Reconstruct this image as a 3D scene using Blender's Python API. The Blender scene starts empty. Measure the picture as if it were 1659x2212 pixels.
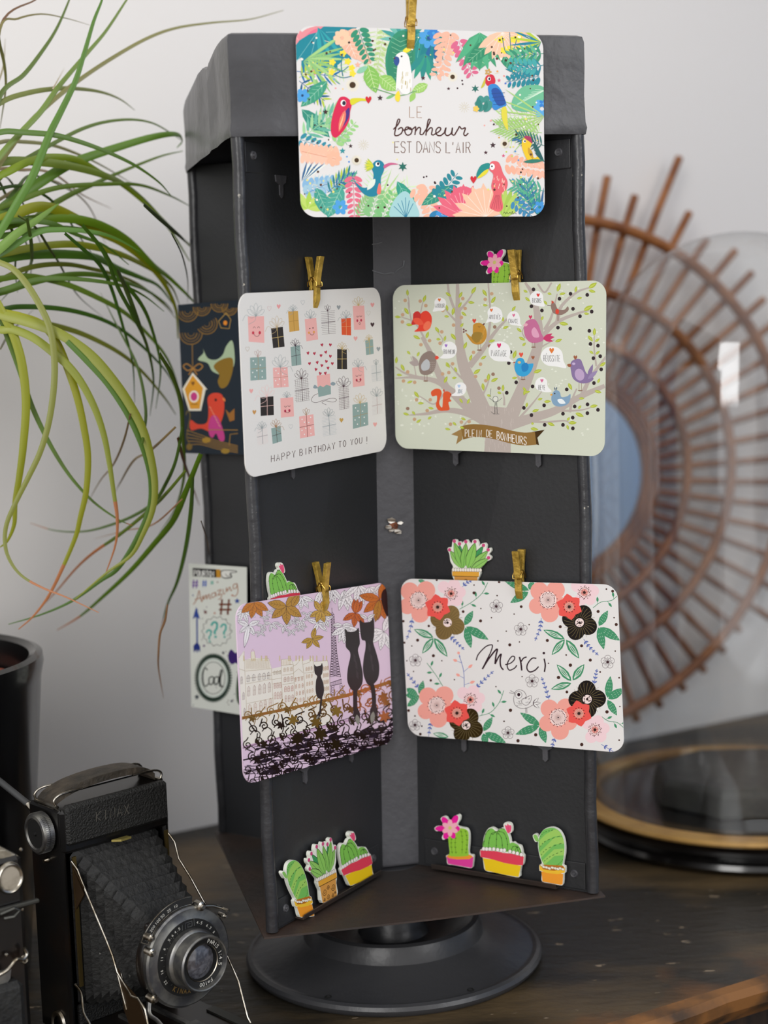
import bpy, bmesh, math, random
import numpy as np
from mathutils import Vector, Matrix
from mathutils.geometry import tessellate_polygon
random.seed(7)
SC = bpy.context.scene
COL = SC.collection
PI = math.pi
# ---------------------------------------------------------------- camera
PITCH, ROLL, FPX = .11652730, -.03474904, 3508.1
FW = np.array([0, math.cos(PITCH), -math.sin(PITCH)])
_R = np.array([1., 0, 0]); _U = np.cross(_R, FW)
RT = math.cos(ROLL)*_R + math.sin(ROLL)*_U
UP = -math.sin(ROLL)*_R + math.cos(ROLL)*_U
cd = bpy.data.cameras.new('camera'); cam = bpy.data.objects.new('camera', cd); COL.objects.link(cam)
cd.sensor_fit = 'VERTICAL'; cd.sensor_height = 36; cd.sensor_width = 27; cd.lens = FPX/2212*36
cd.clip_start = .02; cd.clip_end = 50
cam.matrix_world = Matrix(((RT[0], UP[0], -FW[0], 0), (RT[1], UP[1], -FW[1], 0), (RT[2], UP[2], -FW[2], 0), (0, 0, 0, 1)))
cd.dof.use_dof = True; cd.dof.focus_distance = .892; cd.dof.aperture_fstop = 5.6
SC.camera = cam
# ---------------------------------------------------------------- light
SC.view_settings.view_transform = 'Standard'; SC.view_settings.look = 'None'
SC.view_settings.exposure = -.06; SC.view_settings.gamma = 1
wd = bpy.data.worlds.new('World'); SC.world = wd; wd.use_nodes = True
wd.node_tree.nodes['Background'].inputs[0].default_value = (1, .985, .975, 1)
wd.node_tree.nodes['Background'].inputs[1].default_value = .95
def area(name, loc, target, sx, sy, power, col=(1, 1, 1)):
    l = bpy.data.lights.new(name, 'AREA'); l.shape = 'RECTANGLE'; l.size = sx; l.size_y = sy; l.energy = power; l.color = col
    o = bpy.data.objects.new(name, l); COL.objects.link(o); o.location = loc
    o.rotation_euler = (Vector(target)-Vector(loc)).to_track_quat('-Z', 'Y').to_euler(); return o
area('window_light', (-.8, -1.5, .75), (.1, 1.05, -.1), .8, 1.9, 32, (1, .985, .96))
area('window_light_right', (2.2, -.9, 1.1), (0, 1.0, -.1), 1.4, 1.6, 30, (.98, .985, 1))
# ---------------------------------------------------------------- helpers
def ray(x, y): return RT*((x-829.5)/FPX)-UP*((y-1106)/FPX)+FW
def V(x, y, D): d = ray(x, y); return d*(D/d[1])            # point seen at x,y that lies D in front of the lens
def onz(x, y, z): d = ray(x, y); return d*(z/d[2])
class Plane:
    def __init__(s, o, n): s.o = np.array(o, float); s.n = np.array(n, float)/np.linalg.norm(n)
    def hit(s, x, y, off=0.): d = ray(x, y); o = s.o+s.n*off; return d*((o@s.n)/(d@s.n))
TZ = -.39                                                    # table top
YAW = .2363; SD = .193
A3 = np.array([math.cos(YAW), math.sin(YAW), 0]); B3 = np.array([-math.sin(YAW), math.cos(YAW), 0]); Z3 = np.array([0, 0, 1.])
CEN = np.array([-.0003, .9664, 0])
ZT, ZC, ZB = .1493, .0974, -.3284
def rk(i, j, z): return CEN+A3*i+B3*j+Z3*z                   # rack frame -> world

def lin(c):
    if isinstance(c, str): c = tuple(int(c[i:i+2], 16)/255 for i in (0, 2, 4))
    return tuple((v/12.92 if v <= .04045 else ((v+.055)/1.055)**2.4) for v in c)
MATS = {}
def mat(name, col, rough=.5, metal=0., col2=None, nscale=20., nlo=.4, nhi=.6, bump=0., bscale=200., coat=0., trans=0., ior=1.45, stretch=None, chips=None, chscale=120., chth=.7, spec=.5):
    if name in MATS: return MATS[name]
    m = bpy.data.materials.new(name); m.use_nodes = True; nt = m.node_tree; b = nt.nodes['Principled BSDF']
    c = lin(col)+(1,)
    b.inputs['Base Color'].default_value = c; b.inputs['Roughness'].default_value = rough; b.inputs['Metallic'].default_value = metal
    b.inputs['Coat Weight'].default_value = coat; b.inputs['Coat Roughness'].default_value = .1
    b.inputs['Transmission Weight'].default_value = trans; b.inputs['IOR'].default_value = ior; b.inputs['Specular IOR Level'].default_value = spec
    tc = nt.nodes.new('ShaderNodeTexCoord'); mp = nt.nodes.new('ShaderNodeMapping'); nt.links.new(tc.outputs['Object'], mp.inputs[0])
    if stretch: mp.inputs['Scale'].default_value = stretch[0]; mp.inputs['Rotation'].default_value = stretch[1]
    out = None
    def ramp(scale, lo, hi, c1, c2, detail=6):
        n = nt.nodes.new('ShaderNodeTexNoise'); n.inputs['Scale'].default_value = scale; n.inputs['Detail'].default_value = detail
        nt.links.new(mp.outputs[0], n.inputs[0])
        r = nt.nodes.new('ShaderNodeMapRange'); r.inputs[1].default_value = lo; r.inputs[2].default_value = hi; nt.links.new(n.outputs[0], r.inputs[0])
        x = nt.nodes.new('ShaderNodeMix'); x.data_type = 'RGBA'; nt.links.new(r.outputs[0], x.inputs[0])
        if hasattr(c1, 'is_linked'): nt.links.new(c1, x.inputs[6])
        else: x.inputs[6].default_value = c1
        x.inputs[7].default_value = c2
        return x.outputs[2]
    if col2 is not None: out = ramp(nscale, nlo, nhi, c, lin(col2)+(1,))
    if chips is not None: out = ramp(chscale, chth, chth+.03, out if out is not None else c, lin(chips)+(1,), 3)
    if out is not None: nt.links.new(out, b.inputs['Base Color'])
    if bump:
        n = nt.nodes.new('ShaderNodeTexNoise'); n.inputs['Scale'].default_value = bscale; n.inputs['Detail'].default_value = 4
        nt.links.new(mp.outputs[0], n.inputs[0]); bp = nt.nodes.new('ShaderNodeBump'); bp.inputs['Strength'].default_value = bump; bp.inputs['Distance'].default_value = .002
        nt.links.new(n.outputs[0], bp.inputs['Height']); nt.links.new(bp.outputs[0], b.inputs['Normal'])
    MATS[name] = m; return m
def print_mat():                                             # printed colours from a face colour layer; alpha marks metallic foil
    if 'print' in MATS: return MATS['print']
    m = bpy.data.materials.new('printed_card'); m.use_nodes = True; nt = m.node_tree; b = nt.nodes['Principled BSDF']
    a = nt.nodes.new('ShaderNodeAttribute'); a.attribute_name = 'ink'
    nt.links.new(a.outputs['Color'], b.inputs['Base Color'])
    r = nt.nodes.new('ShaderNodeMapRange'); r.inputs[3].default_value = .38; r.inputs[4].default_value = .3; nt.links.new(a.outputs['Alpha'], r.inputs[0])
    nt.links.new(r.outputs[0], b.inputs['Roughness']); nt.links.new(a.outputs['Alpha'], b.inputs['Metallic'])
    b.inputs['Specular IOR Level'].default_value = .3
    MATS['print'] = m; return m

def tag(o, label=None, cat=None, group=None, kind=None):
    if label: o['label'] = label
    if cat: o['category'] = cat
    if group: o['group'] = group
    if kind: o['kind'] = kind
    return o
def thing(name, loc, label, cat, group=None, rz=0):
    o = bpy.data.objects.new(name, None); COL.objects.link(o); o.location = [float(v) for v in loc]; o.rotation_euler = (0, 0, rz); o.empty_display_size = .02
    return tag(o, label, cat, group)
def copy_tree(o, parent=None):
    c = o.copy(); COL.objects.link(c); c.parent = parent
    for ch in list(o.children):
        copy_tree(ch, c)
    return c

class MB:
    def __init__(s): s.v = []; s.f = []; s.m = []; s.c = []
    def add(s, vs, fs, mi=0, col=None):
        k = len(s.v); s.v += [tuple(float(a) for a in v) for v in vs]
        for f in fs: s.f.append([k+i for i in f]); s.m.append(mi); s.c.append(col)
        return s
    def box(s, c, d, X=(1, 0, 0), Y=(0, 1, 0), Z=(0, 0, 1), mi=0, bev=0):
        c = np.array(c, float); X, Y, Z = (np.array(a, float) for a in (X, Y, Z)); h = [a/2 for a in d]
        if bev:
            # chamfered box: 3 shrunken face pairs
            vs = []; 
            for sx in (-1, 1):
                for sy in (-1, 1):
                    for sz in (-1, 1):
                        vs += [c+X*sx*h[0]+Y*sy*(h[1]-bev)+Z*sz*(h[2]-bev), c+X*sx*(h[0]-bev)+Y*sy*h[1]+Z*sz*(h[2]-bev), c+X*sx*(h[0]-bev)+Y*sy*(h[1]-bev)+Z*sz*h[2]]
            def I(sx, sy, sz, k): return ((sx > 0)*4+(sy > 0)*2+(sz > 0))*3+k
            fs = []
            for q in (-1, 1):
                fs.append([I(q, -1, -1, 0), I(q, 1, -1, 0), I(q, 1, 1, 0), I(q, -1, 1, 0)])
                fs.append([I(-1, q, -1, 1), I(1, q, -1, 1), I(1, q, 1, 1), I(-1, q, 1, 1)])
                fs.append([I(-1, -1, q, 2), I(1, -1, q, 2), I(1, 1, q, 2), I(-1, 1, q, 2)])
                for r in (-1, 1):
                    fs.append([I(q, r, -1, 0), I(q, r, -1, 1), I(q, r, 1, 1), I(q, r, 1, 0)])
                    fs.append([I(q, -1, r, 0), I(q, -1, r, 2), I(q, 1, r, 2), I(q, 1, r, 0)])
                    fs.append([I(-1, q, r, 1), I(-1, q, r, 2), I(1, q, r, 2), I(1, q, r, 1)])
            for sx in (-1, 1):
                for sy in (-1, 1):
                    for sz in (-1, 1): fs.append([I(sx, sy, sz, k) for k in range(3)])
            return s.add(vs, fs, mi)
        vs = [c+X*h[0]*a+Y*h[1]*b+Z*h[2]*e for a in (-1, 1) for b in (-1, 1) for e in (-1, 1)]
        return s.add(vs, [(0, 1, 3, 2), (4, 6, 7, 5), (0, 4, 5, 1), (2, 3, 7, 6), (0, 2, 6, 4), (1, 5, 7, 3)], mi)
    def hexa(s, b, t, mi=0):                                 # bottom quad, top quad
        return s.add(list(b)+list(t), [(0, 1, 2, 3), (7, 6, 5, 4), (0, 4, 5, 1), (1, 5, 6, 2), (2, 6, 7, 3), (3, 7, 4, 0)], mi)
    def tube(s, pts, r, n=8, mi=0, cap=True, flat=None):
        pts = [np.array(p, float) for p in pts]; L = len(pts)
        R = r if hasattr(r, '__len__') else [r]*L
        up = None; rings = []
        for i, p in enumerate(pts):
            t = pts[min(i+1, L-1)]-pts[max(i-1, 0)]; t = t/(np.linalg.norm(t)+1e-12)
            if up is None:
                up = np.cross(t, (0, 0, 1.)); 
                if np.linalg.norm(up) < .1: up = np.cross(t, (1., 0, 0))
            up = up-t*(up@t); up /= np.linalg.norm(up)+1e-12; w = np.cross(t, up)
            rings.append([p+R[i]*(up*math.cos(2*PI*k/n)+w*math.sin(2*PI*k/n)*(flat or 1)) for k in range(n)])
        vs = [v for rg in rings for v in rg]
        fs = [(i*n+k, i*n+(k+1) % n, (i+1)*n+(k+1) % n, (i+1)*n+k) for i in range(L-1) for k in range(n)]
        if cap: fs += [list(range(n))[::-1], [(L-1)*n+k for k in range(n)]]
        return s.add(vs, fs, mi)
    def lathe(s, prof, c, n=48, X=(1, 0, 0), Y=(0, 1, 0), Z=(0, 0, 1), mi=0, a0=0, a1=2*PI, sx=1.):
        c = np.array(c, float); X, Y, Z = (np.array(a, float) for a in (X, Y, Z)); full = abs(a1-a0-2*PI) < 1e-6
        m = n if full else n+1; vs = []
        for r, z in prof:
            for k in range(m):
                t = a0+(a1-a0)*k/n; vs.append(c+X*(r*math.cos(t)*sx)+Y*(r*math.sin(t))+Z*z)
        fs = []
        for i in range(len(prof)-1):
            for k in range(n):
                k2 = (k+1) % m; fs.append((i*m+k, i*m+k2, (i+1)*m+k2, (i+1)*m+k))
        return s.add(vs, fs, mi)
    def prism(s, poly, d, mi=0):                             # poly of 3d points swept by vector d
        poly = [np.array(p, float) for p in poly]; d = np.array(d, float); n = len(poly)
        tr = tessellate_polygon([[Vector(p) for p in poly]])
        vs = poly+[p+d for p in poly]
        fs = [tuple(t) for t in tr]+[tuple(n+i for i in t) for t in tr]+[(i, (i+1) % n, n+(i+1) % n, n+i) for i in range(n)]
        return s.add(vs, fs, mi)
    def build(s, name, mats, parent=None, smooth=None, origin=None, bevel=0, local=False, weld=True):
        me = bpy.data.meshes.new(name)
        mats = mats if isinstance(mats, (list, tuple)) else [mats]
        vs = np.array(s.v)
        if parent is not None: o0 = np.zeros(3) if local else np.array(parent_world(parent))
        elif local: o0 = np.zeros(3)
        else: o0 = np.array(origin, float) if origin is not None else np.array([vs[:, 0].mean(), vs[:, 1].mean(), vs[:, 2].min()])
        me.from_pydata([tuple(v) for v in (vs-o0)], [], s.f)
        for m in mats: me.materials.append(m)
        me.polygons.foreach_set('material_index', s.m)
        if any(c is not None for c in s.c):
            at = me.attributes.new('ink', 'FLOAT_COLOR', 'CORNER')
            buf = []
            for p in me.polygons:
                c = s.c[p.index] or (1, 1, 1, 0); buf += list(c)*p.loop_total
            at.data.foreach_set('color', buf)
        else:
            bm = bmesh.new(); bm.from_mesh(me)
            if weld: bmesh.ops.remove_doubles(bm, verts=bm.verts, dist=1e-6)
            bmesh.ops.recalc_face_normals(bm, faces=bm.faces); bm.to_mesh(me); bm.free()
        o = bpy.data.objects.new(name, me); COL.objects.link(o)
        if parent is not None: o.parent = parent
        elif not local: o.location = tuple(o0)
        if smooth is not None:
            for p in me.polygons: p.use_smooth = True
            try: me.set_sharp_from_angle(angle=math.radians(smooth))
            except Exception: pass
        if bevel:
            b = o.modifiers.new('bevel', 'BEVEL'); b.width = bevel; b.segments = 2; b.limit_method = 'ANGLE'
        return o
def parent_world(p):
    v = np.array(p.location)
    while p.parent is not None: p = p.parent; v = v+np.array(p.location)
    return v

# ---------------------------------------------------------------- printed artwork on a real plane
def crv(pts, k=5, closed=False):
    P = [np.array(p, float) for p in pts]; n = len(P); out = []
    if n < 3: return P
    rng = range(n if closed else n-1)
    for i in rng:
        p1, p2 = P[i], P[(i+1) % n]
        p0 = P[(i-1) % n] if closed or i > 0 else 2*p1-p2
        p3 = P[(i+2) % n] if closed or i+2 < n else 2*p2-p1
        for j in range(k):
            t = j/k; out.append(.5*((2*p1)+(-p0+p2)*t+(2*p0-5*p1+4*p2-p3)*t*t+(-p0+3*p1-3*p2+p3)*t**3))
    if not closed: out.append(P[-1])
    return out
def clip_convex(poly, cl):
    a = sum(cl[i-1][0]*cl[i][1]-cl[i][0]*cl[i-1][1] for i in range(len(cl))); sg = 1 if a > 0 else -1
    inside_all = True
    out = list(poly)
    for i in range(len(cl)):
        p, q = cl[i-1], cl[i]; ex, ey = q[0]-p[0], q[1]-p[1]
        d = [sg*(ex*(v[1]-p[1])-ey*(v[0]-p[0])) for v in out]
        if all(x >= 0 for x in d): continue
        new = []
        for j in range(len(out)):
            a_, b_ = out[j-1], out[j]; da, db = d[j-1], d[j]
            if (da >= 0) != (db >= 0):
                t = da/(da-db); new.append((a_[0]+(b_[0]-a_[0])*t, a_[1]+(b_[1]-a_[1])*t))
            if db >= 0: new.append(b_)
        out = new
        if len(out) < 3: return []
    return out
FONT = dict(A='0,6 2,0 4,6;1,4 3,4', B='0,0 0,6 2.6,6 4,4.6 2.8,3 0,3;0,0 2.4,0 3.5,1.5 2.6,3', C='4,1 3,0 1,0 0,2 0,4 1,6 3,6 4,5', D='0,0 0,6 2,6 4,4 4,2 2,0 0,0',
 E='4,0 0,0 0,6 4,6;0,3 3,3', F='4,0 0,0 0,6;0,3 3,3', G='4,1 3,0 1,0 0,2 0,4 1,6 3,6 4,5 4,3 2.5,3', H='0,0 0,6;4,0 4,6;0,3 4,3', I='2,0 2,6', J='4,0 4,5 3,6 1,6 0,5', K='0,0 0,6;4,0 0,3 4,6', L='0,0 0,6 4,6', M='0,6 0,0 2,3 4,0 4,6',
 N='0,6 0,0 4,6 4,0', O='1.5,0 .3,1.5 0,3 .3,4.5 1.5,6 2.5,6 3.7,4.5 4,3 3.7,1.5 2.5,0 1.5,0', P='0,6 0,0 2.6,0 4,1.5 2.6,3 0,3', R='0,6 0,0 2.6,0 4,1.5 2.6,3 0,3;2,3 4,6', S='4,1 3,0 1,0 0,1.5 1,2.8 3,3.2 4,4.5 3,6 1,6 0,5',
 T='0,0 4,0;2,0 2,6', U='0,0 0,4.6 1,6 3,6 4,4.6 4,0', V='0,0 2,6 4,0', X='0,0 4,6;4,0 0,6', Y='0,0 2,3 4,0;2,3 2,6')
FONT.update({'!': '2,0 2,4.2;2,5.4 2,6', "'": '2,0 1.7,1.6', '0': FONT['O'], '1': '1,1 2,0 2,6', '2': '0,1 1,0 3,0 4,1.5 0,6 4,6', '3': '0,0 4,0 2,2.4 4,4 3,6 1,6 0,5', '4': '3,6 3,0 0,4 4,4', '5': '4,0 0,0 0,2.5 3,2.5 4,4.2 3,6 0,6', '6': '3,0 0,3 0,5 1,6 3,6 4,5 3,3 0,4',
 '8': '2,0 .5,1 .6,2.4 3.4,3.6 4,5 2,6 0,5 .6,3.6 3.4,2.4 3.5,1 2,0', '=': '0,2 4,2;0,4 4,4', ':': '2,1 2,1.8;2,4.4 2,5.2', '.': '2,5.4 2,6', '#': '1,0 .6,6;3.2,0 2.8,6;0,2 4,2;0,4 4,4', '?': '0,1.4 1,0 3,0 4,1.5 2,3.2 2,4.4;2,5.5 2,6'})
class Art:
    """Flat shapes given where the photograph shows them (zoom pixels), laid as thin ink on a plane in the room."""
    def __init__(s, plane, ox, oy, sc, base_off=1e-5, step=2.2e-6):
        s.p = plane; s.ox, s.oy, s.sc = ox, oy, sc; s.off = base_off; s.step = step; s.mb = MB(); s.clip = None; s.M = None; s.base = base_off; s.bb = np.zeros((4096, 4)); s.ly = np.zeros(4096, int); s.n = 0
    def layer(s, P):                                         # one step above whatever ink it overlaps
        x0, y0 = min(p[0] for p in P), min(p[1] for p in P); x1, y1 = max(p[0] for p in P), max(p[1] for p in P); b = s.bb[:s.n]
        hit = (b[:, 0] < x1) & (b[:, 2] > x0) & (b[:, 1] < y1) & (b[:, 3] > y0); l = int(s.ly[:s.n][hit].max())+1 if hit.any() else 0
        s.bb[s.n] = (x0, y0, x1, y1); s.ly[s.n] = l; s.n += 1; s.off = s.base+s.step*l
    def full(s, x, y):
        if s.M is not None: x, y = s.M @ np.array([x, y, 1.]); return x, y
        return s.ox+x/s.sc, s.oy+y/s.sc
    def poly(s, pts, col, foil=0, same=False):
        P = [s.full(*p[:2]) for p in pts]
        if s.clip: P = clip_convex(P, s.clip)
        if len(P) < 3: return
        if not same: s.layer(P)
        W = [s.p.hit(x, y, s.off) for x, y in P]
        c = lin(col)+(float(foil),)
        if len(P) == 3: s.mb.add(W, [(0, 1, 2)], 0, c); return
        tr = tessellate_polygon([[Vector((x, y, 0)) for x, y in P]])
        s.mb.add(W, [tuple(t) for t in tr], 0, c)
    def blob(s, pts, col, foil=0, k=4): s.poly(crv(pts, k, True), col, foil)
    def ell(s, x, y, rx, ry=None, col='000000', rot=0, n=14, foil=0):
        ry = ry or rx; c, q = math.cos(rot), math.sin(rot)
        s.poly([(x+rx*math.cos(t)*c-ry*math.sin(t)*q, y+rx*math.cos(t)*q+ry*math.sin(t)*c) for t in (2*PI*i/n for i in range(n))], col, foil)
    def line(s, pts, w, col, foil=0, smooth=True, taper=False, k=4):
        P = [np.array(p, float) for p in (crv(pts, k) if smooth and len(pts) > 2 else pts)]; n = len(P); L = []; Rr = []
        for i in range(n):
            t = P[min(i+1, n-1)]-P[max(i-1, 0)]; t = t/(np.linalg.norm(t)+1e-9); nn = np.array([-t[1], t[0]])
            ww = w/2*(1-(i/(n-1))*.85 if taper else 1); L.append(P[i]+nn*ww); Rr.append(P[i]-nn*ww)
        s.layer([s.full(*p) for p in L+Rr])
        for i in range(n-1): s.poly([L[i], L[i+1], Rr[i+1], Rr[i]], col, foil, same=True)
    def leaf(s, x0, y0, x1, y1, w, col, vein=None, foil=0, vw=2):
        d = np.array([x1-x0, y1-y0], float); nn = np.array([-d[1], d[0]])/(np.linalg.norm(d)+1e-9)*w/2; p = np.array([x0, y0], float)
        prof = [(0, 0), (.15, .6), (.4, 1), (.65, .85), (.85, .45), (1, 0)]
        s.poly([p+d*t+nn*a for t, a in prof]+[p+d*t-nn*a for t, a in prof[-2:0:-1]], col, foil)
        if vein: s.line([p, p+d*.9], vw, vein, smooth=False)
    def sprig(s, pts, n, ll, lw, col, stemw=3, ang=55, leafcol=None, foil=0, tip=True):
        P = crv(pts, 6); s.line(pts, stemw, col); m = len(P)
        for i in range(n):
            f = (i+.7)/n*(m-1); j = min(int(f), m-2); b = P[j]+(P[j+1]-P[j])*(f-j); t = P[j+1]-P[j]; a0 = math.atan2(t[1], t[0]); q = 1-.45*(i/n)
            for sg in (-1, 1):
                a = a0+sg*math.radians(ang); s.leaf(b[0], b[1], b[0]+ll*q*math.cos(a), b[1]+ll*q*math.sin(a), lw*q, leafcol or col, foil=foil)
        if tip:
            t = P[-1]-P[-3]; t = t/np.linalg.norm(t); s.leaf(P[-1][0], P[-1][1], *(P[-1]+t*ll*.6), lw*.6, leafcol or col)
    def flower(s, x, y, r, n, col, pr=None, rot=0, foil=0, pw=None):
        pr = pr or r*.5
        for i in range(n):
            a = rot+2*PI*i/n; s.ell(x+math.cos(a)*(r-pr), y+math.sin(a)*(r-pr), pr, pw or pr*.8, col, a, 12, foil)
    def star(s, x, y, r, col, n=5, inner=.45, rot=-PI/2, foil=0):
        s.poly([(x+math.cos(rot+PI*i/n)*(r if i % 2 == 0 else r*inner), y+math.sin(rot+PI*i/n)*(r if i % 2 == 0 else r*inner)) for i in range(2*n)], col, foil)
    def heart(s, x, y, r, col, outline=0, rot=0):
        H = [(0, .95), (-.55, .35), (-.95, -.2), (-.85, -.75), (-.4, -.9), (0, -.45), (.4, -.9), (.85, -.75), (.95, -.2), (.55, .35)]
        c, q = math.cos(rot), math.sin(rot); P = [(x+r*(a*c-b*q)*.8, y+r*(a*q+b*c)) for a, b in H]
        if outline: s.line(P+[P[0]], outline, col, smooth=False)
        else: s.poly(P, col)
    def text(s, txt, x, y, h, w, col, adv=None, dx=1., dy=0., lw=None, foil=0, up=(0, 1)):
        # x,y = top left of first letter, (dx,dy) = baseline direction, up = downward direction of the letters
        lw = lw or h*.1; adv = adv or w*1.4; l = math.hypot(dx, dy); dx, dy = dx/l, dy/l
        for ch in txt:
            acc = {'É': 'E', 'Ê': 'E'}.get(ch)
            for stq in FONT.get(acc or ch, '').split(';'):
                if not stq: continue
                pts = []
                for q in stq.split():
                    a, b = q.split(','); a = float(a)/4*w; b = float(b)/6*h; pts.append((x+a*dx+b*up[0], y+a*dy+b*up[1]))
                s.line(pts, lw, col, foil, smooth=False)
            if acc: s.line([(x+w*.3*dx-up[0]*h*.12, y-h*.12), (x+w*.7*dx-up[0]*h*.25, y-h*(.3 if ch == 'É' else .12))], lw, col, smooth=False)
            x += dx*adv; y += dy*adv
def homog(src, dst):
    M = []; r = []
    for (x, y), (u, v) in zip(src, dst):
        M += [[x, y, 1, 0, 0, 0, -u*x, -u*y], [0, 0, 0, x, y, 1, -v*x, -v*y]]; r += [u, v]
    h = np.linalg.solve(np.array(M, float), np.array(r, float)); return np.append(h, 1).reshape(3, 3)
def rounded(w, h, r, n=8):
    out = []
    for cx, cy, a in ((w-r, r, -90), (w-r, h-r, 0), (r, h-r, 90), (r, r, 180)):
        for i in range(n+1): t = math.radians(a+90*i/n); out.append((cx+r*math.cos(t), cy+r*math.sin(t)))
    return out
def card(name, plane, corners, zo, paper, label, rad=9, thick=.0006, size=(148, 105), group='greeting cards clipped to the front of the rack'):
    """corners: TL TR BR BL in zoom pixels; returns Art to draw on; call finish()."""
    ar = Art(plane, *zo); C = [ar.full(*c) for c in corners]; W, H = size
    Hm = homog([(0, 0), (W, 0), (W, H), (0, H)], C)
    out = []
    for x, y in rounded(W, H, rad): q = Hm@np.array([x, y, 1]); out.append((q[0]/q[2], q[1]/q[2]))
    ar.clip = out; ar.Hm = Hm
    front = [plane.hit(x, y, 0) for x, y in out]; n = len(front); back = [p-plane.n*thick for p in front]
    c = lin(paper)+(0.,)
    ar.mb.add(front+back, [tuple(range(n)), tuple(n+i for i in range(n))[::-1]]+[(i, n+i, n+(i+1) % n, (i+1) % n) for i in range(n)], 0, c)
    w3 = [plane.hit(*c) for c in C]
    ar.w3 = w3
    print(name, 'size', np.linalg.norm(w3[1]-w3[0]).round(4), np.linalg.norm(w3[2]-w3[1]).round(4), np.linalg.norm(w3[3]-w3[0]).round(4))
    def fin():
        o = ar.mb.build(name, print_mat(), origin=w3[0]); return tag(o, label, 'greeting card', group)
    ar.finish = fin
    return ar
# ---------------------------------------------------------------- room
WD = np.array([.8634, .5045, 0]); WN = np.array([.5045, -.8634, 0])      # wall direction and its normal into the room
W0 = np.array([-.1706, 1.232, 0])
FLOOR = -1.17
wallm = mat('wall_paint', 'eae6e3', .75, bump=.05, bscale=60, spec=.2)
mb = MB(); c0 = W0-WD*2.2; c1 = W0+WD*2.6
mb.hexa([c0+Z3*FLOOR, c1+Z3*FLOOR, c1-WN*.08+Z3*FLOOR, c0-WN*.08+Z3*FLOOR], [c0+Z3*1.4, c1+Z3*1.4, c1-WN*.08+Z3*1.4, c0-WN*.08+Z3*1.4])
tag(mb.build('wall_back', wallm), kind='structure')
mb = MB(); mb.box((0, 0, FLOOR-.03), (6, 6, .06)); tag(mb.build('floor', mat('floor_boards', '7a6650', .5, col2='5c4a38', nscale=6)), kind='structure')
# sideboard that carries everything
topm = mat('worn_table_top', '25211a', .42, col2='66543a', nscale=6, nlo=.46, nhi=.72, bump=.5, bscale=60, stretch=((1.1, 2.6, 1), (0, 0, -.53)), chips='8a7a66', chscale=75, chth=.70, spec=.4)
edgem = mat('bare_wood_edge', '7c5228', .6, col2='3c2a1a', nscale=35, nlo=.42, nhi=.62, bump=.3, bscale=90)
sidem = mat('dark_wood_front', '1c1512', .5, col2='33251a', nscale=30, chips='b08a4e', chscale=26, chth=.69, stretch=((4, 4, .35), (0, 0, 0)))
side = thing('wooden_sideboard', W0+WD*.3+WN*.3+Z3*FLOOR, 'worn dark wooden sideboard with bare orange-brown front edge, under the card rack', 'sideboard')
e0 = onz(1530, 2168, TZ); DEP = (e0-W0)@WN
def tb(u, d, z): return W0+WD*u+WN*d+Z3*z
def slab(u0, u1, d0, d1, z0, z1, m, name, parent, bevel=0):
    mb = MB(); mb.hexa([tb(u0, d0, z0), tb(u1, d0, z0), tb(u1, d1, z0), tb(u0, d1, z0)], [tb(u0, d0, z1), tb(u1, d0, z1), tb(u1, d1, z1), tb(u0, d1, z1)])
    return mb.build(name, m, parent, bevel=bevel)
nt = topm.node_tree; bs = nt.nodes['Principled BSDF']; src = bs.inputs['Base Color'].links[0].from_socket      # paint worn off to bare wood along the front edge
tc_ = nt.nodes.new('ShaderNodeTexCoord'); dt = nt.nodes.new('ShaderNodeVectorMath'); dt.operation = 'DOT_PRODUCT'; dt.inputs[1].default_value = tuple(WN); nt.links.new(tc_.outputs['Object'], dt.inputs[0])
nz = nt.nodes.new('ShaderNodeTexNoise'); nz.inputs['Scale'].default_value = 22; nz.inputs['Detail'].default_value = 8; nt.links.new(tc_.outputs['Object'], nz.inputs[0])
ad = nt.nodes.new('ShaderNodeMath'); ad.operation = 'MULTIPLY_ADD'; ad.inputs[1].default_value = .16; nt.links.new(nz.outputs[0], ad.inputs[0]); nt.links.new(dt.outputs['Value'], ad.inputs[2])
mr = nt.nodes.new('ShaderNodeMapRange'); mr.inputs[1].default_value = DEP-.3+.045; mr.inputs[2].default_value = DEP-.3+.095; nt.links.new(ad.outputs[0], mr.inputs[0])
mx = nt.nodes.new('ShaderNodeMix'); mx.data_type = 'RGBA'; mx.inputs[7].default_value = lin('6c4826')+(1,); nt.links.new(mr.outputs[0], mx.inputs[0]); nt.links.new(src, mx.inputs[6]); nt.links.new(mx.outputs[2], bs.inputs['Base Color'])
slab(-1.0, 1.25, .001, DEP-.012, TZ-.022, TZ, topm, 'top_board', side)
mb = MB(); N = 90; U = np.linspace(-1.0, 1.25, N); rr = random.Random(3)
for k in range(N-1):
    pass
w = [DEP+.0015*math.sin(u*31)+.001*math.sin(u*77) for u in U]
vs = []; fs = []
for k, u in enumerate(U):
    j = w[k]; vs += [tb(u, DEP-.012, TZ), tb(u, j-.004, TZ-.0012), tb(u, j, TZ-.0045), tb(u, j-.0015, TZ-.012), tb(u, DEP-.012, TZ-.022)]
for k in range(N-1):
    for q in range(4): fs.append((k*5+q, k*5+q+1, k*5+q+6, k*5+q+5))
mb.add(vs, fs); mb.build('front_edge', edgem, side)
slab(-.97, 1.22, .004, DEP-.03, FLOOR+.06, TZ-.022, sidem, 'cabinet_body', side)
for u in (-.94, 1.16):
    for d in (.03, DEP-.09): slab(u, u+.04, d, d+.04, FLOOR, FLOOR+.06, sidem, 'leg', side)

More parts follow.
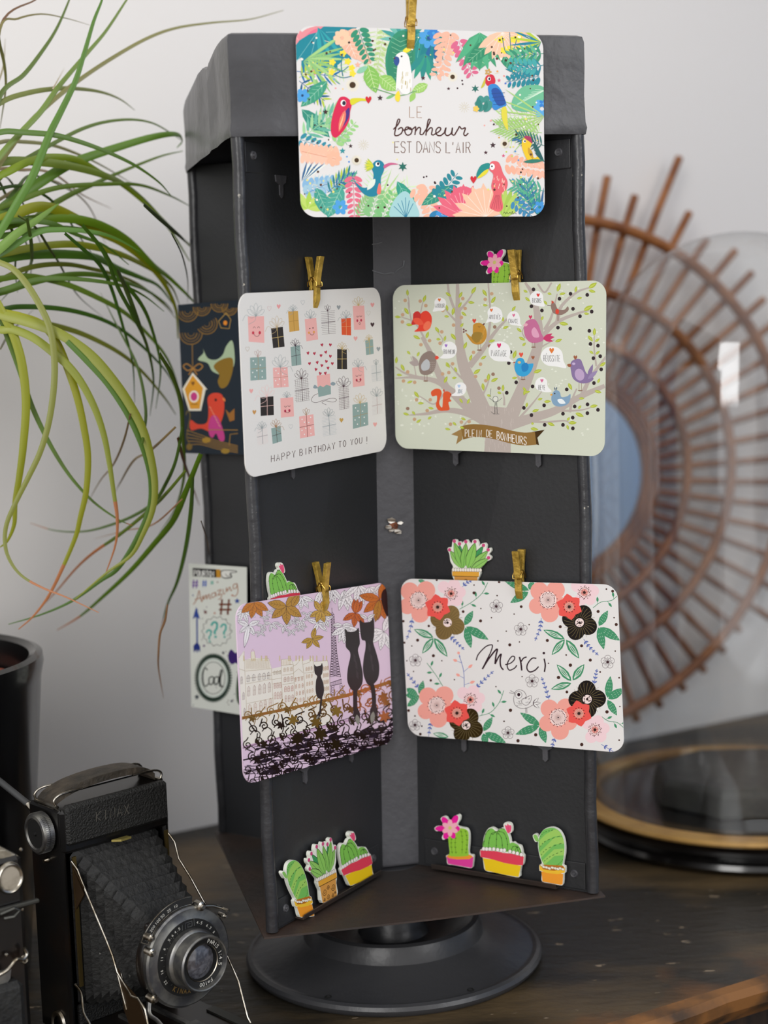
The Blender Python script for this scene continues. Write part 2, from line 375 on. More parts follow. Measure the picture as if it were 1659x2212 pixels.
# ---------------------------------------------------------------- rack
paint = mat('grey_rack_paint', '2a2b2e', .45, bump=.08, bscale=420, col2='242527', nscale=8, chips='8f8f8c', chscale=230, chth=.80)
paintc = mat('grey_cap_paint', '4a4a4e', .36, bump=.5, bscale=75, col2='3b3b3e', nscale=14, chips='a0a09c', chscale=260, chth=.77)
paintl = mat('grey_paint_lit', '4c4c50', .45, bump=.25, bscale=220, col2='434347', nscale=9, chips='9a9896', chscale=200, chth=.79)  # the rack's own grey, lightened for the light on the column face
rust = mat('rusty_plate', '2e2a28', .55, col2='3f2f27', nscale=16, nlo=.4, nhi=.7, bump=.3, bscale=150, chips='77706a', chscale=150, chth=.77)
bare = mat('bare_metal', 'b5b0a8', .35, 1.)
HS = SD/2
rack = thing('card_display_rack', rk(0, 0, TZ), 'tall dark grey painted metal revolving card rack on a round base', 'display rack')
# turntable base
prof = [(0, .0), (.0885, 0), (.0905, .0018), (.0912, .004), (.0902, .0062), (.088, .0072), (.0862, .0066), (.084, .0066), (.072, .0092), (.060, .0135), (.0556, .0165), (.0545, .0225), (.0528, .0262), (.050, .0272), (.047, .0258), (.040, .019), (.028, .016), (.022, .017), (.019, .022), (.018, .061), (0, .061)]
mb = MB(); mb.lathe(prof, CEN+np.array([-.003, 0, TZ]), 96); mb.build('turntable_base', mat('base_paint', '313236', .34, bump=.18, bscale=130, col2='3a3a3c', nscale=7, chips='8c8a80', chscale=150, chth=.79), rack, smooth=35)
hm = mat('black_hole', '050505', .9)
for a in (-2.05, -1.02):
    mb = MB(); mb.lathe([(0, .0001), (.0011, .0001), (.0015, .0009), (.0022, .0003)], CEN+np.array([-.003+.083*math.cos(a), .083*math.sin(a), TZ+.0066]), 12); mb.build('rivet_hole', hm, rack)
# bottom plate: thin warped sheet
mb = MB(); N = 14; vs = []
for i in range(N+1):
    for j in range(N+1):
        x = -1+2*i/N; y = -1+2*j/N; e = .0025*(1-x*x)*(1-y*y)**0+.0025*(1-y*y)
        sag = -.0022*(1-abs(x))*(1 if y < -.99 else .3)
        vs.append(rk(x*(HS+.002), y*(HS+.002), ZB-.0006+sag*.5))
n1 = (N+1)**2; vs += [v-Z3*.0011 for v in vs]; fs = []
for i in range(N):
    for j in range(N):
        a = i*(N+1)+j; q = (a, a+1, a+N+2, a+N+1); fs += [q, tuple(n1+t for t in q)[::-1]]
per = [i*(N+1) for i in range(N+1)]+[N*(N+1)+j for j in range(1, N+1)]+[i*(N+1)+N for i in range(N-1, -1, -1)]+[j for j in range(N-1, 0, -1)]
for k in range(len(per)): a, b = per[k], per[(k+1) % len(per)]; fs.append((a, b, n1+b, n1+a))
mb.add(vs, fs); mb.build('bottom_plate', rust, rack)
# cap: box with soft corners and a crumpled left side
mb = MB(); cz0, cz1 = ZC, ZT; h = HS+.0012
ring = []
def capring(z, inset, sc=1.):
    pts = []
    segs = [((-1, -1), (1, -1), 12), ((1, -1), (1, 1), 8), ((1, 1), (-1, 1), 8), ((-1, 1), (-1, -1), 12)]
    for (a, b, n) in segs:
        for k in range(n):
            t = (k+.0)/n; x = a[0]+(b[0]-a[0])*t; y = a[1]+(b[1]-a[1])*t
            r = .05                                             # round the corner
            for cx in (-1, 1):
                for cy in (-1, 1):
                    if abs(x-cx) < r and abs(y-cy) < r: x -= (cx)*.012; y -= cy*.012
            dx = dz = 0
            if x < -.98:                                        # left face dents
                u = (y+1)/2
                dent = {3: .004, 4: -.004, 5: .004, 6: .003, 7: -.002}.get(round(u*12), 0)
                dx = dent*.35*inset_s(z); dz = -(.010*max(0, (u-.28))+.009*max(0, u-.62)+(.004 if .3 < u < .42 else 0)) if z > (cz0+cz1)/2+.01 else 0
            pts.append(rk(x*(h-inset)+dx, y*(h-inset), z+dz))
    return pts
def inset_s(z): return .4+.6*abs(math.sin((z-cz0)*60))
lv = [(cz0, .0008), (cz0-.0005, 0), (cz0+.003, -.0006), (cz0+.006, 0), (cz0+.02, .0004), (cz0+.035, 0), (cz1-.004, 0), (cz1-.001, .0008), (cz1, .003)]
rings = [capring(z, i) for z, i in lv]; n = len(rings[0]); vs = [p for r in rings for p in r]; vs.append(rk(0, 0, cz1)); fs = []
for i in range(len(lv)-1):
    for k in range(n): fs.append((i*n+k, i*n+(k+1) % n, (i+1)*n+(k+1) % n, (i+1)*n+k))
L0 = (len(lv)-1)*n
for k in range(n): fs.append((L0+k, L0+(k+1) % n, len(vs)-1))
mb.add(vs, fs); mb.build('cap', paintc, rack, smooth=28)
# central column, leaning slightly as in life
cw = .0128
def colq(z, lean): return [rk(i*cw+lean+.0015, j*cw, z) for i, j in ((-1, -1), (1, -1), (1, 1), (-1, 1))]
mb = MB(); mb.hexa(colq(ZB, -.0015), colq(ZC+.004, .0075)); column = mb.build('central_column', paintl, rack, bevel=.0016)
CF = Plane(rk(0, -cw-.0004, 0), -B3)
# fins
CORN = {'fl': (-1, -1), 'fr': (1, -1), 'bl': (-1, 1), 'br': (1, 1)}
PLN = {}
for key, (i, j) in CORN.items():
    outer = rk(i*(HS-.0035), j*(HS-.0035), 0); 
    mb = MB(); d2 = (A3*i+B3*j)/math.sqrt(2); t2 = np.array([-d2[1], d2[0], 0])*.0011
    ib = rk(i*cw*.9, j*cw*.9, 0)+A3*.0; it = rk(i*cw*.9+.0085, j*cw*.9, 0)
    if key in ('br',): pass
    mb.hexa([ib-t2+Z3*ZB, outer-t2+Z3*ZB, outer+t2+Z3*ZB, ib+t2+Z3*ZB], [it-t2+Z3*(ZC+.003), outer-t2+Z3*(ZC+.003), outer+t2+Z3*(ZC+.003), it+t2+Z3*(ZC+.003)])
    fin = mb.build('fin_panel', paint, rack)
    mb = MB(); prof = []
    pts = [outer+Z3*(ZB+.0004+(ZC+.002-ZB)*k/24)+np.array([.0004*math.sin(k*1.7), .0003*math.cos(k*2.3), 0]) for k in range(25)]
    mb.tube(pts, [.0035]*25, 14); mb.build('rolled_edge', mat('rolled_edge_paint', '37383b', .3, bump=.4, bscale=110, col2='2c2c2f', nscale=30, chips='a8a296', chscale=210, chth=.70), fin, smooth=50)
    PLN[key] = (d2, np.array([-d2[1], d2[0], 0]))
# visible faces of the fins
def facing(key, sgn):
    d2, t2 = PLN[key]; n = t2*sgn; return d2, n
PL_L = Plane(CEN, facing('fl', 1)[1]); PL_L = PL_L if (PL_L.n@(-CEN)) > 0 else Plane(CEN, -PL_L.n)   # right-hand face of front-left fin
PL_R = Plane(CEN, PLN['fr'][1]); PL_R = PL_R if (PL_R.n@np.array([-1, -1, 0])) > 0 else Plane(CEN, -PL_R.n)
PL_B = Plane(CEN, PLN['bl'][1]); PL_B = PL_B if (PL_B.n@np.array([0, -1, 0])) > 0 else Plane(CEN, -PL_B.n)
print('normals', PL_L.n, PL_R.n, PL_B.n)
# riveted strips with hanging tabs, bottom trays
def strip(pl, key, z, hooks, tray, rivets=(.02, .098)):
    d2 = PLN[key][0]; L0, L1 = .022, .128; n = pl.n
    def Q(s, o, zz): return CEN+d2*s+n*o+Z3*zz
    hgt = .016
    mb = MB(); mb.hexa([Q(L0, .0011, z), Q(L1, .0011, z), Q(L1, .0021, z), Q(L0, .0021, z)], [Q(L0, .0011, z+hgt), Q(L1, .0011, z+hgt), Q(L1, .0021, z+hgt), Q(L0, .0021, z+hgt)])
    st = mb.build('riveted_strip', paint, rack, bevel=.0006)
    for s in (L0+.007, L1-.007):
        mb = MB(); t = d2; mb.lathe([(0, .0013), (.0008, .0013), (.001, .0006), (.0019, .0009), (.0024, 0)], Q(s, .0021, z+.009), 14, X=d2, Y=Z3, Z=n); mb.build('rivet', paintl, st, smooth=40)
    for s in hooks:
        p = [Q(s-.005, .0022, z), Q(s+.005, .0022, z), Q(s+.0045, .0022, z-.0035), Q(s+.0016, .0022, z-.005), Q(s+.0016, .0022, z-.0105), Q(s, .0022, z-.012), Q(s-.0016, .0022, z-.0105), Q(s-.0016, .0022, z-.005), Q(s-.0045, .0022, z-.0035)]
        mb = MB(); mb.prism(p, n*.0012); mb.build('hook_tab', paintl, st)
    if tray:
        a, b = L0+.008, L1-.016; dd = 1. if tray is not True else .5; q = [(.0021, z+.0002), (.0075*dd, z), (.0085*dd, z+.0028), (.0079*dd, z+.003), (.0068*dd, z+.0008), (.0021, z+.001)]
        mb = MB(); mb.prism([Q(a, o, zz) for o, zz in q], d2*(b-a)); mb.build('tray_lip', rust, st)
ZR = {'top': ZC-.019}
def zlev(px, py, pl): return pl.hit(px, py, .002)[2]
for key, pl, mid, low in (('fl', PL_L, (700, 1000), (690, 1655)), ('fr', PL_R, (1050, 985), (1070, 1610))):
    strip(pl, key, ZC-.018, (.035, .098), False)
    strip(pl, key, zlev(*mid, pl)+.006, (.045, .098) if key == 'fl' else (.052, .105), True)
    strip(pl, key, zlev(*low, pl)+.006, (.05, .098) if key == 'fl' else (.052, .105), True)
    strip(pl, key, ZB+.0012, (), 2)
# torn screw hole and peeled paint on the column
mb = MB(); rr = random.Random(5); c = CF.hit(850, 1136, .0002)
for (x, y, s, ang) in ((-6, -12, 13, .3), (-12, 3, 11, 1.2), (8, 12, 13, 2.2), (13, -7, 9, 4), (-4, 9, 9, 5)):
    p = CF.hit(850+x, 1136+y, .0004); q = [p+s/3900*(A3*math.cos(ang+t)+Z3*math.sin(ang+t)*.6)*rr.uniform(.6, 1)-B3*rr.uniform(0, .0008) for t in np.linspace(0, 5.4, 6)]
    mb.prism(q, -B3*.0004)
mb.build('torn_metal', bare, column)
mb = MB(); mb.lathe([(0, .0006), (.0014, .0008), (.0022, .0004), (.0028, 0)], c, 14, X=A3, Y=Z3, Z=-B3); mb.build('rusty_screw_hole', mat('rust_screw', '7a4426', .7, col2='3a1c10', nscale=400), column)
def ridge(name, pts, r=.00035, m=None):
    mb = MB(); mb.tube([CF.hit(x, y, .0001) for x, y in crv(pts, 4)], r, 5); mb.build(name, m or bare, column)
ridge('paint_flake_ridge', [(786, 526), (788, 545), (790, 562), (797, 577), (806, 585), (818, 589), (830, 592), (843, 590), (852, 590)], .0003, mat('pale_paint_edge', '8f9296', .35, .4))
ridge('paint_flake_ridge', [(786, 525), (800, 528), (815, 526), (826, 523)], .00025, MATS['pale_paint_edge'])
ridge('paint_flake_ridge', [(853, 588), (862, 581), (871, 575), (873, 563)], .0003, MATS['pale_paint_edge'])
# ---------------------------------------------------------------- greeting cards
def vplane(p, q):
    d = (q-p); d[2] = 0; n = np.array([d[1], -d[0], 0]); n /= np.linalg.norm(n)
    if n@(-p) < 0: n = -n
    return Plane(p, n)
GR = 'greeting cards clipped to the front of the rack'
FOILG, FOILD = 'a8803c', '3a2a24'
# 1 --- tropical birds card
PC1 = Plane(rk(0, -(HS+.0012)-.0022, 0), -B3)
z1 = (620, 0, 2.860)
c = card('greeting_card', PC1, [(52, 158), (1582, 204), (1593, 1337), (86, 1341)], z1, 'dedcdb', 'white postcard bordered with tropical leaves and birds, clipped across the top of the rack')
C1 = c; rr = random.Random(11)
G1, G2, G3, G4, TE, BL, PK, PE, YG, DG = '2f8f6f', '46a377', '8cc07a', 'b9d48e', '158596', '1f6fa8', 'e0607f', 'eeae94', 'b4cc3e', '1f6b52'
def palm(x, y, L, ang, n, col, spread=75, w=13, lw=3, curve=0, col2=None):     # fan of blades along a stem
    a = math.radians(ang); ex, ey = x+L*math.cos(a), y+L*math.sin(a); mx, my = (x+ex)/2-curve*math.sin(a), (y+ey)/2+curve*math.cos(a)
    P = crv([(x, y), (mx, my), (ex, ey)], 5); c.line(P, lw, col, smooth=False)
    for i in range(n):
        f = (i+1)/(n+1)*(len(P)-1); j = int(f); b = P[j]+(P[min(j+1, len(P)-1)]-P[j])*(f-j); l = L*.42*(1-.5*abs(i/n-.4))
        for sg in (-1, 1):
            aa = a+sg*math.radians(spread*(1-.45*i/n)); c.leaf(b[0], b[1], b[0]+l*math.cos(aa), b[1]+l*math.sin(aa), w, (col2 if (col2 and i % 2) else col))
def fan(x, y, L, a0, a1, n, w, col, col2=None):
    for i in range(n):
        a = math.radians(a0+(a1-a0)*i/(n-1)); c.leaf(x, y, x+L*math.cos(a), y+L*math.sin(a), w, col if i % 2 == 0 or not col2 else col2)
def beads(x, y, ang, n, st, r, col, stem=None, curve=0.):
    a = math.radians(ang); px, py = x, y
    for i in range(n):
        nx, ny = px+st*math.cos(a), py+st*math.sin(a); q = 1-.35*i/n
        for sg in (-1, 1):
            b = a+sg*1.05; c.ell(px+r*1.25*q*math.cos(b), py+r*1.25*q*math.sin(b), r*q, r*.52*q, col, b)
        if stem: c.line([(px, py), (nx, ny)], 3, stem, smooth=False)
        a += curve; px, py = nx, ny
def bigleaf(x0, y0, x1, y1, w, col, vein):
    c.leaf(x0, y0, x1, y1, w, col); d = np.array([x1-x0, y1-y0]); n = np.array([-d[1], d[0]])/np.linalg.norm(d)
    c.line([(x0, y0), (x0+d[0]*.93, y0+d[1]*.93)], 2.5, vein, smooth=False)
    for t in (.2, .34, .48, .62, .76):
        b = np.array([x0, y0])+d*t
        for sg in (-1, 1): c.line([b, b+d*.12+n*sg*w*.36*(1-abs(t-.42))], 2, vein, smooth=False)
def monst(x, y, r, col, vein, rot=0, n=9):
    a0 = math.radians(rot)
    for i in range(n):
        a = a0+(-1.25+2.5*i/(n-1)); c.leaf(x, y, x+r*math.cos(a)*1.05, y+r*math.sin(a)*1.05, r*.34, col)
    c.ell(x+r*.45*math.cos(a0), y+r*.45*math.sin(a0), r*.5, r*.46, col)
    for i in range(0, n): 
        a = a0+(-1.1+2.2*i/(n-1)); c.line([(x, y), (x+r*.85*math.cos(a), y+r*.85*math.sin(a))], 2.5, vein, smooth=False)
# background pale fronds
for (x, y, L, a, n, col) in ((170, 320, 230, 35, 9, 'c9dfae'), (560, 170, 300, 95, 11, 'c3d6a0'), (640, 180, 230, 120, 9, 'd5e3bd'), (1560, 720, 260, 150, 10, 'c3dc9c'), (520, 1330, 260, -80, 10, 'c8e0b6'), (600, 1330, 250, -50, 10, 'd3e6be'), (1560, 700, 250, 175, 9, 'b5d68a'), (90, 1180, 180, -20, 8, 'a9d0d8')):
    palm(x, y, L, a, n, col, w=9)
monst(130, 330, 150, 'e88e97', 'f4c6c4', 250); c.blob([(70, 300), (90, 200), (200, 160), (300, 200), (240, 320), (190, 440), (150, 470), (120, 380)], 'e58f97'); c.blob([(85, 260), (170, 180), (250, 190), (120, 300)], 'e56f8d')
monst(185, 200, 260, TE, '7fc3c4', 62, 7); fan(190, 170, 240, 40, 85, 6, 26, '1a7f92', '2aa0a8')
palm(60, 440, 240, 8, 9, BL, 60, 12, 4, col2=YG); palm(75, 500, 200, 38, 8, '1c5f8a', 60, 13, 4, col2=YG); palm(75, 480, 190, -35, 7, YG, 60, 10, 3)
for t in (20, 48, 76, 100): c.leaf(100, 380, 100+260*math.cos(math.radians(t-35)), 380+260*math.sin(math.radians(t-60)), 22, G3)
fan(130, 360, 260, -35, 75, 7, 18, 'a3cf86', G3)
c.blob([(330, 230), (420, 175), (460, 260), (520, 380), (490, 390), (400, 350), (350, 300)], 'f0bfa6'); bigleaf(350, 180, 430, 370, 110, 'f0b79c', 'fbe6dc'); 
beads(440, 180, 70, 7, 32, 30, G1, DG); beads(600, 190, 100, 8, 34, 20, 'b7cf8a', 'b7cf8a')
c.flower(340, 235, 55, 8, 'f2c9a8', 22, foil=0); 
for x, y in ((280, 385), (275, 445), (375, 380), (400, 420), (405, 455), (345, 330)): c.flower(x, y, 22, 5, 'f2dc3c')
c.line([(345, 330), (335, 400), (345, 470)], 6, '27788a'); c.line([(290, 410), (335, 440), (380, 410)], 5, '27788a'); c.line([(290, 460), (345, 480), (400, 470)], 5, '27788a')
# top middle
fan(720, 240, 150, 180, 330, 8, 30, '6fb9ad', '3d9a96'); monst(830, 200, 200, '1d8b88', '67bcae', 90, 8); fan(880, 220, 190, 60, 110, 5, 36, '0f7f86', '19639a')
c.ell(700, 360, 92, 175, G1, .1, 20); c.ell(700, 380, 80, 160, '2d8768', .1, 20)
for t in range(9): c.line([(700, 260+t*28), (640+t*3, 225+t*32)], 2.5, '8cc9a0', smooth=False); c.line([(700, 260+t*28), (770, 230+t*30)], 2.5, '8cc9a0', smooth=False)
fan(850, 330, 170, 60, 130, 5, 40, '238a86', '2f9a80'); c.flower(875, 235, 65, 7, '4a9fdc', 24); c.ell(875, 235, 12, 12, '1c4f94')
c.flower(905, 205, 40, 6, '2c7fd0', 16)
beads(960, 200, 88, 8, 36, 30, 'eeb49b', 'f6d6c6'); beads(1010, 200, 100, 9, 34, 30, 'efb79f', 'f6d6c6', .04); beads(1060, 250, 72, 8, 30, 30, 'd9658a', 'd9658a', -.02)
bigleaf(1190, 200, 1190, 430, 210, '4aa678', 'bfe2b8'); fan(1190, 210, 230, 50, 130, 7, 46, '4fae80', '3c9a70'); bigleaf(1280, 240, 1110, 390, 90, '2a8a64', '93cba4'); bigleaf(1285, 240, 1410, 460, 80, '2f8f6c', '93cba4')
monst(1330, 200, 170, 'f3c4a6', 'fbe6da', 75); 
for x, y in ((1322, 245), (1340, 310), (1400, 245), (1425, 240), (1435, 300), (1440, 215), (1380, 300)): c.flower(x, y, 24, 5, 'f0dd3e')
c.line([(1330, 230), (1350, 320), (1390, 330), (1420, 240)], 5, '2c6f86'); c.line([(1375, 200), (1385, 330)], 5, '2c6f86')
fan(1570, 260, 200, 120, 215, 8, 16, '17809a', YG); palm(1590, 330, 210, 175, 8, G1, 60, 22, 4, col2='5fb68a'); palm(1590, 400, 210, 165, 8, TE, 60, 12, 4)
beads(1560, 470, 170, 7, 30, 28, TE, TE); beads(1540, 420, 190, 6, 30, 26, '3fa6a6', TE)
bigleaf(1590, 540, 1390, 640, 120, '5fb58a', 'd2ead2'); c.blob([(1395, 670), (1400, 600), (1470, 530), (1590, 540), (1590, 640), (1500, 690)], '6cba92')
for k in range(7): c.line([(1590, 560), (1400+k*22, 660-k*18)], 2.5, 'cfe9d2', smooth=False)
c.flower(1575, 670, 60, 6, '5aa9e0', 24); c.flower(1585, 640, 30, 5, '2c7fd0', 12)
for t in range(7): c.leaf(1590, 720, 1590-300*math.cos(math.radians(-35+t*14)), 720+300*math.sin(math.radians(-35+t*14)), 10, 'a9cf78')
palm(1575, 820, 270, 188, 12, '9ccb6c', 50, 9, 3); palm(1590, 900, 180, 200, 9, '2b6f6a', 60, 10, 3)
# left side
bigleaf(250, 500, 85, 660, 90, '3d9a7c', '9ed3ba'); bigleaf(90, 675, 265, 850, 90, '2f8b78', '9ed3ba'); c.flower(95, 590, 45, 6, '4d9fdd', 20); c.ell(95, 590, 8, 8, '1b3c66')
palm(85, 860, 280, -38, 9, '9ccf9a', 55, 20, 4, col2='67b39a'); beads(270, 720, 60, 6, 34, 26, '8ac58a', '6fb089'); beads(300, 880, -45, 6, 30, 24, '9bcf84', '9bcf84'); beads(80, 860, 20, 7, 34, 24, '2c8aa0', '2c8aa0')
for i in range(8): x = 95+i*30; c.ell(x, 920+i*3, 17, 40, 'f2bda3', -.15); c.ell(x+5, 975+i*2, 16, 36, 'f3c2aa', .25)
c.line([(90, 935), (330, 990)], 3, 'd58f75'); c.flower(290, 980, 50, 7, 'f2b99d', 20)
for i in range(8): c.leaf(90, 1120, 250-i*18, 1010+i*6-8*i, 13, '2f6392' if i % 2 else 'e9f0e8')
beads(100, 1170, -12, 9, 34, 32, '86b4d8', '5c93c2'); beads(110, 1200, -25, 6, 32, 26, '9fc4d8', '5c93c2'); palm(250, 1190, 190, -42, 9, '1e7d86', 60, 13, 4, col2=YG); palm(290, 1150, 150, -25, 8, '2f6f9e', 60, 11, 3, col2='4ba58c')
for i in range(7): a = math.radians(-170+i*28); c.leaf(130, 1290, 130+130*math.cos(a), 1290+110*math.sin(a), 36, 'a9cd52' if i % 2 else 'bcd66a')
bigleaf(180, 1160, 260, 1340, 90, '3f9c8a', '9ed3ba'); bigleaf(340, 1150, 250, 1345, 110, '4aa392', 'a8d8c0'); c.flower(330, 1280, 50, 6, '4d9fdd', 20)
beads(408, 1090, 88, 8, 34, 28, 'e16c86', 'e0607f'); palm(430, 1345, 150, -60, 7, G3, 55, 12, 3)
for t in (-70, -55, -40, -25, -10): c.leaf(575, 1240, 575+210*math.cos(math.radians(t)), 1240+210*math.sin(math.radians(t)), 12, 'b6d694')
beads(520, 1340, -75, 6, 30, 30, '86c083', '86c083'); beads(590, 1345, -65, 6, 30, 28, '7cbf7c', '7cbf7c')
# bottom
bigleaf(680, 1120, 800, 1330, 90, '2f9a82', '8ed0b6'); c.blob([(640, 1345), (660, 1240), (730, 1180), (790, 1250), (810, 1345)], 'a3cfd2')
for i in range(6): c.line([(735, 1345), (660+i*24, 1220+abs(i-3)*18)], 4, '2b7fa0', smooth=False)
beads(790, 1160, 50, 5, 36, 30, 'f0b79e', 'f6d6c6'); beads(870, 1150, 85, 6, 34, 34, 'f0b79e', 'f6d6c6'); bigleaf(1010, 1150, 830, 1270, 80, '2f8f7a', '93cba4')
beads(930, 1230, -52, 6, 34, 32, '1f8593', '1f8593'); beads(940, 1300, 85, 4, 36, 32, '2a7fb0', '2a7fb0'); c.flower(965, 1320, 45, 6, '3f93d6', 18)
monst(1090, 1335, 190, 'e4657c', 'f2aab2', -90, 9); c.ell(1090, 1230, 85, 80, 'e3607a')
for i in range(7): c.line([(1090, 1320), (1010+i*27, 1175+abs(i-3)*16)], 3, 'f3b4ba', smooth=False)
for p in ((1125, 1280), (1155, 1245), (1150, 1190)): c.ell(*p, 10, 10, 'f0dc4a')
monst(1230, 1340, 200, 'f2c1a4', 'fbe9de', -105, 8); fan(1340, 1345, 190, -110, -40, 7, 40, 'b3cf62', 'a2c451')
beads(1350, 1010, 8, 8, 34, 32, 'efb096', 'f6d6c6', .02); beads(1590, 1050, 185, 5, 36, 30, 'f0b9a2', 'f6d6c6')
for i in range(8): c.leaf(1560, 1345, 1390+i*28, 1100+i*8, 15, ('2d8f8a', '2f6392', '46a37c')[i % 3])
palm(1590, 1180, 200, 190, 8, '4fa88c', 60, 14, 3); palm(1500, 1345, 230, -95, 9, '2e7d9c', 60, 12, 3, col2='58b08a'); beads(1400, 1240, 40, 5, 30, 24, '3c87b4', '3c87b4'); c.flower(1560, 1280, 40, 6, '3f93d6', 16)
# bird branch left of cockatoo
bigleaf(500, 400, 550, 575, 100, '86bf5a', 'd8eab0'); bigleaf(570, 470, 680, 560, 95, '93c763', 'd8eab0'); c.leaf(430, 450, 500, 410, 36, '8cc8a8'); bigleaf(870, 520, 770, 570, 60, '9cca66', 'd8eab0'); c.leaf(790, 570, 760, 630, 36, '9cca66'); c.leaf(610, 610, 670, 585, 20, '7fb87a'); c.line([(520, 540), (600, 565), (700, 590), (800, 560)], 6, '6ea56a')
# birds
c.blob([(672, 620), (668, 590), (690, 560), (700, 600), (690, 628)], 'efd83a'); c.blob([(720, 320), (750, 345), (765, 420), (775, 520), (755, 575), (715, 580), (685, 545), (672, 560), (680, 430), (685, 380), (665, 370), (672, 345), (690, 328)], 'ececea'); c.blob([(665, 350), (690, 355), (694, 385), (678, 408), (660, 385)], '2c4f93'); c.blob([(715, 315), (735, 295), (755, 298), (768, 305), (755, 318), (735, 326)], 'f3e02f'); c.ell(708, 348, 6, 6, '222222')
for i in range(14): x = rr.uniform(705, 765); y = rr.uniform(440, 545); c.line([(x, y), (x-2, y+24)], 3.5, 'cdbf86' if i % 2 else 'b8a458', smooth=False)
c.blob([(330, 600), (365, 600), (400, 635), (390, 690), (385, 740), (355, 800), (305, 850), (275, 830), (272, 760), (290, 680), (310, 630)], 'd5214f'); c.blob([(385, 665), (380, 730), (335, 790), (355, 700)], '4a2b80'); c.leaf(360, 680, 320, 815, 36, 'e87a68'); 
for i in range(5): c.line([(350-i*5, 705+i*14), (340-i*4, 750+i*12)], 3, 'f2cf9a', smooth=False)
c.blob([(392, 612), (440, 605), (490, 612), (500, 625), (450, 625), (400, 650)], 'd9d22e'); c.ell(348, 637, 17, 20, 'f0f0f0'); c.ell(352, 637, 11, 14, '222038'); c.heart(503, 617, 25, 'd0222e')
c.blob([(1245, 460), (1275, 465), (1288, 500), (1275, 525), (1240, 530), (1225, 510), (1225, 480)], 'cf2340'); c.blob([(1225, 480), (1215, 500), (1198, 545), (1222, 525)], 'c8c040'); c.blob([(1245, 530), (1290, 520), (1325, 560), (1345, 610), (1355, 650), (1320, 665), (1285, 680), (1262, 650), (1248, 590)], '2f86cf'); c.blob([(1262, 560), (1300, 545), (1335, 590), (1350, 640), (1300, 650)], '1f4fa0'); c.blob([(1330, 665), (1355, 665), (1362, 740), (1365, 805), (1340, 770), (1325, 710)], 'dfd444'); c.ell(1248, 487, 11, 13, 'f0f0f0'); c.ell(1250, 487, 6, 9, '222038'); c.flower(1243, 445, 22, 5, 'caa05a', 9)
for i in range(4): c.line([(1262+i*4, 580+i*22), (1345, 572+i*24)], 3, '173f78', smooth=False)
c.star(1163, 548, 26, '1f6b60', 6); c.flower(1215, 640, 55, 6, '3d8f86', 24); c.leaf(1190, 690, 1180, 600, 40, '2c8076'); c.leaf(1215, 690, 1270, 650, 30, '3d8f86'); c.leaf(1220, 690, 1235, 620, 30, '2c8076'); c.flower(1168, 672, 20, 5, 'ecc85a')
c.blob([(545, 995), (575, 990), (600, 1015), (598, 1055), (580, 1100), (578, 1170), (550, 1210), (500, 1212), (455, 1180), (415, 1120), (470, 1160), (520, 1140), (535, 1080), (522, 1030)], '14809b'); c.blob([(555, 1190), (570, 1130), (582, 1165), (575, 1200)], 'e8776c'); c.leaf(545, 1105, 495, 1175, 36, 'dfe8dc'); c.blob([(600, 1020), (640, 1005), (690, 1015), (640, 1020), (602, 1040)], 'c9608a'); c.ell(560, 1015, 14, 14, 'f0f0f0'); c.ell(563, 1012, 8, 9, '222038')
for i in range(7): a = math.radians(-130-i*14); c.leaf(535, 1030, 535+60*math.cos(a), 1025+62*math.sin(a), 14, 'd8d83a' if i % 2 else 'b6c840')
c.star(715, 1030, 30, '1d6a5e', 6)
c.blob([(1260, 1000), (1300, 998), (1320, 1025), (1335, 1070), (1362, 1120), (1355, 1170), (1325, 1200), (1335, 1280), (1310, 1308), (1270, 1295), (1252, 1275), (1275, 1200), (1262, 1150), (1275, 1080), (1248, 1045)], 'e2626c'); c.blob([(1250, 1008), (1200, 1020), (1172, 1070), (1175, 1100), (1215, 1060), (1250, 1040)], '168a86'); c.blob([(1245, 1045), (1215, 1058), (1175, 1100), (1200, 1095), (1235, 1070)], 'e3d532'); c.ell(1268, 1030, 16, 20, 'efeeee'); c.ell(1266, 1028, 5, 6, '111111'); c.heart(1152, 1110, 25, 'cf2230')
for i in range(16): x = rr.uniform(1280, 1345); y = rr.uniform(1080, 1165); c.line([(x, y), (x-2, y+14)], 3, 'f6d9c8', smooth=False)
for i in range(5): c.line([(1290+i*5, 1205), (1262+i*16, 1290)], 2.5, 'a83a4a', smooth=False)
c.blob([(1470, 850), (1500, 855), (1512, 885), (1500, 930), (1530, 975), (1560, 955), (1570, 975), (1540, 998), (1490, 992), (1465, 950), (1450, 900), (1455, 865)], 'ebc524'); c.leaf(1490, 910, 1520, 985, 26, 'c99a28'); c.blob([(1465, 850), (1480, 838), (1510, 850), (1515, 885), (1498, 875)], 'a8325c'); c.line([(1450, 880), (1420, 862), (1390, 868)], 8, '2c6da8'); c.ell(1468, 872, 9, 10, 'f0f0f0'); c.ell(1470, 872, 5, 6, '111111')
for i in range(6): c.leaf(1590, 1000, 1500+i*6, 830+i*22, 14, '1b5a5a')
c.leaf(1460, 1000, 1590, 990, 24, '2b7a6a')
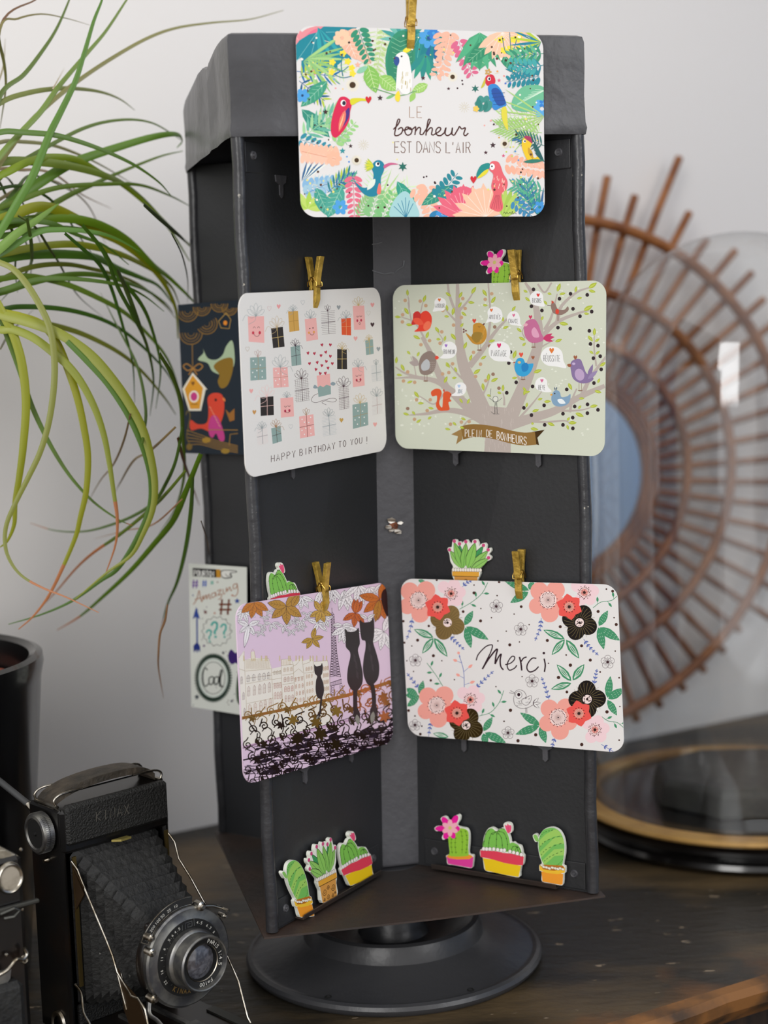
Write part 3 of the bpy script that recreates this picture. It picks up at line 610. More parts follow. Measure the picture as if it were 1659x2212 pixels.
# foil details
for x, y, r in ((405, 525, 46), (1023, 475, 34), (430, 990, 34), (1345, 888, 32)):
    for k in range(18):
        a = 2*PI*k/18; c.leaf(x+r*.3*math.cos(a), y+r*.3*math.sin(a), x+r*math.cos(a), y+r*math.sin(a), r*.2, 'e6dfcc')
    c.ell(x, y, r*.42, r*.42, '4a3826', foil=.6)
for x, y in ((1095, 662), (472, 895)):
    for k in range(12): a = PI*k/6; c.line([(x+6*math.cos(a), y+6*math.sin(a)), (x+34*math.cos(a), y+34*math.sin(a))], 3, 'cfc7b2', smooth=False)
for x, y, r, q in ((238, 692, 20, '3c2228'), (575, 605, 19, '3c2228'), (393, 902, 15, '3c2228'), (343, 932, 20, '2a9098'), (841, 482, 15, '4a2430'), (998, 548, 12, '4a2430'), (1272, 897, 20, '3c2228'), (1228, 943, 14, '4a2430'), (1337, 962, 13, 'd2567c'), (1310, 497, 14, 'd86a84'), (437, 400, 20, 'eeb49b'), (1455, 1045, 8, '3c2228')): c.star(x, y, r, q)
for i in range(120):                                        # scattered dots round the border
    u = rr.random()*4; t = u % 1; e = rr.uniform(25, 200)
    x, y = ((90+t*1480, 190+e), (1580-e, 200+t*1100), (90+t*1480, 1330-e), (80+e, 200+t*1100))[int(u)]
    c.ell(x, y, rr.uniform(4, 8), None, rr.choice(['4a2a1c', '5c3a22', '33201c', 'e8dc7a', 'f3ede0']), n=8)
for x, y, q in ((290, 490, '5aa0e0'), (300, 545, 'e6a0a0'), (345, 550, 'e8c88a'), (370, 968, '6aa0d8'), (383, 1000, '3c7fd0'), (1350, 515, '3c6fd0'), (1378, 512, '3c6fd0'), (1395, 540, '6ab0a0'), (1300, 440, 'e8a060'), (1340, 470, 'e05a6a'), (1380, 910, 'c0d060'), (1410, 935, '5090d0'), (1390, 965, 'c0d060'), (1430, 990, '5090d0'), (1355, 938, 'c0d060'), (1395, 1110, '5090d0'), (1260, 745, 'e8a8a0'), (1220, 775, 'e8a8a0'), (1085, 520, '3c2228'), (1082, 498, '3c2228'), (1053, 545, '3c2228'), (912, 1125, '3c2228'), (845, 1095, '3c2228'), (862, 1090, '3c2228'), (1278, 768, '3c2228'), (655, 880, 'e8dfa0'), (680, 985, 'e8dfa0'), (1310, 850, 'c9a04a')): c.ell(x, y, 6, 6, q, n=8)
for i in range(80):
    x = rr.choice([rr.uniform(90, 420), rr.uniform(1200, 1570)]); y = rr.uniform(200, 1320)
    if 330 < x < 1300 or (480 < y < 900): continue
    a = rr.uniform(0, 3); c.line([(x, y), (x+30*math.cos(a), y+30*math.sin(a))], 2.5, 'e8d9b0', smooth=False)
# lettering
BR = '4a2420'
c.text('LE', 757, 658, 68, 30, 'a0806a', adv=46, dx=1, dy=.02, lw=5, foil=.5)
c.text('EST', 665, 875, 68, 28, '6a4a3a', adv=38, dx=1, dy=.005, lw=5, foil=.3); c.text('DANS', 802, 875, 68, 30, '6a4a3a', adv=39, dx=1, dy=.005, lw=5, foil=.3); c.text("L'AIR", 982, 878, 66, 26, '6a4a3a', adv=31, dx=1, dy=.005, lw=5, foil=.3)
for pts in ([(657, 800), (685, 770), (697, 742), (685, 740), (672, 790), (665, 832), (680, 838), (705, 825), (715, 800), (705, 788), (685, 800)], [(712, 805), (740, 800), (752, 786), (735, 788), (728, 812), (740, 834), (762, 830), (772, 808), (762, 790), (750, 795), (770, 800), (785, 790)],
            [(785, 790), (795, 785), (790, 835)], [(793, 812), (812, 788), (825, 795), (822, 828), (838, 832)], [(838, 832), (865, 790), (885, 745), (873, 740), (864, 790), (858, 838)], [(862, 815), (885, 790), (898, 797), (893, 830), (908, 834)],
            [(908, 832), (940, 812), (950, 795), (937, 787), (920, 805), (925, 832), (948, 838), (972, 820)], [(972, 820), (982, 788), (977, 825), (992, 838), (1015, 822), (1022, 788), (1019, 828), (1034, 836)], [(1034, 836), (1058, 795), (1066, 782), (1080, 797), (1102, 790), (1092, 828), (1104, 838), (1120, 822)]):
    c.line(pts, 8.5, BR)
c.line([(1336, 1320), (1345, 1310), (1350, 1322), (1360, 1312), (1366, 1322), (1378, 1312), (1386, 1322), (1392, 1305), (1396, 1322), (1408, 1314), (1418, 1322)], 2.5, '2a3a2a')
c.finish()

# 2 --- birthday card with gifts
z2 = (500, 540, 4.336)
PC2 = vplane(PL_L.hit(520, 800, .0065), CF.hit(838, 800, .0045))
c = card('greeting_card', PC2, [(63, 407), (1391, 350), (1457, 1874), (136, 2141)], z2, 'e3e1de', 'white birthday postcard covered with small wrapped presents, clipped to the left side of the rack')
PKG, GRN, BLK, GLD, ORG = 'f0b4b0', '8fa8a4', '262224', 'd0a252', 'e0562c'
def bow(x, y, s, col, n=5, tails=1):
    for k in range(n):
        a = math.radians(-90+(k-(n-1)/2)*26); L = s*(1-.1*abs(k-(n-1)/2)); cx, cy = x+L*math.cos(a), y+L*math.sin(a); nx, ny = -math.sin(a)*s*.16, math.cos(a)*s*.16
        mx, my = x+L*.6*math.cos(a), y+L*.6*math.sin(a); c.line([(x, y), (mx+nx, my+ny), (cx, cy), (mx-nx, my-ny), (x, y)], 2.6, col, k=3)
    if tails:
        c.line([(x, y), (x-s*.35*tails, y+s*.12), (x-s*.75*tails, y-s*.1), (x-s*1.0*tails, y+s*.35)], 2.8, col, k=4); c.line([(x, y), (x-s*.1*tails, y+s*.35), (x-s*.55*tails, y+s*.6)], 2.8, col, k=4)
def gift(x0, y0, x1, y1, x2, y2, x3, y3, col, style='', rib=None, bc=None, bs=80, tails=1, bn=5):
    Q = [np.array(p, float) for p in ((x0, y0), (x1, y1), (x2, y2), (x3, y3))]
    def at(u, v): return (Q[0]*(1-u)+Q[1]*u)*(1-v)+(Q[3]*(1-u)+Q[2]*u)*v
    if style in ('hatch', 'hatchp'):
        hc = col; r2 = random.Random(int(x0))
        for k in range(14): v = k/13; c.line([at(r2.uniform(-.03, .04), v), at(r2.uniform(.96, 1.03), v)], 2.2, hc, smooth=False)
        if style == 'hatchp':
            for k in range(7): u = (k+.5)/7; c.line([at(u, 0), at(u+.02, 1)], 1.4, hc, smooth=False)
    else: c.poly(Q, col)
    if rib:
        c.line([at(.52, 0), at(.5, 1)], 4, rib, smooth=False); c.line([at(0, .5), at(1, .48)], 4, rib, smooth=False)
    if style == 'dots':
        for u, v in ((.2, .15), (.8, .12), (.35, .3), (.15, .65), (.42, .58), (.75, .62), (.3, .85), (.75, .88), (.65, .35)): p = at(u, v); c.ell(p[0], p[1], 6, 7, 'f2f0ee', n=8)
    if bc: b = at(.5, 0); bow(b[0], b[1], bs, bc, bn, tails)
    if style.startswith('face'):
        e1, e2, mth = at(.38, .45), at(.65, .44), at(.53, .68); w = (x1-x0)
        if style == 'face':
            for e in (e1, e2): c.line([(e[0]-w*.08, e[1]+3), (e[0], e[1]-w*.08), (e[0]+w*.08, e[1]+3)], 3, '4a2a2a')
            for e, s in ((e1, -1), (e2, 1)): c.ell(e[0]+s*w*.07, e[1]+w*.3, w*.075, w*.1, 'c8304a')
        elif style == 'facez':
            for e in (e1, e2):
                c.line([(e[0]-w*.1, e[1]), (e[0], e[1]+w*.05), (e[0]+w*.1, e[1])], 3, '4a2a2a')
                for q in (-.08, 0, .08): c.line([(e[0]+q*w, e[1]+2), (e[0]+q*w*1.3, e[1]-w*.07)], 2, '4a2a2a', smooth=False)
            for e, s in ((e1, -1), (e2, 1)): c.ell(e[0]+s*w*.03, e[1]+w*.36, w*.08, w*.12, 'b82c50' if bs < 90 else 'e08898')
        else:
            for e in (e1, e2): c.ell(e[0], e[1], 5, 7, '4a2a2a')
            for e, s in ((e1, -1), (e2, 1)): c.ell(e[0]+s*w*.08, e[1]+w*.36, w*.09, w*.1, 'e6a050')
        if style == 'facez' and bs > 85: c.line([(mth[0], mth[1]), (mth[0]-7, mth[1]+14), (mth[0], mth[1]+24), (mth[0]+7, mth[1]+14), (mth[0], mth[1])], 3, '4a2a2a')
        else: c.line([(mth[0]-w*.18, mth[1]), (mth[0]-w*.08, mth[1]+w*.13), (mth[0]+w*.08, mth[1]+w*.13), (mth[0]+w*.18, mth[1]-2)], 4, '6a2430')
GY, BRN, YL, SL = '9aa4a6', '4a2c3c', 'c9ae6c', 'b8c0c4'
gift(153, 623, 305, 620, 308, 870, 162, 860, PKG, 'face', None, GY, 125)
gift(370, 733, 481, 720, 498, 905, 390, 920, BLK, '', 'dcc07a', 'c8b088', 110)
gift(530, 575, 623, 570, 636, 755, 543, 768, GLD, '', 'a88038', GY, 62)
gift(686, 648, 793, 636, 812, 838, 702, 856, PKG, 'facey', None, GY, 85, 0)
gift(835, 580, 965, 568, 980, 778, 848, 790, '6a5a60', 'hatch', BRN, BRN, 62, 0, 3)
gift(1028, 642, 1118, 637, 1121, 800, 1033, 795, ORG, '', 'e8a070', GY, 78)
gift(1136, 524, 1243, 520, 1256, 745, 1148, 748, PKG, 'facez', None, YL, 88, 0)
gift(553, 908, 642, 892, 655, 1075, 564, 1088, GRN, '', '3c2c3c', '3c2c3c', 70, -1)
gift(990, 928, 1080, 932, 1083, 1117, 990, 1115, BLK, '', 'dcc07a', YL, 70, -1)
gift(1252, 848, 1325, 836, 1333, 972, 1262, 985, GRN, '', YL, YL, 50)
gift(174, 1008, 320, 1000, 327, 1213, 178, 1224, GRN, 'dots', 'a89468', 'b08a80', 70, 0, 3)
gift(388, 1103, 525, 1096, 536, 1282, 395, 1291, PKG, 'dots', 'c08a7a', GY, 120, -1)
gift(590, 1220, 720, 1200, 733, 1405, 600, 1425, '7a6a6c', 'hatchp', '4a3038', '4a3038', 100, 0)
gift(1130, 1103, 1240, 1090, 1248, 1270, 1138, 1286, PKG, 'facez', None, GY, 82, -1)
gift(1308, 1085, 1400, 1070, 1410, 1220, 1316, 1232, SL, 'hatch', GY, GY, 55, 0, 3)
gift(1002, 1290, 1098, 1278, 1104, 1478, 1010, 1498, '7a6468', 'hatchp', '4a2c3c', '4a2c3c', 105, 0)
gift(270, 1380, 393, 1370, 397, 1546, 274, 1555, BLK, '', 'e8c0b8', 'f0c8c4', 115)
gift(458, 1388, 578, 1378, 586, 1558, 464, 1571, PKG, 'facez', None, GY, 60, 0)
gift(1133, 1450, 1275, 1425, 1282, 1640, 1138, 1676, GRN, 'dots', 'a89468', YL, 95, 0)
gift(1312, 1380, 1408, 1365, 1416, 1525, 1320, 1545, 'c9c4c4', 'hatch', 'c0a8a4', GY, 90, 0)
gift(633, 1560, 767, 1538, 780, 1738, 644, 1766, PKG, 'dots', '7a3c34', 'a87848', 70, 0, 3)
gift(848, 1570, 972, 1548, 988, 1720, 856, 1745, SL, 'hatch', '98a0a4', GY, 85, 0)
gift(238, 1680, 335, 1665, 345, 1805, 242, 1828, 'e8d4d0', 'hatch', '98989c', GY, 70)
gift(372, 1670, 460, 1648, 473, 1790, 386, 1818, GRN, '', '4a4038', 'a87848', 78, -1)
c.poly([(798, 1178), (922, 1158), (930, 1285), (808, 1290)], PKG); c.poly([(806, 1290), (830, 1270), (860, 1285), (890, 1262), (930, 1275), (932, 1350), (816, 1378)], GRN); c.blob([(808, 1288), (780, 1262), (766, 1290), (790, 1298)], '8fa0a8'); c.blob([(928, 1250), (950, 1235), (975, 1250), (960, 1270), (935, 1265)], '8fa0a8')
c.line([(810, 1345), (770, 1365), (748, 1410), (790, 1430), (870, 1405), (950, 1388), (985, 1405), (950, 1425), (880, 1412), (848, 1430), (888, 1450)], 3.5, '4a2c30')
for x, y in ((848, 890), (926, 890), (717, 967), (777, 970), (884, 958), (839, 990), (926, 997), (732, 1065), (804, 1055), (888, 1045), (945, 1065), (846, 1083), (905, 1107), (791, 1120), (831, 1158), (880, 1155)): c.heart(x, y, 17, 'b8304c', rot=rr.uniform(-.3, .3))
for x, y, q, o in ((442, 530, 'eba0a0', 0), (355, 548, 'd8b8b8', 3), (668, 492, 'b0b4b8', 3), (1004, 538, '98a0a4', 0), (1320, 515, 'eba0a0', 0), (1283, 592, 'ccc8b8', 3), (1320, 700, '3c2430', 0), (1162, 830, 'eba8a4', 0), (150, 928, 'b8a890', 3), (1376, 928, '98a0a4', 0), (185, 1322, 'eba8a4', 0), (214, 1520, 'c89450', 0), (556, 1655, 'b8bcc0', 3), (1030, 1595, 'c8a050', 0), (1345, 1635, 'eba8a4', 0)): c.heart(x, y, 24, q, o)
c.text('HAPPY', 373, 1925, 62, 30, '4a3030', adv=50, dx=1, dy=-.21, lw=5.5); c.text('BIRTHDAY', 640, 1868, 60, 28, '4a3030', adv=44, dx=1, dy=-.2, lw=5.5)
c.text('TO', 1005, 1795, 56, 26, '4a3030', adv=42, dx=1, dy=-.19, lw=5.5); c.text('YOU', 1115, 1775, 54, 26, '4a3030', adv=42, dx=1, dy=-.19, lw=5.5); c.text('!', 1255, 1748, 68, 26, '4a3030', lw=5.5)
c.finish()

# 3 --- tree card
z3 = (830, 520, 3.318)
PC3 = vplane(PL_R.hit(1308, 800, .0055), CF.hit(853, 800, .005))
c = card('greeting_card', PC3, [(60, 320), (1591, 283), (1579, 1547), (82, 1486)], z3, 'ccd1c0', 'pale sage postcard with a grey tree full of birds and speech bubbles')
rr = random.Random(4)
for i in range(150):
    x, y = rr.choice([(130, 1080), (200, 1320), (700, 500), (1310, 400), (900, 640), (1250, 1000), (780, 380), (200, 1180), (1430, 1340), (1500, 700), (950, 1450), (100, 460), (500, 1250), (880, 720), (350, 860)]); x += rr.gauss(0, 50); y += rr.gauss(0, 45)
    c.blob([(x+rr.uniform(3, 12)*math.cos(t), y+rr.uniform(3, 10)*math.sin(t)) for t in (0, 1.2, 2.4, 3.6, 4.8)], 'dfe3d6', k=2)
TR_ = 'b5aaa3'
def br(pts, w0, w1):
    P = crv(pts, 6); n = len(P); L = []; R_ = []
    for i in range(n):
        t = P[min(i+1, n-1)]-P[max(i-1, 0)]; t = t/(np.linalg.norm(t)+1e-9); nn = np.array([-t[1], t[0]]); w = (w0+(w1-w0)*i/(n-1))/2; L.append(P[i]+nn*w); R_.append(P[i]-nn*w)
    c.layer([c.full(*p) for p in L+R_])
    for i in range(n-1): c.poly([L[i], L[i+1], R_[i+1], R_[i]], TR_, same=True)
br([(812, 1520), (815, 1400), (810, 1290), (800, 1230)], 190, 170); c.blob([(690, 1330), (690, 1200), (800, 1190), (930, 1220), (950, 1330), (820, 1380)], TR_)
br([(730, 1270), (640, 1060), (570, 900), (540, 740), (530, 540), (525, 310)], 120, 22); br([(900, 1270), (980, 1090), (1060, 880), (1110, 700), (1095, 520), (1060, 380), (1010, 300)], 110, 16)
br([(740, 1290), (600, 1190), (480, 1080), (380, 1010), (230, 980), (80, 985)], 90, 6); br([(440, 1050), (380, 930), (330, 800), (270, 690)], 60, 22); br([(300, 720), (220, 590), (120, 545)], 16, 6); br([(720, 1300), (600, 1240), (450, 1215), (300, 1240), (180, 1250)], 60, 8); br([(270, 985), (150, 950), (80, 905)], 22, 8)
br([(900, 1320), (1060, 1270), (1220, 1220), (1400, 1120), (1580, 1040)], 80, 30); br([(1420, 1100), (1480, 980), (1590, 830)], 34, 16); br([(1000, 1290), (1150, 1300), (1290, 1290), (1330, 1310)], 20, 7); br([(1240, 1220), (1400, 1215), (1500, 1190)], 18, 5); br([(1060, 900), (1100, 740), (1230, 590), (1390, 520), (1470, 500)], 48, 8)
br([(1150, 640), (1200, 540), (1240, 380)], 26, 8); br([(1240, 580), (1270, 470), (1380, 370), (1490, 330)], 30, 9); br([(530, 560), (470, 400), (455, 310)], 22, 14); br([(540, 500), (600, 430), (650, 350)], 20, 6); br([(530, 590), (480, 540), (420, 470)], 20, 6)
br([(610, 900), (700, 790), (790, 660), (880, 560)], 46, 14); br([(740, 720), (760, 540), (745, 300)], 22, 10); br([(620, 1030), (540, 970), (470, 890)], 22, 7); br([(440, 1080), (360, 1170), (280, 1130), (230, 1100)], 14, 5); br([(700, 1120), (740, 1030), (760, 960)], 16, 6); br([(860, 1180), (860, 1130), (850, 1090)], 16, 6)
br([(960, 1280), (1060, 1170), (1130, 1080)], 18, 6); br([(1060, 820), (1130, 760), (1220, 710)], 20, 6); br([(1520, 900), (1505, 780), (1505, 680)], 14, 7); br([(1330, 1230), (1350, 1130), (1380, 1060)], 20, 10); br([(970, 1000), (940, 920), (930, 880)], 18, 8); br([(180, 480), (175, 420), (168, 390)], 9, 6); br([(200, 600), (180, 500), (170, 440)], 11, 7); br([(260, 520), (275, 450), (290, 420)], 9, 5); br([(230, 980), (215, 900), (190, 830)], 9, 5); br([(400, 740), (420, 710), (380, 650)], 9, 5); br([(1100, 310), (1150, 370), (1200, 300)], 14, 12); br([(560, 1340), (600, 1290), (640, 1280)], 12, 6); br([(1010, 700), (990, 660), (1000, 620)], 10, 6); br([(580, 1180), (575, 1140), (570, 1110)], 9, 6)
for i in range(60): x = rr.uniform(700, 930); y = rr.uniform(1180, 1500); c.line([(x, y), (x+3, y+30)], 2, 'c8beb8', smooth=False)
c.poly([(480, 1388), (560, 1345), (560, 1425), (515, 1460), (528, 1402)], 'b08e58', .75); c.poly([(1150, 1355), (1060, 1370), (1050, 1450), (1110, 1465), (1098, 1412)], '4a3418', .75)  # foil ribbon ends; the right one has its dark reflection painted in
bp = crv([(548, 1330), (620, 1315), (700, 1318), (800, 1332), (900, 1358), (1000, 1375), (1080, 1370)], 4); bq = crv([(565, 1425), (640, 1408), (720, 1410), (800, 1425), (900, 1452), (1000, 1468), (1090, 1462)], 4)
c.layer([c.full(*p) for p in bp+bq])
for i in range(len(bp)-1): c.poly([bp[i], bp[i+1], bq[i+1], bq[i]], '9a7640', .75, same=True)
c.text('PLEIN', 580, 1352, 52, 17, 'ece6da', adv=25, dx=1, dy=.04, lw=4.5); c.text('DE', 733, 1355, 50, 17, 'ece6da', adv=24, dx=1, dy=.14, lw=4.5); c.text('BONHEURS', 808, 1366, 56, 19, 'f0ece4', adv=28, dx=1, dy=.2, lw=5)
LF = [(168, 395, 165, 348), (280, 440, 298, 388), (145, 480, 175, 530), (75, 545, 120, 548), (155, 600, 205, 605), (440, 370, 480, 400), (535, 410, 560, 365), (625, 380, 658, 330), (705, 350, 735, 398), (767, 448, 798, 400), (705, 460, 742, 465), (600, 440, 648, 445), (530, 480, 555, 440), (445, 460, 455, 505), (500, 480, 488, 535), (430, 540, 465, 545), (553, 510, 590, 540), (545, 620, 568, 590), (365, 618, 395, 660), (300, 700, 318, 650), (208, 680, 258, 705), (372, 705, 405, 708), (430, 720, 440, 680), (478, 665, 515, 712), (570, 775, 592, 725), (850, 630, 892, 612), (852, 580, 850, 545), (915, 505, 942, 468), (950, 625, 985, 655), (748, 725, 795, 712), (692, 850, 732, 825), (612, 860, 628, 815), (640, 955, 690, 920), (235, 830, 252, 795), (162, 790, 188, 815), (85, 880, 90, 830), (120, 885, 145, 935), (88, 960, 130, 965), (163, 1020, 205, 1005), (430, 1020, 452, 970), (443, 870, 470, 912), (505, 905, 520, 945), (485, 985, 520, 980), (445, 880, 455, 905), (215, 1080, 248, 1125), (240, 1165, 285, 1165), (200, 1222, 222, 1248), (135, 1235, 180, 1250), (312, 1280, 340, 1260), (230, 1305, 265, 1280), (315, 1195, 355, 1205), (540, 1130, 562, 1165), (595, 1170, 612, 1130), (550, 1270, 585, 1285), (490, 1300, 518, 1325), (435, 1345, 475, 1355), (540, 1335, 575, 1345), (743, 1005, 750, 950), (765, 1010, 815, 985), (705, 1020, 712, 1075), (735, 1105, 765, 1115), (850, 1080, 852, 1030), (810, 1085, 840, 1095), (865, 1095, 892, 1085), (915, 985, 955, 980), (925, 845, 945, 785), (1070, 945, 1130, 925), (965, 690, 1010, 715), (990, 755, 1015, 730), (1125, 570, 1140, 540), (998, 355, 1028, 370), (1010, 405, 1045, 435), (1170, 375, 1200, 385), (1145, 430, 1168, 460), (1240, 365, 1262, 305), (1255, 385, 1300, 375), (1370, 370, 1378, 325), (1380, 415, 1420, 408), (1465, 340, 1525, 300), (1465, 355, 1515, 368), (1430, 500, 1495, 465), (1430, 520, 1470, 525), (1255, 590, 1320, 600), (1225, 725, 1275, 705), (1505, 680, 1508, 625), (1460, 680, 1495, 722), (1510, 725, 1545, 700), (1470, 790, 1500, 810), (1515, 815, 1545, 790), (1545, 900, 1590, 870), (1530, 1020, 1545, 985), (1320, 1020, 1345, 1070), (1507, 1075, 1558, 1090), (1395, 1130, 1435, 1130), (1145, 1155, 1195, 1150), (1100, 1140, 1135, 1130), (1060, 1225, 1110, 1210), (1390, 1205, 1412, 1180), (1475, 1190, 1530, 1180), (1370, 1235, 1430, 1260), (1310, 1290, 1330, 1265), (1320, 1305, 1380, 1305), (1310, 1320, 1320, 1355), (1170, 1305, 1222, 1325), (1048, 1345, 1105, 1355), (1065, 1320, 1060, 1300), (1015, 1060, 1000, 1110), (1005, 1090, 1045, 1080), (995, 1050, 1012, 1075), (1025, 1160, 1018, 1195), (770, 590, 790, 570)]
for a in LF: c.leaf(*a, max(18, .42*math.hypot(a[2]-a[0], a[3]-a[1])), 'a9b834'); d = np.array(a, float); m = (d[:2]+d[2:])/2; c.leaf(d[0], d[1], *(d[2:]*.85+d[:2]*.15), max(7, .15*math.hypot(a[2]-a[0], a[3]-a[1])), 'c2cc5a')
for x, y in ((150, 428), (258, 433), (298, 465), (132, 530), (130, 582), (263, 745), (325, 716), (412, 653), (400, 735), (497, 605), (553, 550), (580, 486), (563, 415), (770, 380), (724, 420), (640, 800), (690, 885), (655, 973), (463, 945), (490, 882), (418, 955), (168, 940), (218, 1015), (138, 1005), (330, 1140), (232, 1140), (308, 1217), (217, 1280), (475, 1315), (553, 1300), (608, 1297), (728, 1003), (420, 500)): c.ell(x, y, 13, 13, 'c9a584', foil=.35)
for x, y in ((168, 1203), (792, 618), (780, 957), (822, 1057), (755, 755)): c.ell(x, y, 13, 13, '9a7a68', foil=.35)
for x, y in ((1070, 349), (1335, 380), (1256, 416), (1455, 388), (1055, 470), (1130, 500), (1353, 488), (1487, 508), (1403, 541), (1245, 623), (1333, 630), (1470, 646), (1478, 740), (1532, 752), (1499, 842), (1548, 828), (1555, 922), (1503, 1020), (1308, 1066), (905, 798), (893, 877), (946, 1015), (1063, 1044), (878, 1090), (1001, 1198), (1146, 1180), (1055, 1250), (1365, 1188), (1457, 1173), (1532, 1212), (1456, 1236), (1281, 1240), (1351, 1268), (1281, 1320), (1150, 1320), (1352, 1345)): c.ell(x, y, 13, 14, '2a1a20')  # same foil berries, dark reflection put into their colour
def bubble(pts, txt, tx, ty, th, tw, ta, hx, hy, hr, hc, col='3c3a3c'):
    c.blob(pts, 'eceded'); c.heart(hx, hy, hr, hc); c.text(txt, tx, ty, th, tw, col, adv=ta, lw=2.6, dy=.02)
bubble([(348, 508), (362, 470), (360, 435), (380, 410), (410, 408), (440, 430), (440, 470), (425, 500), (390, 502)], 'AMOUR', 367, 450, 30, 9, 14, 395, 425, 14, 'd8743a')
bubble([(728, 590), (745, 550), (740, 510), (760, 480), (795, 472), (835, 495), (848, 540), (835, 575), (790, 592), (760, 580)], 'AMITIÉS', 752, 530, 32, 8, 12, 768, 498, 14, 'e0703a')
bubble([(985, 612), (950, 608), (905, 600), (880, 565), (890, 525), (920, 505), (955, 515), (972, 550), (975, 590)], 'CHANCE', 891, 560, 30, 8, 12, 928, 535, 13, 'd86a92')
bubble([(1150, 470), (1100, 468), (1055, 450), (1042, 410), (1060, 375), (1100, 360), (1135, 385), (1140, 430)], 'BISOUS', 1062, 412, 32, 7, 11, 1103, 390, 15, 'd8342c')
bubble([(400, 840), (425, 810), (412, 770), (430, 735), (470, 722), (510, 745), (520, 790), (500, 830), (455, 845)], 'BONHEUR', 427, 780, 30, 8, 12, 443, 752, 13, '9a6ac8')
bubble([(925, 868), (880, 865), (800, 862), (755, 825), (750, 770), (780, 732), (840, 722), (890, 750), (905, 800), (898, 840)], 'PARTAGE', 767, 785, 42, 10.5, 16.5, 823, 752, 20, 'd82a6c')
bubble([(1305, 912), (1240, 903), (1160, 890), (1122, 840), (1135, 790), (1180, 760), (1240, 765), (1275, 800), (1285, 860)], 'RÉUSSITE', 1142, 820, 44, 10, 15.5, 1200, 788, 22, 'de7a34')
bubble([(1200, 1080), (1150, 1085), (1095, 1065), (1080, 1030), (1098, 990), (1135, 978), (1165, 1000), (1172, 1045)], 'RÊVE', 1106, 1035, 34, 8.5, 13, 1130, 1003, 15, 'd46a94')
bubble([(480, 1108), (510, 1085), (508, 1040), (530, 1018), (565, 1018), (588, 1045), (580, 1090), (545, 1112)], 'JOIE', 526, 1065, 28, 6.5, 9.5, 536, 1043, 14, 'a8c4e8', '4a6a80')
def legs(x, y, h, col='8a6a5a'): c.line([(x-9, y), (x-9, y+h)], 3, col, smooth=False); c.line([(x+9, y), (x+9, y+h)], 3, col, smooth=False); c.ell(x, y+h, 18, 5, col)
c.blob([(215, 650), (245, 620), (240, 560), (275, 510), (310, 505), (340, 545), (335, 610), (305, 645), (260, 650)], 'e0402c'); c.blob([(195, 600), (205, 560), (210, 520), (240, 505), (262, 530), (250, 580), (225, 600)], 'c8302c'); c.leaf(205, 560, 285, 600, 50, 'e8583e'); c.ell(308, 610, 26, 36, 'ec7050', .5)
c.blob([(585, 660), (630, 690), (635, 640), (640, 600), (680, 588), (718, 610), (735, 660), (725, 710), (690, 742), (640, 738), (605, 700)], 'bf8a2c'); c.blob([(625, 690), (650, 655), (700, 660), (705, 700), (660, 732)], '9a7a2c'); c.heart(645, 575, 18, 'd8402c'); c.flower(575, 645, 18, 3, '7a4a4a', 8); c.line([(672, 612), (680, 620), (690, 612)], 3, '6a4a20'); legs(682, 742, 42); c.leaf(705, 605, 722, 592, 12, '6a3a3a')
for k in range(12): c.line([(715-k*3, 625+k*9), (728-k*3, 628+k*9)], 2, 'd8b060', smooth=False)
c.blob([(1030, 570), (1075, 562), (1105, 600), (1125, 660), (1145, 705), (1110, 728), (1050, 730), (1012, 690), (1000, 630), (1010, 590)], 'c06a94'); c.blob([(1075, 620), (1100, 650), (1110, 690), (1070, 690), (1055, 650)], 'dca0bc'); c.leaf(1030, 598, 995, 608, 22, 'e0a8b8'); c.leaf(1140, 700, 1220, 690, 30, 'c43468'); c.leaf(1140, 700, 1205, 665, 26, 'c43468'); c.leaf(1140, 702, 1210, 722, 24, 'c43468'); c.heart(1048, 548, 16, 'c8305c'); legs(1070, 728, 35)
c.blob([(248, 880), (270, 820), (325, 790), (368, 820), (370, 880), (355, 935), (310, 962), (260, 950)], '8a7a72'); c.blob([(265, 890), (300, 850), (325, 870), (320, 920), (275, 930)], 'b8bcc0'); c.leaf(362, 838, 392, 838, 30, 'e04a34'); c.leaf(248, 890, 178, 870, 36, 'a89c98'); c.leaf(248, 895, 200, 825, 30, 'a89c98'); legs(298, 958, 48)
for k in range(5):
    for j in range(3): c.line([(325+j*14, 870+k*14), (335+j*14, 872+k*14)], 2, 'cfc6c0', smooth=False)
c.blob([(940, 870), (960, 842), (995, 845), (1015, 880), (1050, 880), (1070, 885), (1050, 940), (1010, 972), (960, 965), (935, 920)], '2f9fd4'); c.blob([(985, 890), (1020, 875), (1035, 905), (1020, 935), (990, 935)], '1a7fc0'); c.ell(968, 872, 12, 9, 'd8b878'); c.heart(981, 818, 20, 'e0503c'); c.heart(1066, 838, 16, '9a5a3c'); legs(995, 970, 25); c.leaf(942, 870, 922, 876, 10, 'b04a3a')
c.blob([(1195, 478), (1200, 448), (1225, 450), (1245, 490), (1290, 495), (1315, 470), (1320, 500), (1270, 532), (1215, 520)], '8a7268'); c.ell(1240, 508, 13, 20, 'd8402c'); c.line([(1195, 465), (1168, 462)], 4, '6a4a4a'); c.flower(1206, 440, 12, 3, 'c8402c', 6); c.line([(1240, 525), (1242, 575)], 3, '8a6a5a', smooth=False); c.line([(1248, 525), (1250, 575)], 3, '8a6a5a', smooth=False)
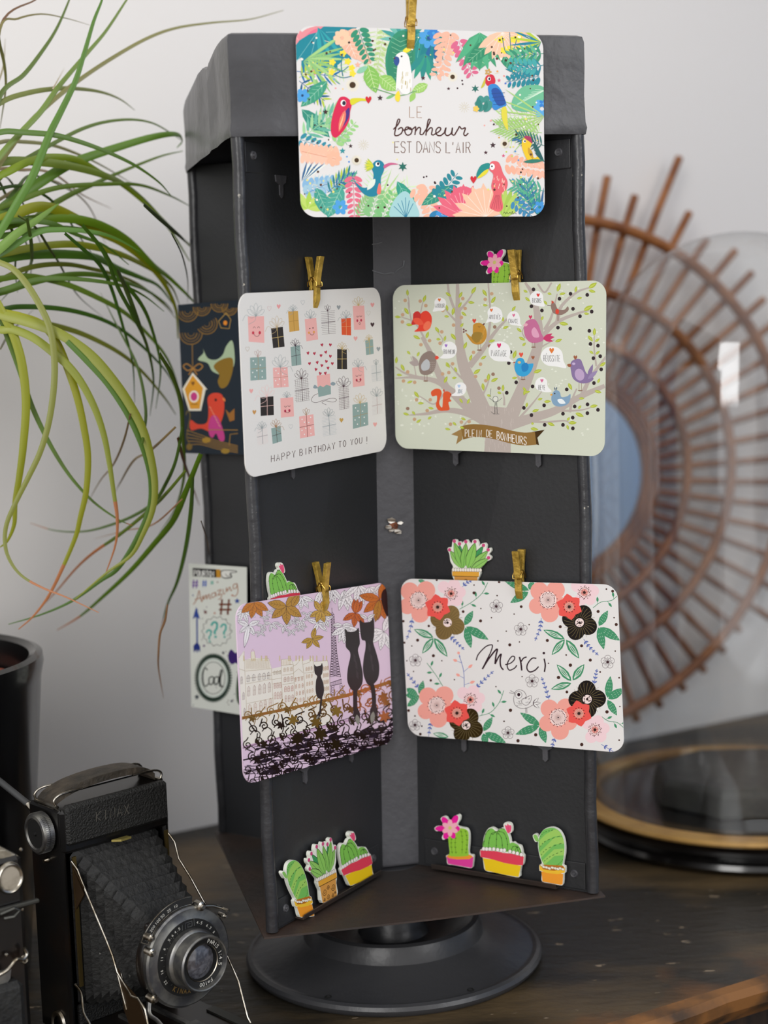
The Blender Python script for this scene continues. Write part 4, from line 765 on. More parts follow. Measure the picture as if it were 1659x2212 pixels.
c.blob([(1335, 880), (1360, 852), (1405, 850), (1425, 890), (1450, 950), (1500, 985), (1470, 1015), (1410, 1022), (1355, 990), (1338, 930)], '84709c'); c.ell(1400, 960, 34, 44, 'b8a0c4', -.3); c.leaf(1460, 985, 1495, 885, 30, '84709c'); c.leaf(1460, 990, 1530, 930, 30, '9484ac'); c.leaf(1342, 898, 1310, 888, 26, '9a5a3c'); c.ell(1358, 882, 12, 9, 'c0acd0'); c.heart(1370, 838, 18, '9a5a3c'); legs(1405, 1020, 55)
c.blob([(1205, 1095), (1230, 1070), (1258, 1085), (1270, 1120), (1310, 1115), (1335, 1100), (1325, 1160), (1275, 1188), (1220, 1180), (1198, 1140)], '7fa0bc'); c.leaf(1240, 1140, 1300, 1165, 36, 'e4ecf0'); c.ell(1222, 1095, 5, 5, '2a2a2a'); c.leaf(1208, 1102, 1188, 1105, 14, 'e0a040'); c.leaf(1232, 1072, 1238, 1045, 9, '5a6a7a'); c.leaf(1225, 1072, 1220, 1048, 9, '5a6a7a')
c.blob([(375, 1110), (345, 1115), (335, 1085), (365, 1062), (400, 1065), (412, 1095), (400, 1130), (395, 1170), (415, 1195), (420, 1140), (425, 1090), (455, 1080), (482, 1100), (470, 1130), (482, 1150), (460, 1160), (468, 1210), (430, 1218), (390, 1215), (370, 1180), (378, 1140)], 'd8562a')
c.ell(476, 1104, 4, 4, '1a1a1a'); c.leaf(430, 1085, 425, 1062, 12, 'c8482a')
for pts in ([(797, 1155), (790, 1200), (792, 1240)], [(803, 1155), (810, 1200), (812, 1240)], [(790, 1160), (770, 1140), (750, 1125)], [(805, 1158), (830, 1140), (845, 1125)], [(765, 1060), (758, 1120)], [(780, 1240), (825, 1242)], [(765, 1225), (790, 1245)]): c.line(pts, 2.6, '3a3a3a', smooth=False)
c.ell(797, 1135, 20, 22, '3a3a3a'); c.ell(797, 1135, 17, 19, 'dcded4')
for k in range(8): c.line([(791, 1165+k*9), (810, 1166+k*9)], 2, '4a4a4a', smooth=False)
c.finish()
# 4 --- Paris card: cats on a balcony rail
z4 = (490, 1200, 4.253)
PC4 = vplane(PL_L.hit(512, 1450, .0065), CF.hit(848, 1450, .0045))
c = card('greeting_card', PC4, [(80, 455), (1468, 243), (1532, 1714), (158, 2113)], z4, 'dfc6dc', 'lilac postcard of three black cats on a gilded balcony before city rooftops')
rr = random.Random(8); INK = '3a2438'
# houses
def house(pts, fill='ebe6dd'): c.poly(pts, fill); c.line(pts+[pts[0]], 2.5, 'b09a78', smooth=False)
c.poly([(110, 940), (160, 870), (165, 960), (230, 940), (330, 945), (385, 945), (412, 1040), (500, 1020), (500, 955), (590, 950), (605, 975), (690, 940), (700, 970), (790, 940), (800, 975), (925, 965), (940, 1080), (945, 1280), (970, 1500), (960, 1560), (150, 1760), (130, 1400)], 'ebe6dd')
c.poly([(165, 960), (385, 945), (412, 1040), (172, 1060)], 'e8e2d6')
for k in range(22): x = 175+k*10; c.line([(x, 965-k*.5), (x+4, 1040)], 2.4, 'b49c80', smooth=False)
for k in range(9): x = 505+k*10; c.line([(x, 960), (x+1, 1005)], 2.2, 'c0a070', smooth=False)
for pts in ([(110, 940), (158, 880), (165, 1060), (185, 1500)], [(165, 960), (385, 945), (412, 1040), (172, 1062)], [(412, 1040), (412, 1100), (430, 1440)], [(412, 1075), (500, 1060)], [(500, 955), (500, 1100), (515, 1420)], [(500, 955), (590, 950), (610, 1000), (628, 1370)], [(500, 1010), (605, 1000)], [(605, 1020), (640, 1000), (690, 940), (705, 1060)], [(610, 1080), (660, 1040), (700, 1075)], [(700, 1000), (760, 980), (790, 940), (800, 1080)], [(705, 1060), (725, 1340)], [(800, 975), (925, 965), (945, 1080), (950, 1260)], [(175, 1180), (415, 1135)], [(185, 1360), (425, 1310)], [(175, 1130), (410, 1100)], [(418, 1140), (505, 1125)], [(420, 1180), (505, 1165)], [(510, 1100), (612, 1085)], [(612, 1130), (710, 1110)], [(510, 1185), (618, 1170)], [(712, 1080), (800, 1070)], [(110, 1040), (170, 1060)]): c.line(pts, 2.6, 'a8906c', smooth=False)
for x in (222, 238, 252, 312, 350, 362, 150, 480, 562, 575, 630, 660, 690, 760, 785, 820, 880, 910): c.poly([(x, 925+abs(x-500)*-.02), (x+9, 924), (x+9, 968), (x, 970)], 'd8c9a6'); c.line([(x, 922), (x+9, 921), (x+9, 968)], 2.4, 'b89458', smooth=False)
c.poly([(222, 885), (252, 880), (262, 945), (225, 948)], 'e6dfce'); c.line([(222, 948), (222, 885), (238, 860), (252, 880), (262, 945)], 2.5, 'b89458', smooth=False)
def win(x, y, w, h, col='a07868', arch=1):
    c.line([(x, y+h), (x, y+h*.2), (x+w/2, y), (x+w, y+h*.2-2), (x+w, y+h-3), (x, y+h)], 2.6, col, smooth=False); c.line([(x+w/2, y), (x+w/2, y+h)], 2, col, smooth=False); c.line([(x, y+h*.5), (x+w, y+h*.48)], 2, col, smooth=False)
for i, x in enumerate((185, 235, 288, 330, 372)): win(x, 1098-i*7, 24, 62, '5a3c48')
for i, x in enumerate((190, 242, 292, 334, 380)): win(x, 1200-i*9, 22, 92, '8a5048'); win(x+8, 1365-i*14, 24, 90, 'a86a50')
for i, x in enumerate((128, 145, 155)): win(x, 1110+i*145, 16, 70, '7a5864')
for r in range(3):
    for i, x in enumerate((430, 456, 482)): win(x+r*3, 1060+r*82+(r > 0)*30-i*3, 17, 34+r*16, 'b06a5c' if r else '9a8468')
for r in range(4):
    for i, x in enumerate((522, 552, 585)): win(x+r*4, 1032+r*84-i*4, 18, 36+r*9, ('b08858', 'a0583c', 'b0503c', 'a86858')[r])
for r in range(4):
    for i, x in enumerate((625, 655, 685)): win(x+r*5, 1120+r*64-i*5, 13, 38, 'b88468')
for r in range(5):
    for i, x in enumerate((726, 748, 772)): win(x+r*3, 1025+r*68-i*4, 12, 36, 'bc9470')
for r in range(5):
    for i, x in enumerate((885, 903, 920)): win(x+r*2, 1020+r*62-i*3, 11, 38, 'bc9470')
# iron tower
def tw(y): return 8+max(0, (y-560))*.03+max(0, (y-900))*.085+max(0, y-1130)*.12
ax = lambda y: 968+(y-480)*.046
c.line([(965, 480), (968, 560)], 4, INK, smooth=False); c.line([(955, 540), (970, 520), (985, 545)], 4, INK, smooth=False)
ys = list(range(540, 1140, 24))
for k in range(len(ys)-1):
    y0, y1 = ys[k], ys[k+1]; a, b = tw(y0)+6, tw(y1)+6
    for q in ([(ax(y0)-a, y0), (ax(y1)-b, y1)], [(ax(y0)+a, y0), (ax(y1)+b, y1)], [(ax(y0)-a, y0), (ax(y1)+b, y1)], [(ax(y0)+a, y0), (ax(y1)-b, y1)], [(ax(y0)-a, y0), (ax(y0)+a, y0)]): c.line(q, 3.4, INK, smooth=False)
c.line([(950, 1170), (1055, 1135)], 5, INK, smooth=False); c.line([(950, 1200), (1058, 1175)], 5, INK, smooth=False)
for k in range(12): c.line([(952+k*9, 1168-k*3), (954+k*9, 1200-k*2)], 2.2, INK, smooth=False)
for (xa, xb) in ((960, 955), (985, 985), (1035, 1055), (1060, 1080)): c.line([(xa, 1195), (xb, 1290)], 3, INK, smooth=False)
for k in range(4): c.line([(958, 1205+k*22), (986, 1222+k*22)], 2.4, INK, smooth=False); c.line([(986, 1205+k*22), (957, 1225+k*22)], 2.4, INK, smooth=False); c.line([(1038+k*5, 1190+k*22), (1068+k*3, 1205+k*22)], 2.4, INK, smooth=False); c.line([(1062+k*3, 1188+k*22), (1045+k*4, 1210+k*22)], 2.4, INK, smooth=False)
c.line([(990, 1290), (1000, 1255), (1020, 1245), (1040, 1275)], 3, INK)
# leaves
def chest(x, y, L, angs, w, fill, vein, ol=INK):
    for a in angs:
        r = math.radians(a); ex, ey = x+L*math.cos(r), y+L*math.sin(r); d = np.array([ex-x, ey-y]); c.leaf(x-d[0]*.02, y-d[1]*.02, ex+d[0]*.03, ey+d[1]*.03, w+6, ol); c.leaf(x, y, ex, ey, w, fill, vein, vw=2.2)
        n = np.array([-d[1], d[0]])/L
        for t in (.3, .45, .6, .75):
            for sg in (-1, 1): b = np.array([x, y])+d*t; c.line([b, b+d*.12+n*sg*w*.3*(1-abs(t-.4))], 1.8, vein, smooth=False)
OR1, OR2, WH = 'c47c34', 'b88a3c', 'f1edf0'
chest(690, 380, 120, (60, 95, 130, 20), 44, WH, INK); chest(860, 330, 150, (70, 110), 50, WH, INK); chest(1080, 320, 190, (80, 105, 62), 60, WH, INK); chest(1210, 270, 190, (75, 100, 45, 140), 54, WH, INK); chest(1310, 290, 120, (60, 30, 110), 50, WH, INK); chest(1420, 265, 110, (80, 40, 130), 44, WH, INK); chest(960, 300, 150, (75, 100, 50), 48, WH, INK)
chest(150, 500, 130, (70, 110, 30, 150), 40, WH, INK); chest(200, 640, 110, (60, 100, 140, 200, -20), 46, WH, INK); c.leaf(200, 640, 160, 850, 50, INK); c.leaf(200, 642, 162, 840, 44, WH, INK)
for x, y, s in ((395, 510, 55), (350, 560, 50), (330, 640, 60), (310, 700, 60), (410, 630, 75), (520, 650, 70), (600, 600, 60), (590, 690, 60), (690, 600, 75), (740, 540, 60), (680, 650, 60), (880, 590, 80), (840, 620, 110), (905, 590, 80), (640, 560, 50)): chest(x, y, s, (rr.uniform(40, 70), rr.uniform(90, 130), rr.uniform(-30, 10), rr.uniform(160, 200)), s*.36, WH, '5a4458', '5a4458')
chest(250, 430, 150, (60, 100, 30, 140), 66, OR1, '6a3c18'); chest(545, 465, 170, (88, 35, 140, 190, -45), 82, OR2, '5a3c14'); chest(600, 470, 130, (-60,), 60, OR2, '5a3c14')
chest(860, 510, 110, (20, 70, 150, 110, -70, -120), 52, 'c8a04c', '6a4a18'); chest(785, 765, 105, (50, 120, 160, -10, -75), 44, 'c09840', '5a4418'); chest(1180, 530, 130, (95, 50, 150, -60, -95), 56, 'c4622c', '6a2c14'); chest(1180, 530, 130, (-80,), 50, 'cc6c34', '6a2c14'); chest(1405, 400, 190, (95, 75, 140, 190, -70), 80, 'c46c28', '6a3014'); chest(1400, 410, 200, (100,), 70, 'b07a2c', '5a3010')
c.blob([(1430, 330), (1480, 300), (1500, 400), (1500, 560), (1460, 540), (1420, 420)], '2c1a1c', .5)
chest(1090, 660, 150, (115, 95, 70, 150, 20), 56, WH, INK); chest(1060, 640, 90, (180, 30, 0), 40, WH, INK); chest(1440, 700, 170, (70, 100, 140, 180, -70), 62, WH, INK); chest(1290, 580, 80, (-30, 30, -150), 34, WH, INK)
# water and lower balustrade
for i in range(420):
    u = rr.random(); x = 150+u*1370; y = 1690-(x-160)*.07+rr.uniform(0, 1)*(430-(x-160)*.2); 
    if y < 1760-(x-160)*.13: continue
    l = rr.uniform(30, 160); c.line([(x, y), (x+l, y-l*.13+rr.uniform(-5, 5))], rr.uniform(3, 8), '2c1c30', smooth=False)
c.poly([(150, 1750), (1530, 1400), (1530, 1420), (150, 1775)], 'c9a4c4')
c.line([(145, 1770), (600, 1640), (1100, 1500), (1530, 1360)], 5, INK); c.line([(150, 1880), (700, 1750), (1530, 1560)], 14, '241820'); c.line([(150, 2000), (700, 1860), (1200, 1740)], 10, '2c1c2c')
GRAIL = 'b07c34'
c.poly([(140, 1480), (640, 1378), (1100, 1270), (1300, 1210), (1515, 1140), (1515, 1175), (1300, 1240), (1100, 1302), (640, 1405), (140, 1508)], 'b87c3c', .6)
def scroll(x, y, r, turn, a0, w, col, foil=.6, n=18, tail=None):
    P = []
    for k in range(n+1):
        t = k/n; a = a0+turn*2*PI*1.45*t; q = r*(1-.82*t); P.append((x+q*math.cos(a), y+q*math.sin(a)))
    if tail: P = [tail]+P
    c.line(P, w, col, foil, k=2)
def orn(x, y, s, col, foil=.6):
    for a in (0, 60, 120, 180, 240, 300): c.leaf(x, y, x+s*math.cos(math.radians(a+15)), y+s*math.sin(math.radians(a+15)), s*.5, col, foil=foil)
    c.ell(x, y, s*.4, s*.4, col, foil=foil)
DK = '35241c'
for i in range(60):
    x = rr.uniform(170, 1500); y = rr.uniform(1800, 2080)-(x-160)*.26; l = rr.uniform(40, 150); c.blob([(x, y), (x+l*.4, y-l*.2-10), (x+l, y-l*.27), (x+l*.5, y-l*.05+8)], '2a1c2a', .2, k=2)
for band, (y0, col, w) in enumerate(((1400, 'b08848', 9), (1530, DK, 11), (1660, '3a2a1a', 10), (1790, '30201c', 10), (1900, '2e1e1c', 9), (2010, '2c1c1c', 9))):  # gilt scrolls turn dark downwards: the foil's reflection is put into the colour
    for i in range(13):
        x = 190+i*108+(band % 2)*45; y = y0+80-(x-160)*.23+rr.uniform(-12, 12)
        cc = col
        if band == 0: cc = 'c0703c' if x > 1080 else 'b08a48'
        elif band == 1 and x > 700: cc = '7a5a2c' if x < 1100 else 'b0703c'
        scroll(x, y, 42+rr.uniform(-5, 10), 1 if i % 2 else -1, rr.uniform(0, 6), w, cc, tail=(x+rr.uniform(-70, 70), y-70)); 
        if (i+band) % 3 == 0: orn(x+45, y+30, 42, cc if band else '8a6a34')
        c.line([(x-20, y+50), (x+20, y+10), (x+70, y+40), (x+60, y+90)], w*.8, cc, .6)
        if band >= 2 and i % 2: c.leaf(x-30, y-20, x+10, y+60, 30, cc, foil=.5)
orn(610, 1510, 55, 'a08038'); orn(1010, 1430, 60, '9a8038'); orn(1440, 1300, 55, 'b87040'); orn(820, 1530, 60, '8a6c2c'); orn(860, 1640, 70, '4a3818'); orn(1450, 1480, 60, 'c07040'); orn(640, 1690, 60, '3a2a14'); orn(1000, 1740, 60, '3a2a14')
# cats
def cat(pts, tail, tip, g): c.blob(pts, '2a2226', k=5); c.line(tail, g*.9, '2a2226'); c.leaf(*tip, g*1.5, '2a2226'); c.leaf(tip[0]+(tip[2]-tip[0])*.45, tip[1]+(tip[3]-tip[1])*.45, tip[2], tip[3], g*1.0, '8a8880')
cat([(803, 1040), (803, 1000), (820, 1018), (862, 1010), (874, 988), (882, 1030), (875, 1085), (864, 1110), (885, 1170), (893, 1240), (880, 1295), (855, 1315), (828, 1295), (816, 1230), (820, 1150), (830, 1110), (810, 1085)], [(870, 1300), (862, 1380), (855, 1450), (838, 1500)], (860, 1440, 822, 1505), 18)
cat([(1092, 760), (1085, 672), (1115, 700), (1180, 695), (1210, 665), (1218, 740), (1222, 810), (1205, 870), (1225, 960), (1248, 1080), (1245, 1170), (1215, 1225), (1180, 1245), (1140, 1225), (1108, 1150), (1112, 1040), (1135, 930), (1128, 880), (1095, 840)], [(1180, 1240), (1180, 1340), (1182, 1420), (1195, 1490)], (1180, 1380, 1210, 1560), 42)
cat([(1225, 680), (1222, 595), (1255, 615), (1320, 605), (1345, 570), (1355, 650), (1352, 740), (1345, 800), (1375, 900), (1400, 1010), (1392, 1120), (1350, 1180), (1310, 1195), (1275, 1150), (1252, 1060), (1258, 950), (1275, 850), (1272, 785), (1240, 770)], [(1335, 1185), (1350, 1280), (1352, 1370), (1340, 1450)], (1360, 1340, 1330, 1545), 42)
for x, y in ((1165, 900), (1180, 960), (1300, 800), (1318, 900), (1330, 980), (1190, 1050)): 
    for k in range(5): c.line([(x+k*4, y+k*6), (x+k*4+3, y+70+k*4)], 1.6, '4c4248', smooth=False)
c.finish()

# 5 --- Merci card
z5 = (850, 1150, 3.19)
PC5 = vplane(PL_R.hit(1342, 1430, .0055), CF.hit(870, 1430, .005))
c = card('greeting_card', PC5, [(47, 318), (1541, 361), (1591, 1520), (103, 1397)], z5, 'e2e0df', 'white postcard with coral, pink and gold foil flowers around the word Merci')
rr = random.Random(6)
CO, LP, RD, GRE, BLU = 'efa397', 'efd0d6', 'e9564f', '3f8f66', '5a6cb0'
def leafd(x0, y0, x1, y1, w, style=0):
    c.leaf(x0, y0, x1, y1, w, GRE); d = np.array([x1-x0, y1-y0], float); n = np.array([-d[1], d[0]])/np.linalg.norm(d); b0 = np.array([x0, y0], float)
    if style:
        for q in (-.22, 0, .22): c.line([b0+d*.12, b0+d*.5+n*w*q, b0+d*.9], 4, 'dfe8df')
    else:
        for t in (.25, .4, .55, .7, .83):
            for q in (-.25, 0, .25): p = b0+d*t+n*w*q*(1-abs(t-.45)); c.line([p, p+d*.06], 2.2, 'b8d8c4', smooth=False)
def stamens(x, y, r, n=26, col='5a2030'):
    for k in range(n):
        a = 2*PI*k/n; q = r*(.72+.28*rr.random()); c.line([(x+r*.15*math.cos(a), y+r*.15*math.sin(a)), (x+q*math.cos(a), y+q*math.sin(a))], 1.8, 'b08a86', smooth=False); c.ell(x+q*math.cos(a), y+q*math.sin(a), 4, 4, col, n=6)
        if k % 2: q = r*1.08; c.ell(x+q*math.cos(a+.1), y+q*math.sin(a+.1), 3.5, 3.5, col, n=6)
def bloom(pts_c, x, y, petals, col, inner, ri, kind=0):
    for (px, py, pr_) in petals: c.ell(px, py, pr_, pr_, col, n=18)
    c.ell(x, y, ri, ri, inner, n=20); stamens(x, y, ri, 28 if kind == 0 else 20)
def coral(x, y, s=1): bloom(None, x, y, [(x-60*s, y-62*s, 62*s), (x+52*s, y-68*s, 64*s), (x+75*s, y+32*s, 56*s), (x+12*s, y+92*s, 62*s), (x-76*s, y+40*s, 56*s), (x, y, 80*s)], CO, 'f3dcd8', 58*s); c.ell(x, y, 6, 6, '3a2028')
def pinkf(x, y, s=1): bloom(None, x, y, [(x-50*s, y-45*s, 42*s), (x+20*s, y-58*s, 42*s), (x+62*s, y-10*s, 40*s), (x+38*s, y+45*s, 42*s), (x-25*s, y+50*s, 42*s), (x, y, 50*s)], LP, 'f0d4d4', 42*s, 1); c.ell(x, y, 24, 24, 'e89a90'); [c.line([(x, y), (x+26*math.cos(k), y+26*math.sin(k))], 1.6, '6a2030', smooth=False) for k in range(12)]; c.ell(x, y, 10, 10, '3a2420', foil=.4)
def foilf(x, y, foilc, rot=0, s=1, foil=.8):
    for k in range(4):
        a = rot+k*PI/2+.3; c.ell(x+58*s*math.cos(a), y+58*s*math.sin(a), 66*s, 60*s, foilc, a, 20, foil)
    for k in range(26): a = 2*PI*k/26; c.line([(x+38*s*math.cos(a), y+38*s*math.sin(a)), (x+85*s*math.cos(a+.1), y+85*s*math.sin(a+.1)), (x+108*s*math.cos(a+.16), y+108*s*math.sin(a+.16))], 1.7, '8a7a50' if foilc != '9a8350' else '5a4a28', k=2)
    c.ell(x, y, 30*s, 30*s, 'f0dcd8'); [c.ell(x+rr.uniform(-22, 22), y+rr.uniform(-22, 22), 4, 4, '3a2020', n=6) for _ in range(14)]; c.ell(x, y, 9, 9, '2a1a18')
def redf(x, y, s=1):
    for k in range(6): a = math.radians(-100+60*k); c.leaf(x, y, x+92*s*math.cos(a), y+92*s*math.sin(a), 82*s, RD)
    c.ell(x, y, 40, 40, 'e8685c'); [c.ell(x+39*math.cos(k*.52), y+39*math.sin(k*.52), 4, 4, '4a1018', n=6) for k in range(12)]; c.ell(x, y, 32, 32, 'e8a898'); [c.line([(x, y), (x+30*math.cos(k*.4), y+30*math.sin(k*.4))], 1.8, '6a2030', smooth=False) for k in range(16)]; c.ell(x, y, 11, 11, '3a2420', foil=.4)
def outl(x, y, r):
    for k in range(5):
        a = 2*PI*k/5-PI/2; px, py = x+r*.55*math.cos(a), y+r*.55*math.sin(a); c.line([(px+r*.45*math.cos(t), py+r*.45*math.sin(t)) for t in np.linspace(0, 2*PI, 11)], 2.5, '5a4850', k=1); c.line([(x, y), (x+r*.7*math.cos(a), y+r*.7*math.sin(a))], 2, '5a4850', smooth=False); c.line([(x, y), (x+r*.6*math.cos(a+.3), y+r*.6*math.sin(a+.3))], 1.5, '5a4850', smooth=False)
    c.ell(x, y, 9, 9, '3a1c24')
def vine(pts, n, col=GRE, l=34, w=16, sw=4):
    c.line(pts, sw, col); P = crv(pts, 5); m = len(P)
    for i in range(n):
        b = P[int((i+.8)/n*(m-1))-1]; t = P[min(int((i+.8)/n*(m-1)), m-1)]-b; a = math.atan2(t[1], t[0])+(1 if i % 2 else -1)*1.0
        c.line([b, (b[0]+l*.5*math.cos(a), b[1]+l*.5*math.sin(a))], 2.5, col, smooth=False); c.leaf(b[0]+l*.4*math.cos(a), b[1]+l*.4*math.sin(a), b[0]+l*1.5*math.cos(a), b[1]+l*1.5*math.sin(a), w, col)
def lav(pts, n): c.sprig(pts, n, 24, 12, BLU, 3.5, 45)
for (x0, y0, x1, y1, w, st) in ((275, 725, 140, 668, 52, 1), (275, 728, 198, 835, 50, 1), (280, 728, 372, 858, 56, 1), (490, 640, 548, 540, 50, 0), (500, 650, 655, 740, 60, 0), (495, 655, 535, 798, 54, 0),
    (1180, 735, 1032, 672, 52, 1), (1180, 738, 1090, 845, 52, 1), (1190, 740, 1280, 870, 56, 1), (1415, 645, 1478, 538, 50, 0), (1420, 655, 1560, 745, 62, 0), (1412, 655, 1450, 808, 56, 0),
    (1225, 1025, 1125, 910, 52, 1), (1235, 1020, 1315, 908, 56, 1), (1225, 1040, 1085, 1080, 50, 1), (1475, 1140, 1495, 990, 54, 0), (1480, 1148, 1590, 1075, 60, 0), (1475, 1155, 1540, 1262, 50, 0),
    (1010, 1330, 872, 1242, 54, 0), (1005, 1335, 840, 1392, 58, 0), (1010, 1335, 1050, 1452, 54, 0), (620, 1370, 682, 1272, 48, 0), (630, 1380, 775, 1450, 58, 0), (620, 1385, 640, 1470, 50, 0), (85, 1120, 180, 1130, 50, 0), (180, 1120, 205, 1020, 44, 0), (90, 1075, 170, 1130, 50, 0), (95, 1200, 180, 1130, 44, 0),
    (935, 400, 760, 330, 54, 0), (935, 395, 965, 335, 44, 0), (930, 410, 805, 485, 60, 0), (380, 1410, 272, 1385, 40, 1), (170, 330, 225, 345, 26, 0), (400, 345, 440, 330, 30, 0)): leafd(x0, y0, x1, y1, w, st)
lav([(130, 585), (120, 650), (95, 725)], 4); lav([(385, 710), (430, 755), (478, 800)], 5); lav([(470, 380), (500, 350), (530, 335)], 3); lav([(1018, 590), (1010, 660), (980, 735)], 5); lav([(1310, 735), (1350, 790), (1402, 838)], 5); lav([(1380, 1060), (1390, 1000), (1400, 955)], 4); lav([(1075, 1165), (1050, 1080), (1025, 1010)], 5); lav([(560, 1080), (620, 1020), (680, 965)], 5); lav([(180, 1085), (140, 1030), (100, 980)], 4); lav([(262, 1300), (250, 1350), (240, 1420)], 4); lav([(1120, 1400), (1100, 1450), (1095, 1480)], 3); lav([(1430, 1460), (1480, 1490), (1530, 1520)], 3)
c.line([(488, 1070), (485, 970), (470, 900), (452, 850)], 4.5, '6a78b8')
for x0, y0, x1, y1 in ((470, 900, 440, 888), (485, 960, 515, 935), (486, 1005, 458, 990), (488, 1050, 525, 1038), (460, 860, 452, 840)): c.line([(x0, y0), (x1, y1)], 3, '6a78b8', smooth=False); d = np.array([x1-x0, y1-y0]); c.leaf(x1, y1, *(np.array([x1, y1])+d), 20, CO)
vine([(455, 530), (540, 480), (610, 420), (650, 345)], 5); vine([(590, 1265), (670, 1240), (730, 1170), (760, 1090)], 5); vine([(1375, 520), (1430, 480), (1500, 470), (1540, 440)], 3); vine([(340, 1060), (290, 980), (230, 900)], 4); vine([(1435, 1270), (1480, 1300), (1540, 1310), (1585, 1345)], 3)
for cx, cy in ((172, 468), (1065, 466), (298, 1192), (1135, 1276)): coral(cx, cy)
for cx, cy in ((397, 422), (1315, 414), (530, 1153), (1388, 1360)): pinkf(cx, cy)
foilf(372, 622, '9a8350', .1); foilf(1282, 622, '17100c', .1, 1.02, .3); foilf(500, 1330, '4a3a1c', .15, 1.0); foilf(1335, 1150, '17100c', -.35, 1.05, .3)  # gold foil petals; dark reflection painted into the right-hand and lower ones
for cx, cy in ((304, 515), (1211, 513), (437, 1245), (1278, 1248)): redf(cx, cy)
for x, y, r in ((708, 510, 46), (877, 668, 46), (151, 882, 44), (1476, 893, 48), (955, 1025, 46), (789, 1382, 44), (148, 1328, 40)): outl(x, y, r)
c.line([(195, 1265), (185, 1265)], 2, GRE)
for x, y, r in ((555, 417, 11), (480, 546, 10), (600, 610, 11), (243, 645, 9), (166, 743, 11), (275, 850, 11), (126, 783, 5), (333, 885, 5), (257, 1020, 9), (420, 1015, 5), (880, 512, 10), (831, 563, 5), (935, 636, 5), (777, 681, 5), (868, 755, 5), (801, 775, 11), (719, 748, 6), (675, 588, 5), (602, 525, 5), (714, 436, 6), (728, 342, 9), (1410, 545, 11), (1149, 650, 11), (1060, 745, 11), (1296, 782, 11), (1219, 915, 12), (1356, 880, 11), (1535, 635, 11), (1467, 391, 6), (1520, 588, 5), (1555, 1002, 6), (1528, 818, 5), (1190, 845, 6), (1424, 962, 6), (1137, 1000, 12), (1195, 1100, 10), (1471, 1237, 12), (1560, 1200, 5), (1555, 1432, 6), (1297, 1462, 12), (980, 1395, 12), (858, 1436, 12), (806, 1226, 12), (762, 1302, 6), (706, 1063, 5), (886, 994, 5), (1068, 902, 5), (104, 1228, 10), (148, 1265, 6), (195, 1335, 6), (185, 1390, 10), (420, 1370, 6), (68, 612, 9), (75, 760, 8), (952, 1470, 5), (1510, 405, 10), (298, 328, 8), (555, 363, 5), (92, 885, 5), (138, 958, 5)): c.ell(x, y, r, r, '4a2c24', n=10, foil=.35)
M = '2a0c1c'
for pts, w in (([(570, 882), (585, 840), (635, 788), (672, 775), (682, 785), (668, 830), (640, 885), (612, 942)], 8), ([(612, 942), (650, 880), (700, 815), (716, 808), (706, 850), (700, 908)], 11), ([(700, 908), (722, 862), (742, 838), (735, 880), (740, 925), (758, 948)], 10),
    ([(770, 912), (805, 902), (832, 878), (834, 858), (815, 856), (790, 890), (784, 925), (800, 950), (835, 935), (850, 915)], 8), ([(868, 858), (878, 900), (884, 952)], 11), ([(880, 890), (895, 868), (918, 858)], 9), ([(985, 868), (955, 868), (925, 905), (920, 940), (940, 962), (975, 950), (1000, 925)], 9), ([(1038, 870), (1046, 915), (1040, 962)], 10)): c.line(pts, w, M)
c.ell(1036, 832, 9, 9, M)
K = '4a3840'
c.line([(835, 1110), (845, 1092), (870, 1085), (900, 1098), (915, 1130), (890, 1150)], 3, K); c.line([(835, 1110), (828, 1150), (838, 1190), (875, 1212), (920, 1210), (960, 1190), (985, 1175)], 3, K); c.line([(797, 1105), (835, 1112)], 3, K); c.line([(805, 1090), (838, 1108)], 3, K); c.ell(863, 1120, 24, 26, K); c.ell(863, 1120, 21, 23, 'ebe9e8'); c.ell(863, 1118, 11, 13, M); c.line([(885, 1150), (920, 1135), (948, 1125), (945, 1165), (915, 1192), (885, 1175), (885, 1150)], 3, K)
for x1, y1 in ((1000, 1140), (1015, 1175), (1005, 1212)): c.leaf(960, 1180, x1, y1, 20, K); c.leaf(966, 1180, x1-3, y1, 13, 'ebe9e8')
for x in (910, 918): c.line([(x, 1208), (x+2, 1245)], 3, K, smooth=False)
for i in range(16): x = rr.uniform(842, 880); y = rr.uniform(1155, 1195); c.line([(x, y), (x+8, y+4)], 2, K, smooth=False)
for i in range(12): x = rr.uniform(895, 935); y = rr.uniform(1142, 1178); c.line([(x, y), (x+8, y-3)], 2, K, smooth=False)
c.finish()

# left bay cards (square corners), further back
PCB = Plane(PL_B.o+PL_B.n*.0085, PL_B.n)
zb = (0, 560, 2.764)
c = card('greeting_card', PCB, [(1062, 272), (1540, 232), (1570, 1170), (1105, 1158)], zb, '16232f', 'dark navy postcard with golden garlands, an orange birdhouse and a red bird', rad=.5, size=(105, 148*.8), group='greeting cards in the left bay of the rack')
BRZ = '9a7434'
def arcs(x, y, r, a0=0, a1=PI, n=4):
    for k in range(n): q = r*(1-.24*k); c.line([(x+q*math.cos(t), y+q*math.sin(t)) for t in np.linspace(a0, a1, 12)], 5 if k % 2 == 0 else 3, BRZ, .3, k=1)
arcs(1120, 310, 62); arcs(1205, 285, 52); arcs(1140, 440, 68); arcs(1235, 385, 62, -.6, 2.6); arcs(1310, 265, 50); arcs(1370, 290, 45)
c.line([(1148, 510), (1150, 640)], 4, BRZ)
for s in (-1, 1): c.line([(1152, 650), (1152+s*35, 625), (1152+s*58, 640), (1152+s*30, 665), (1152, 650), (1152+s*25, 690)], 7, 'a87838')
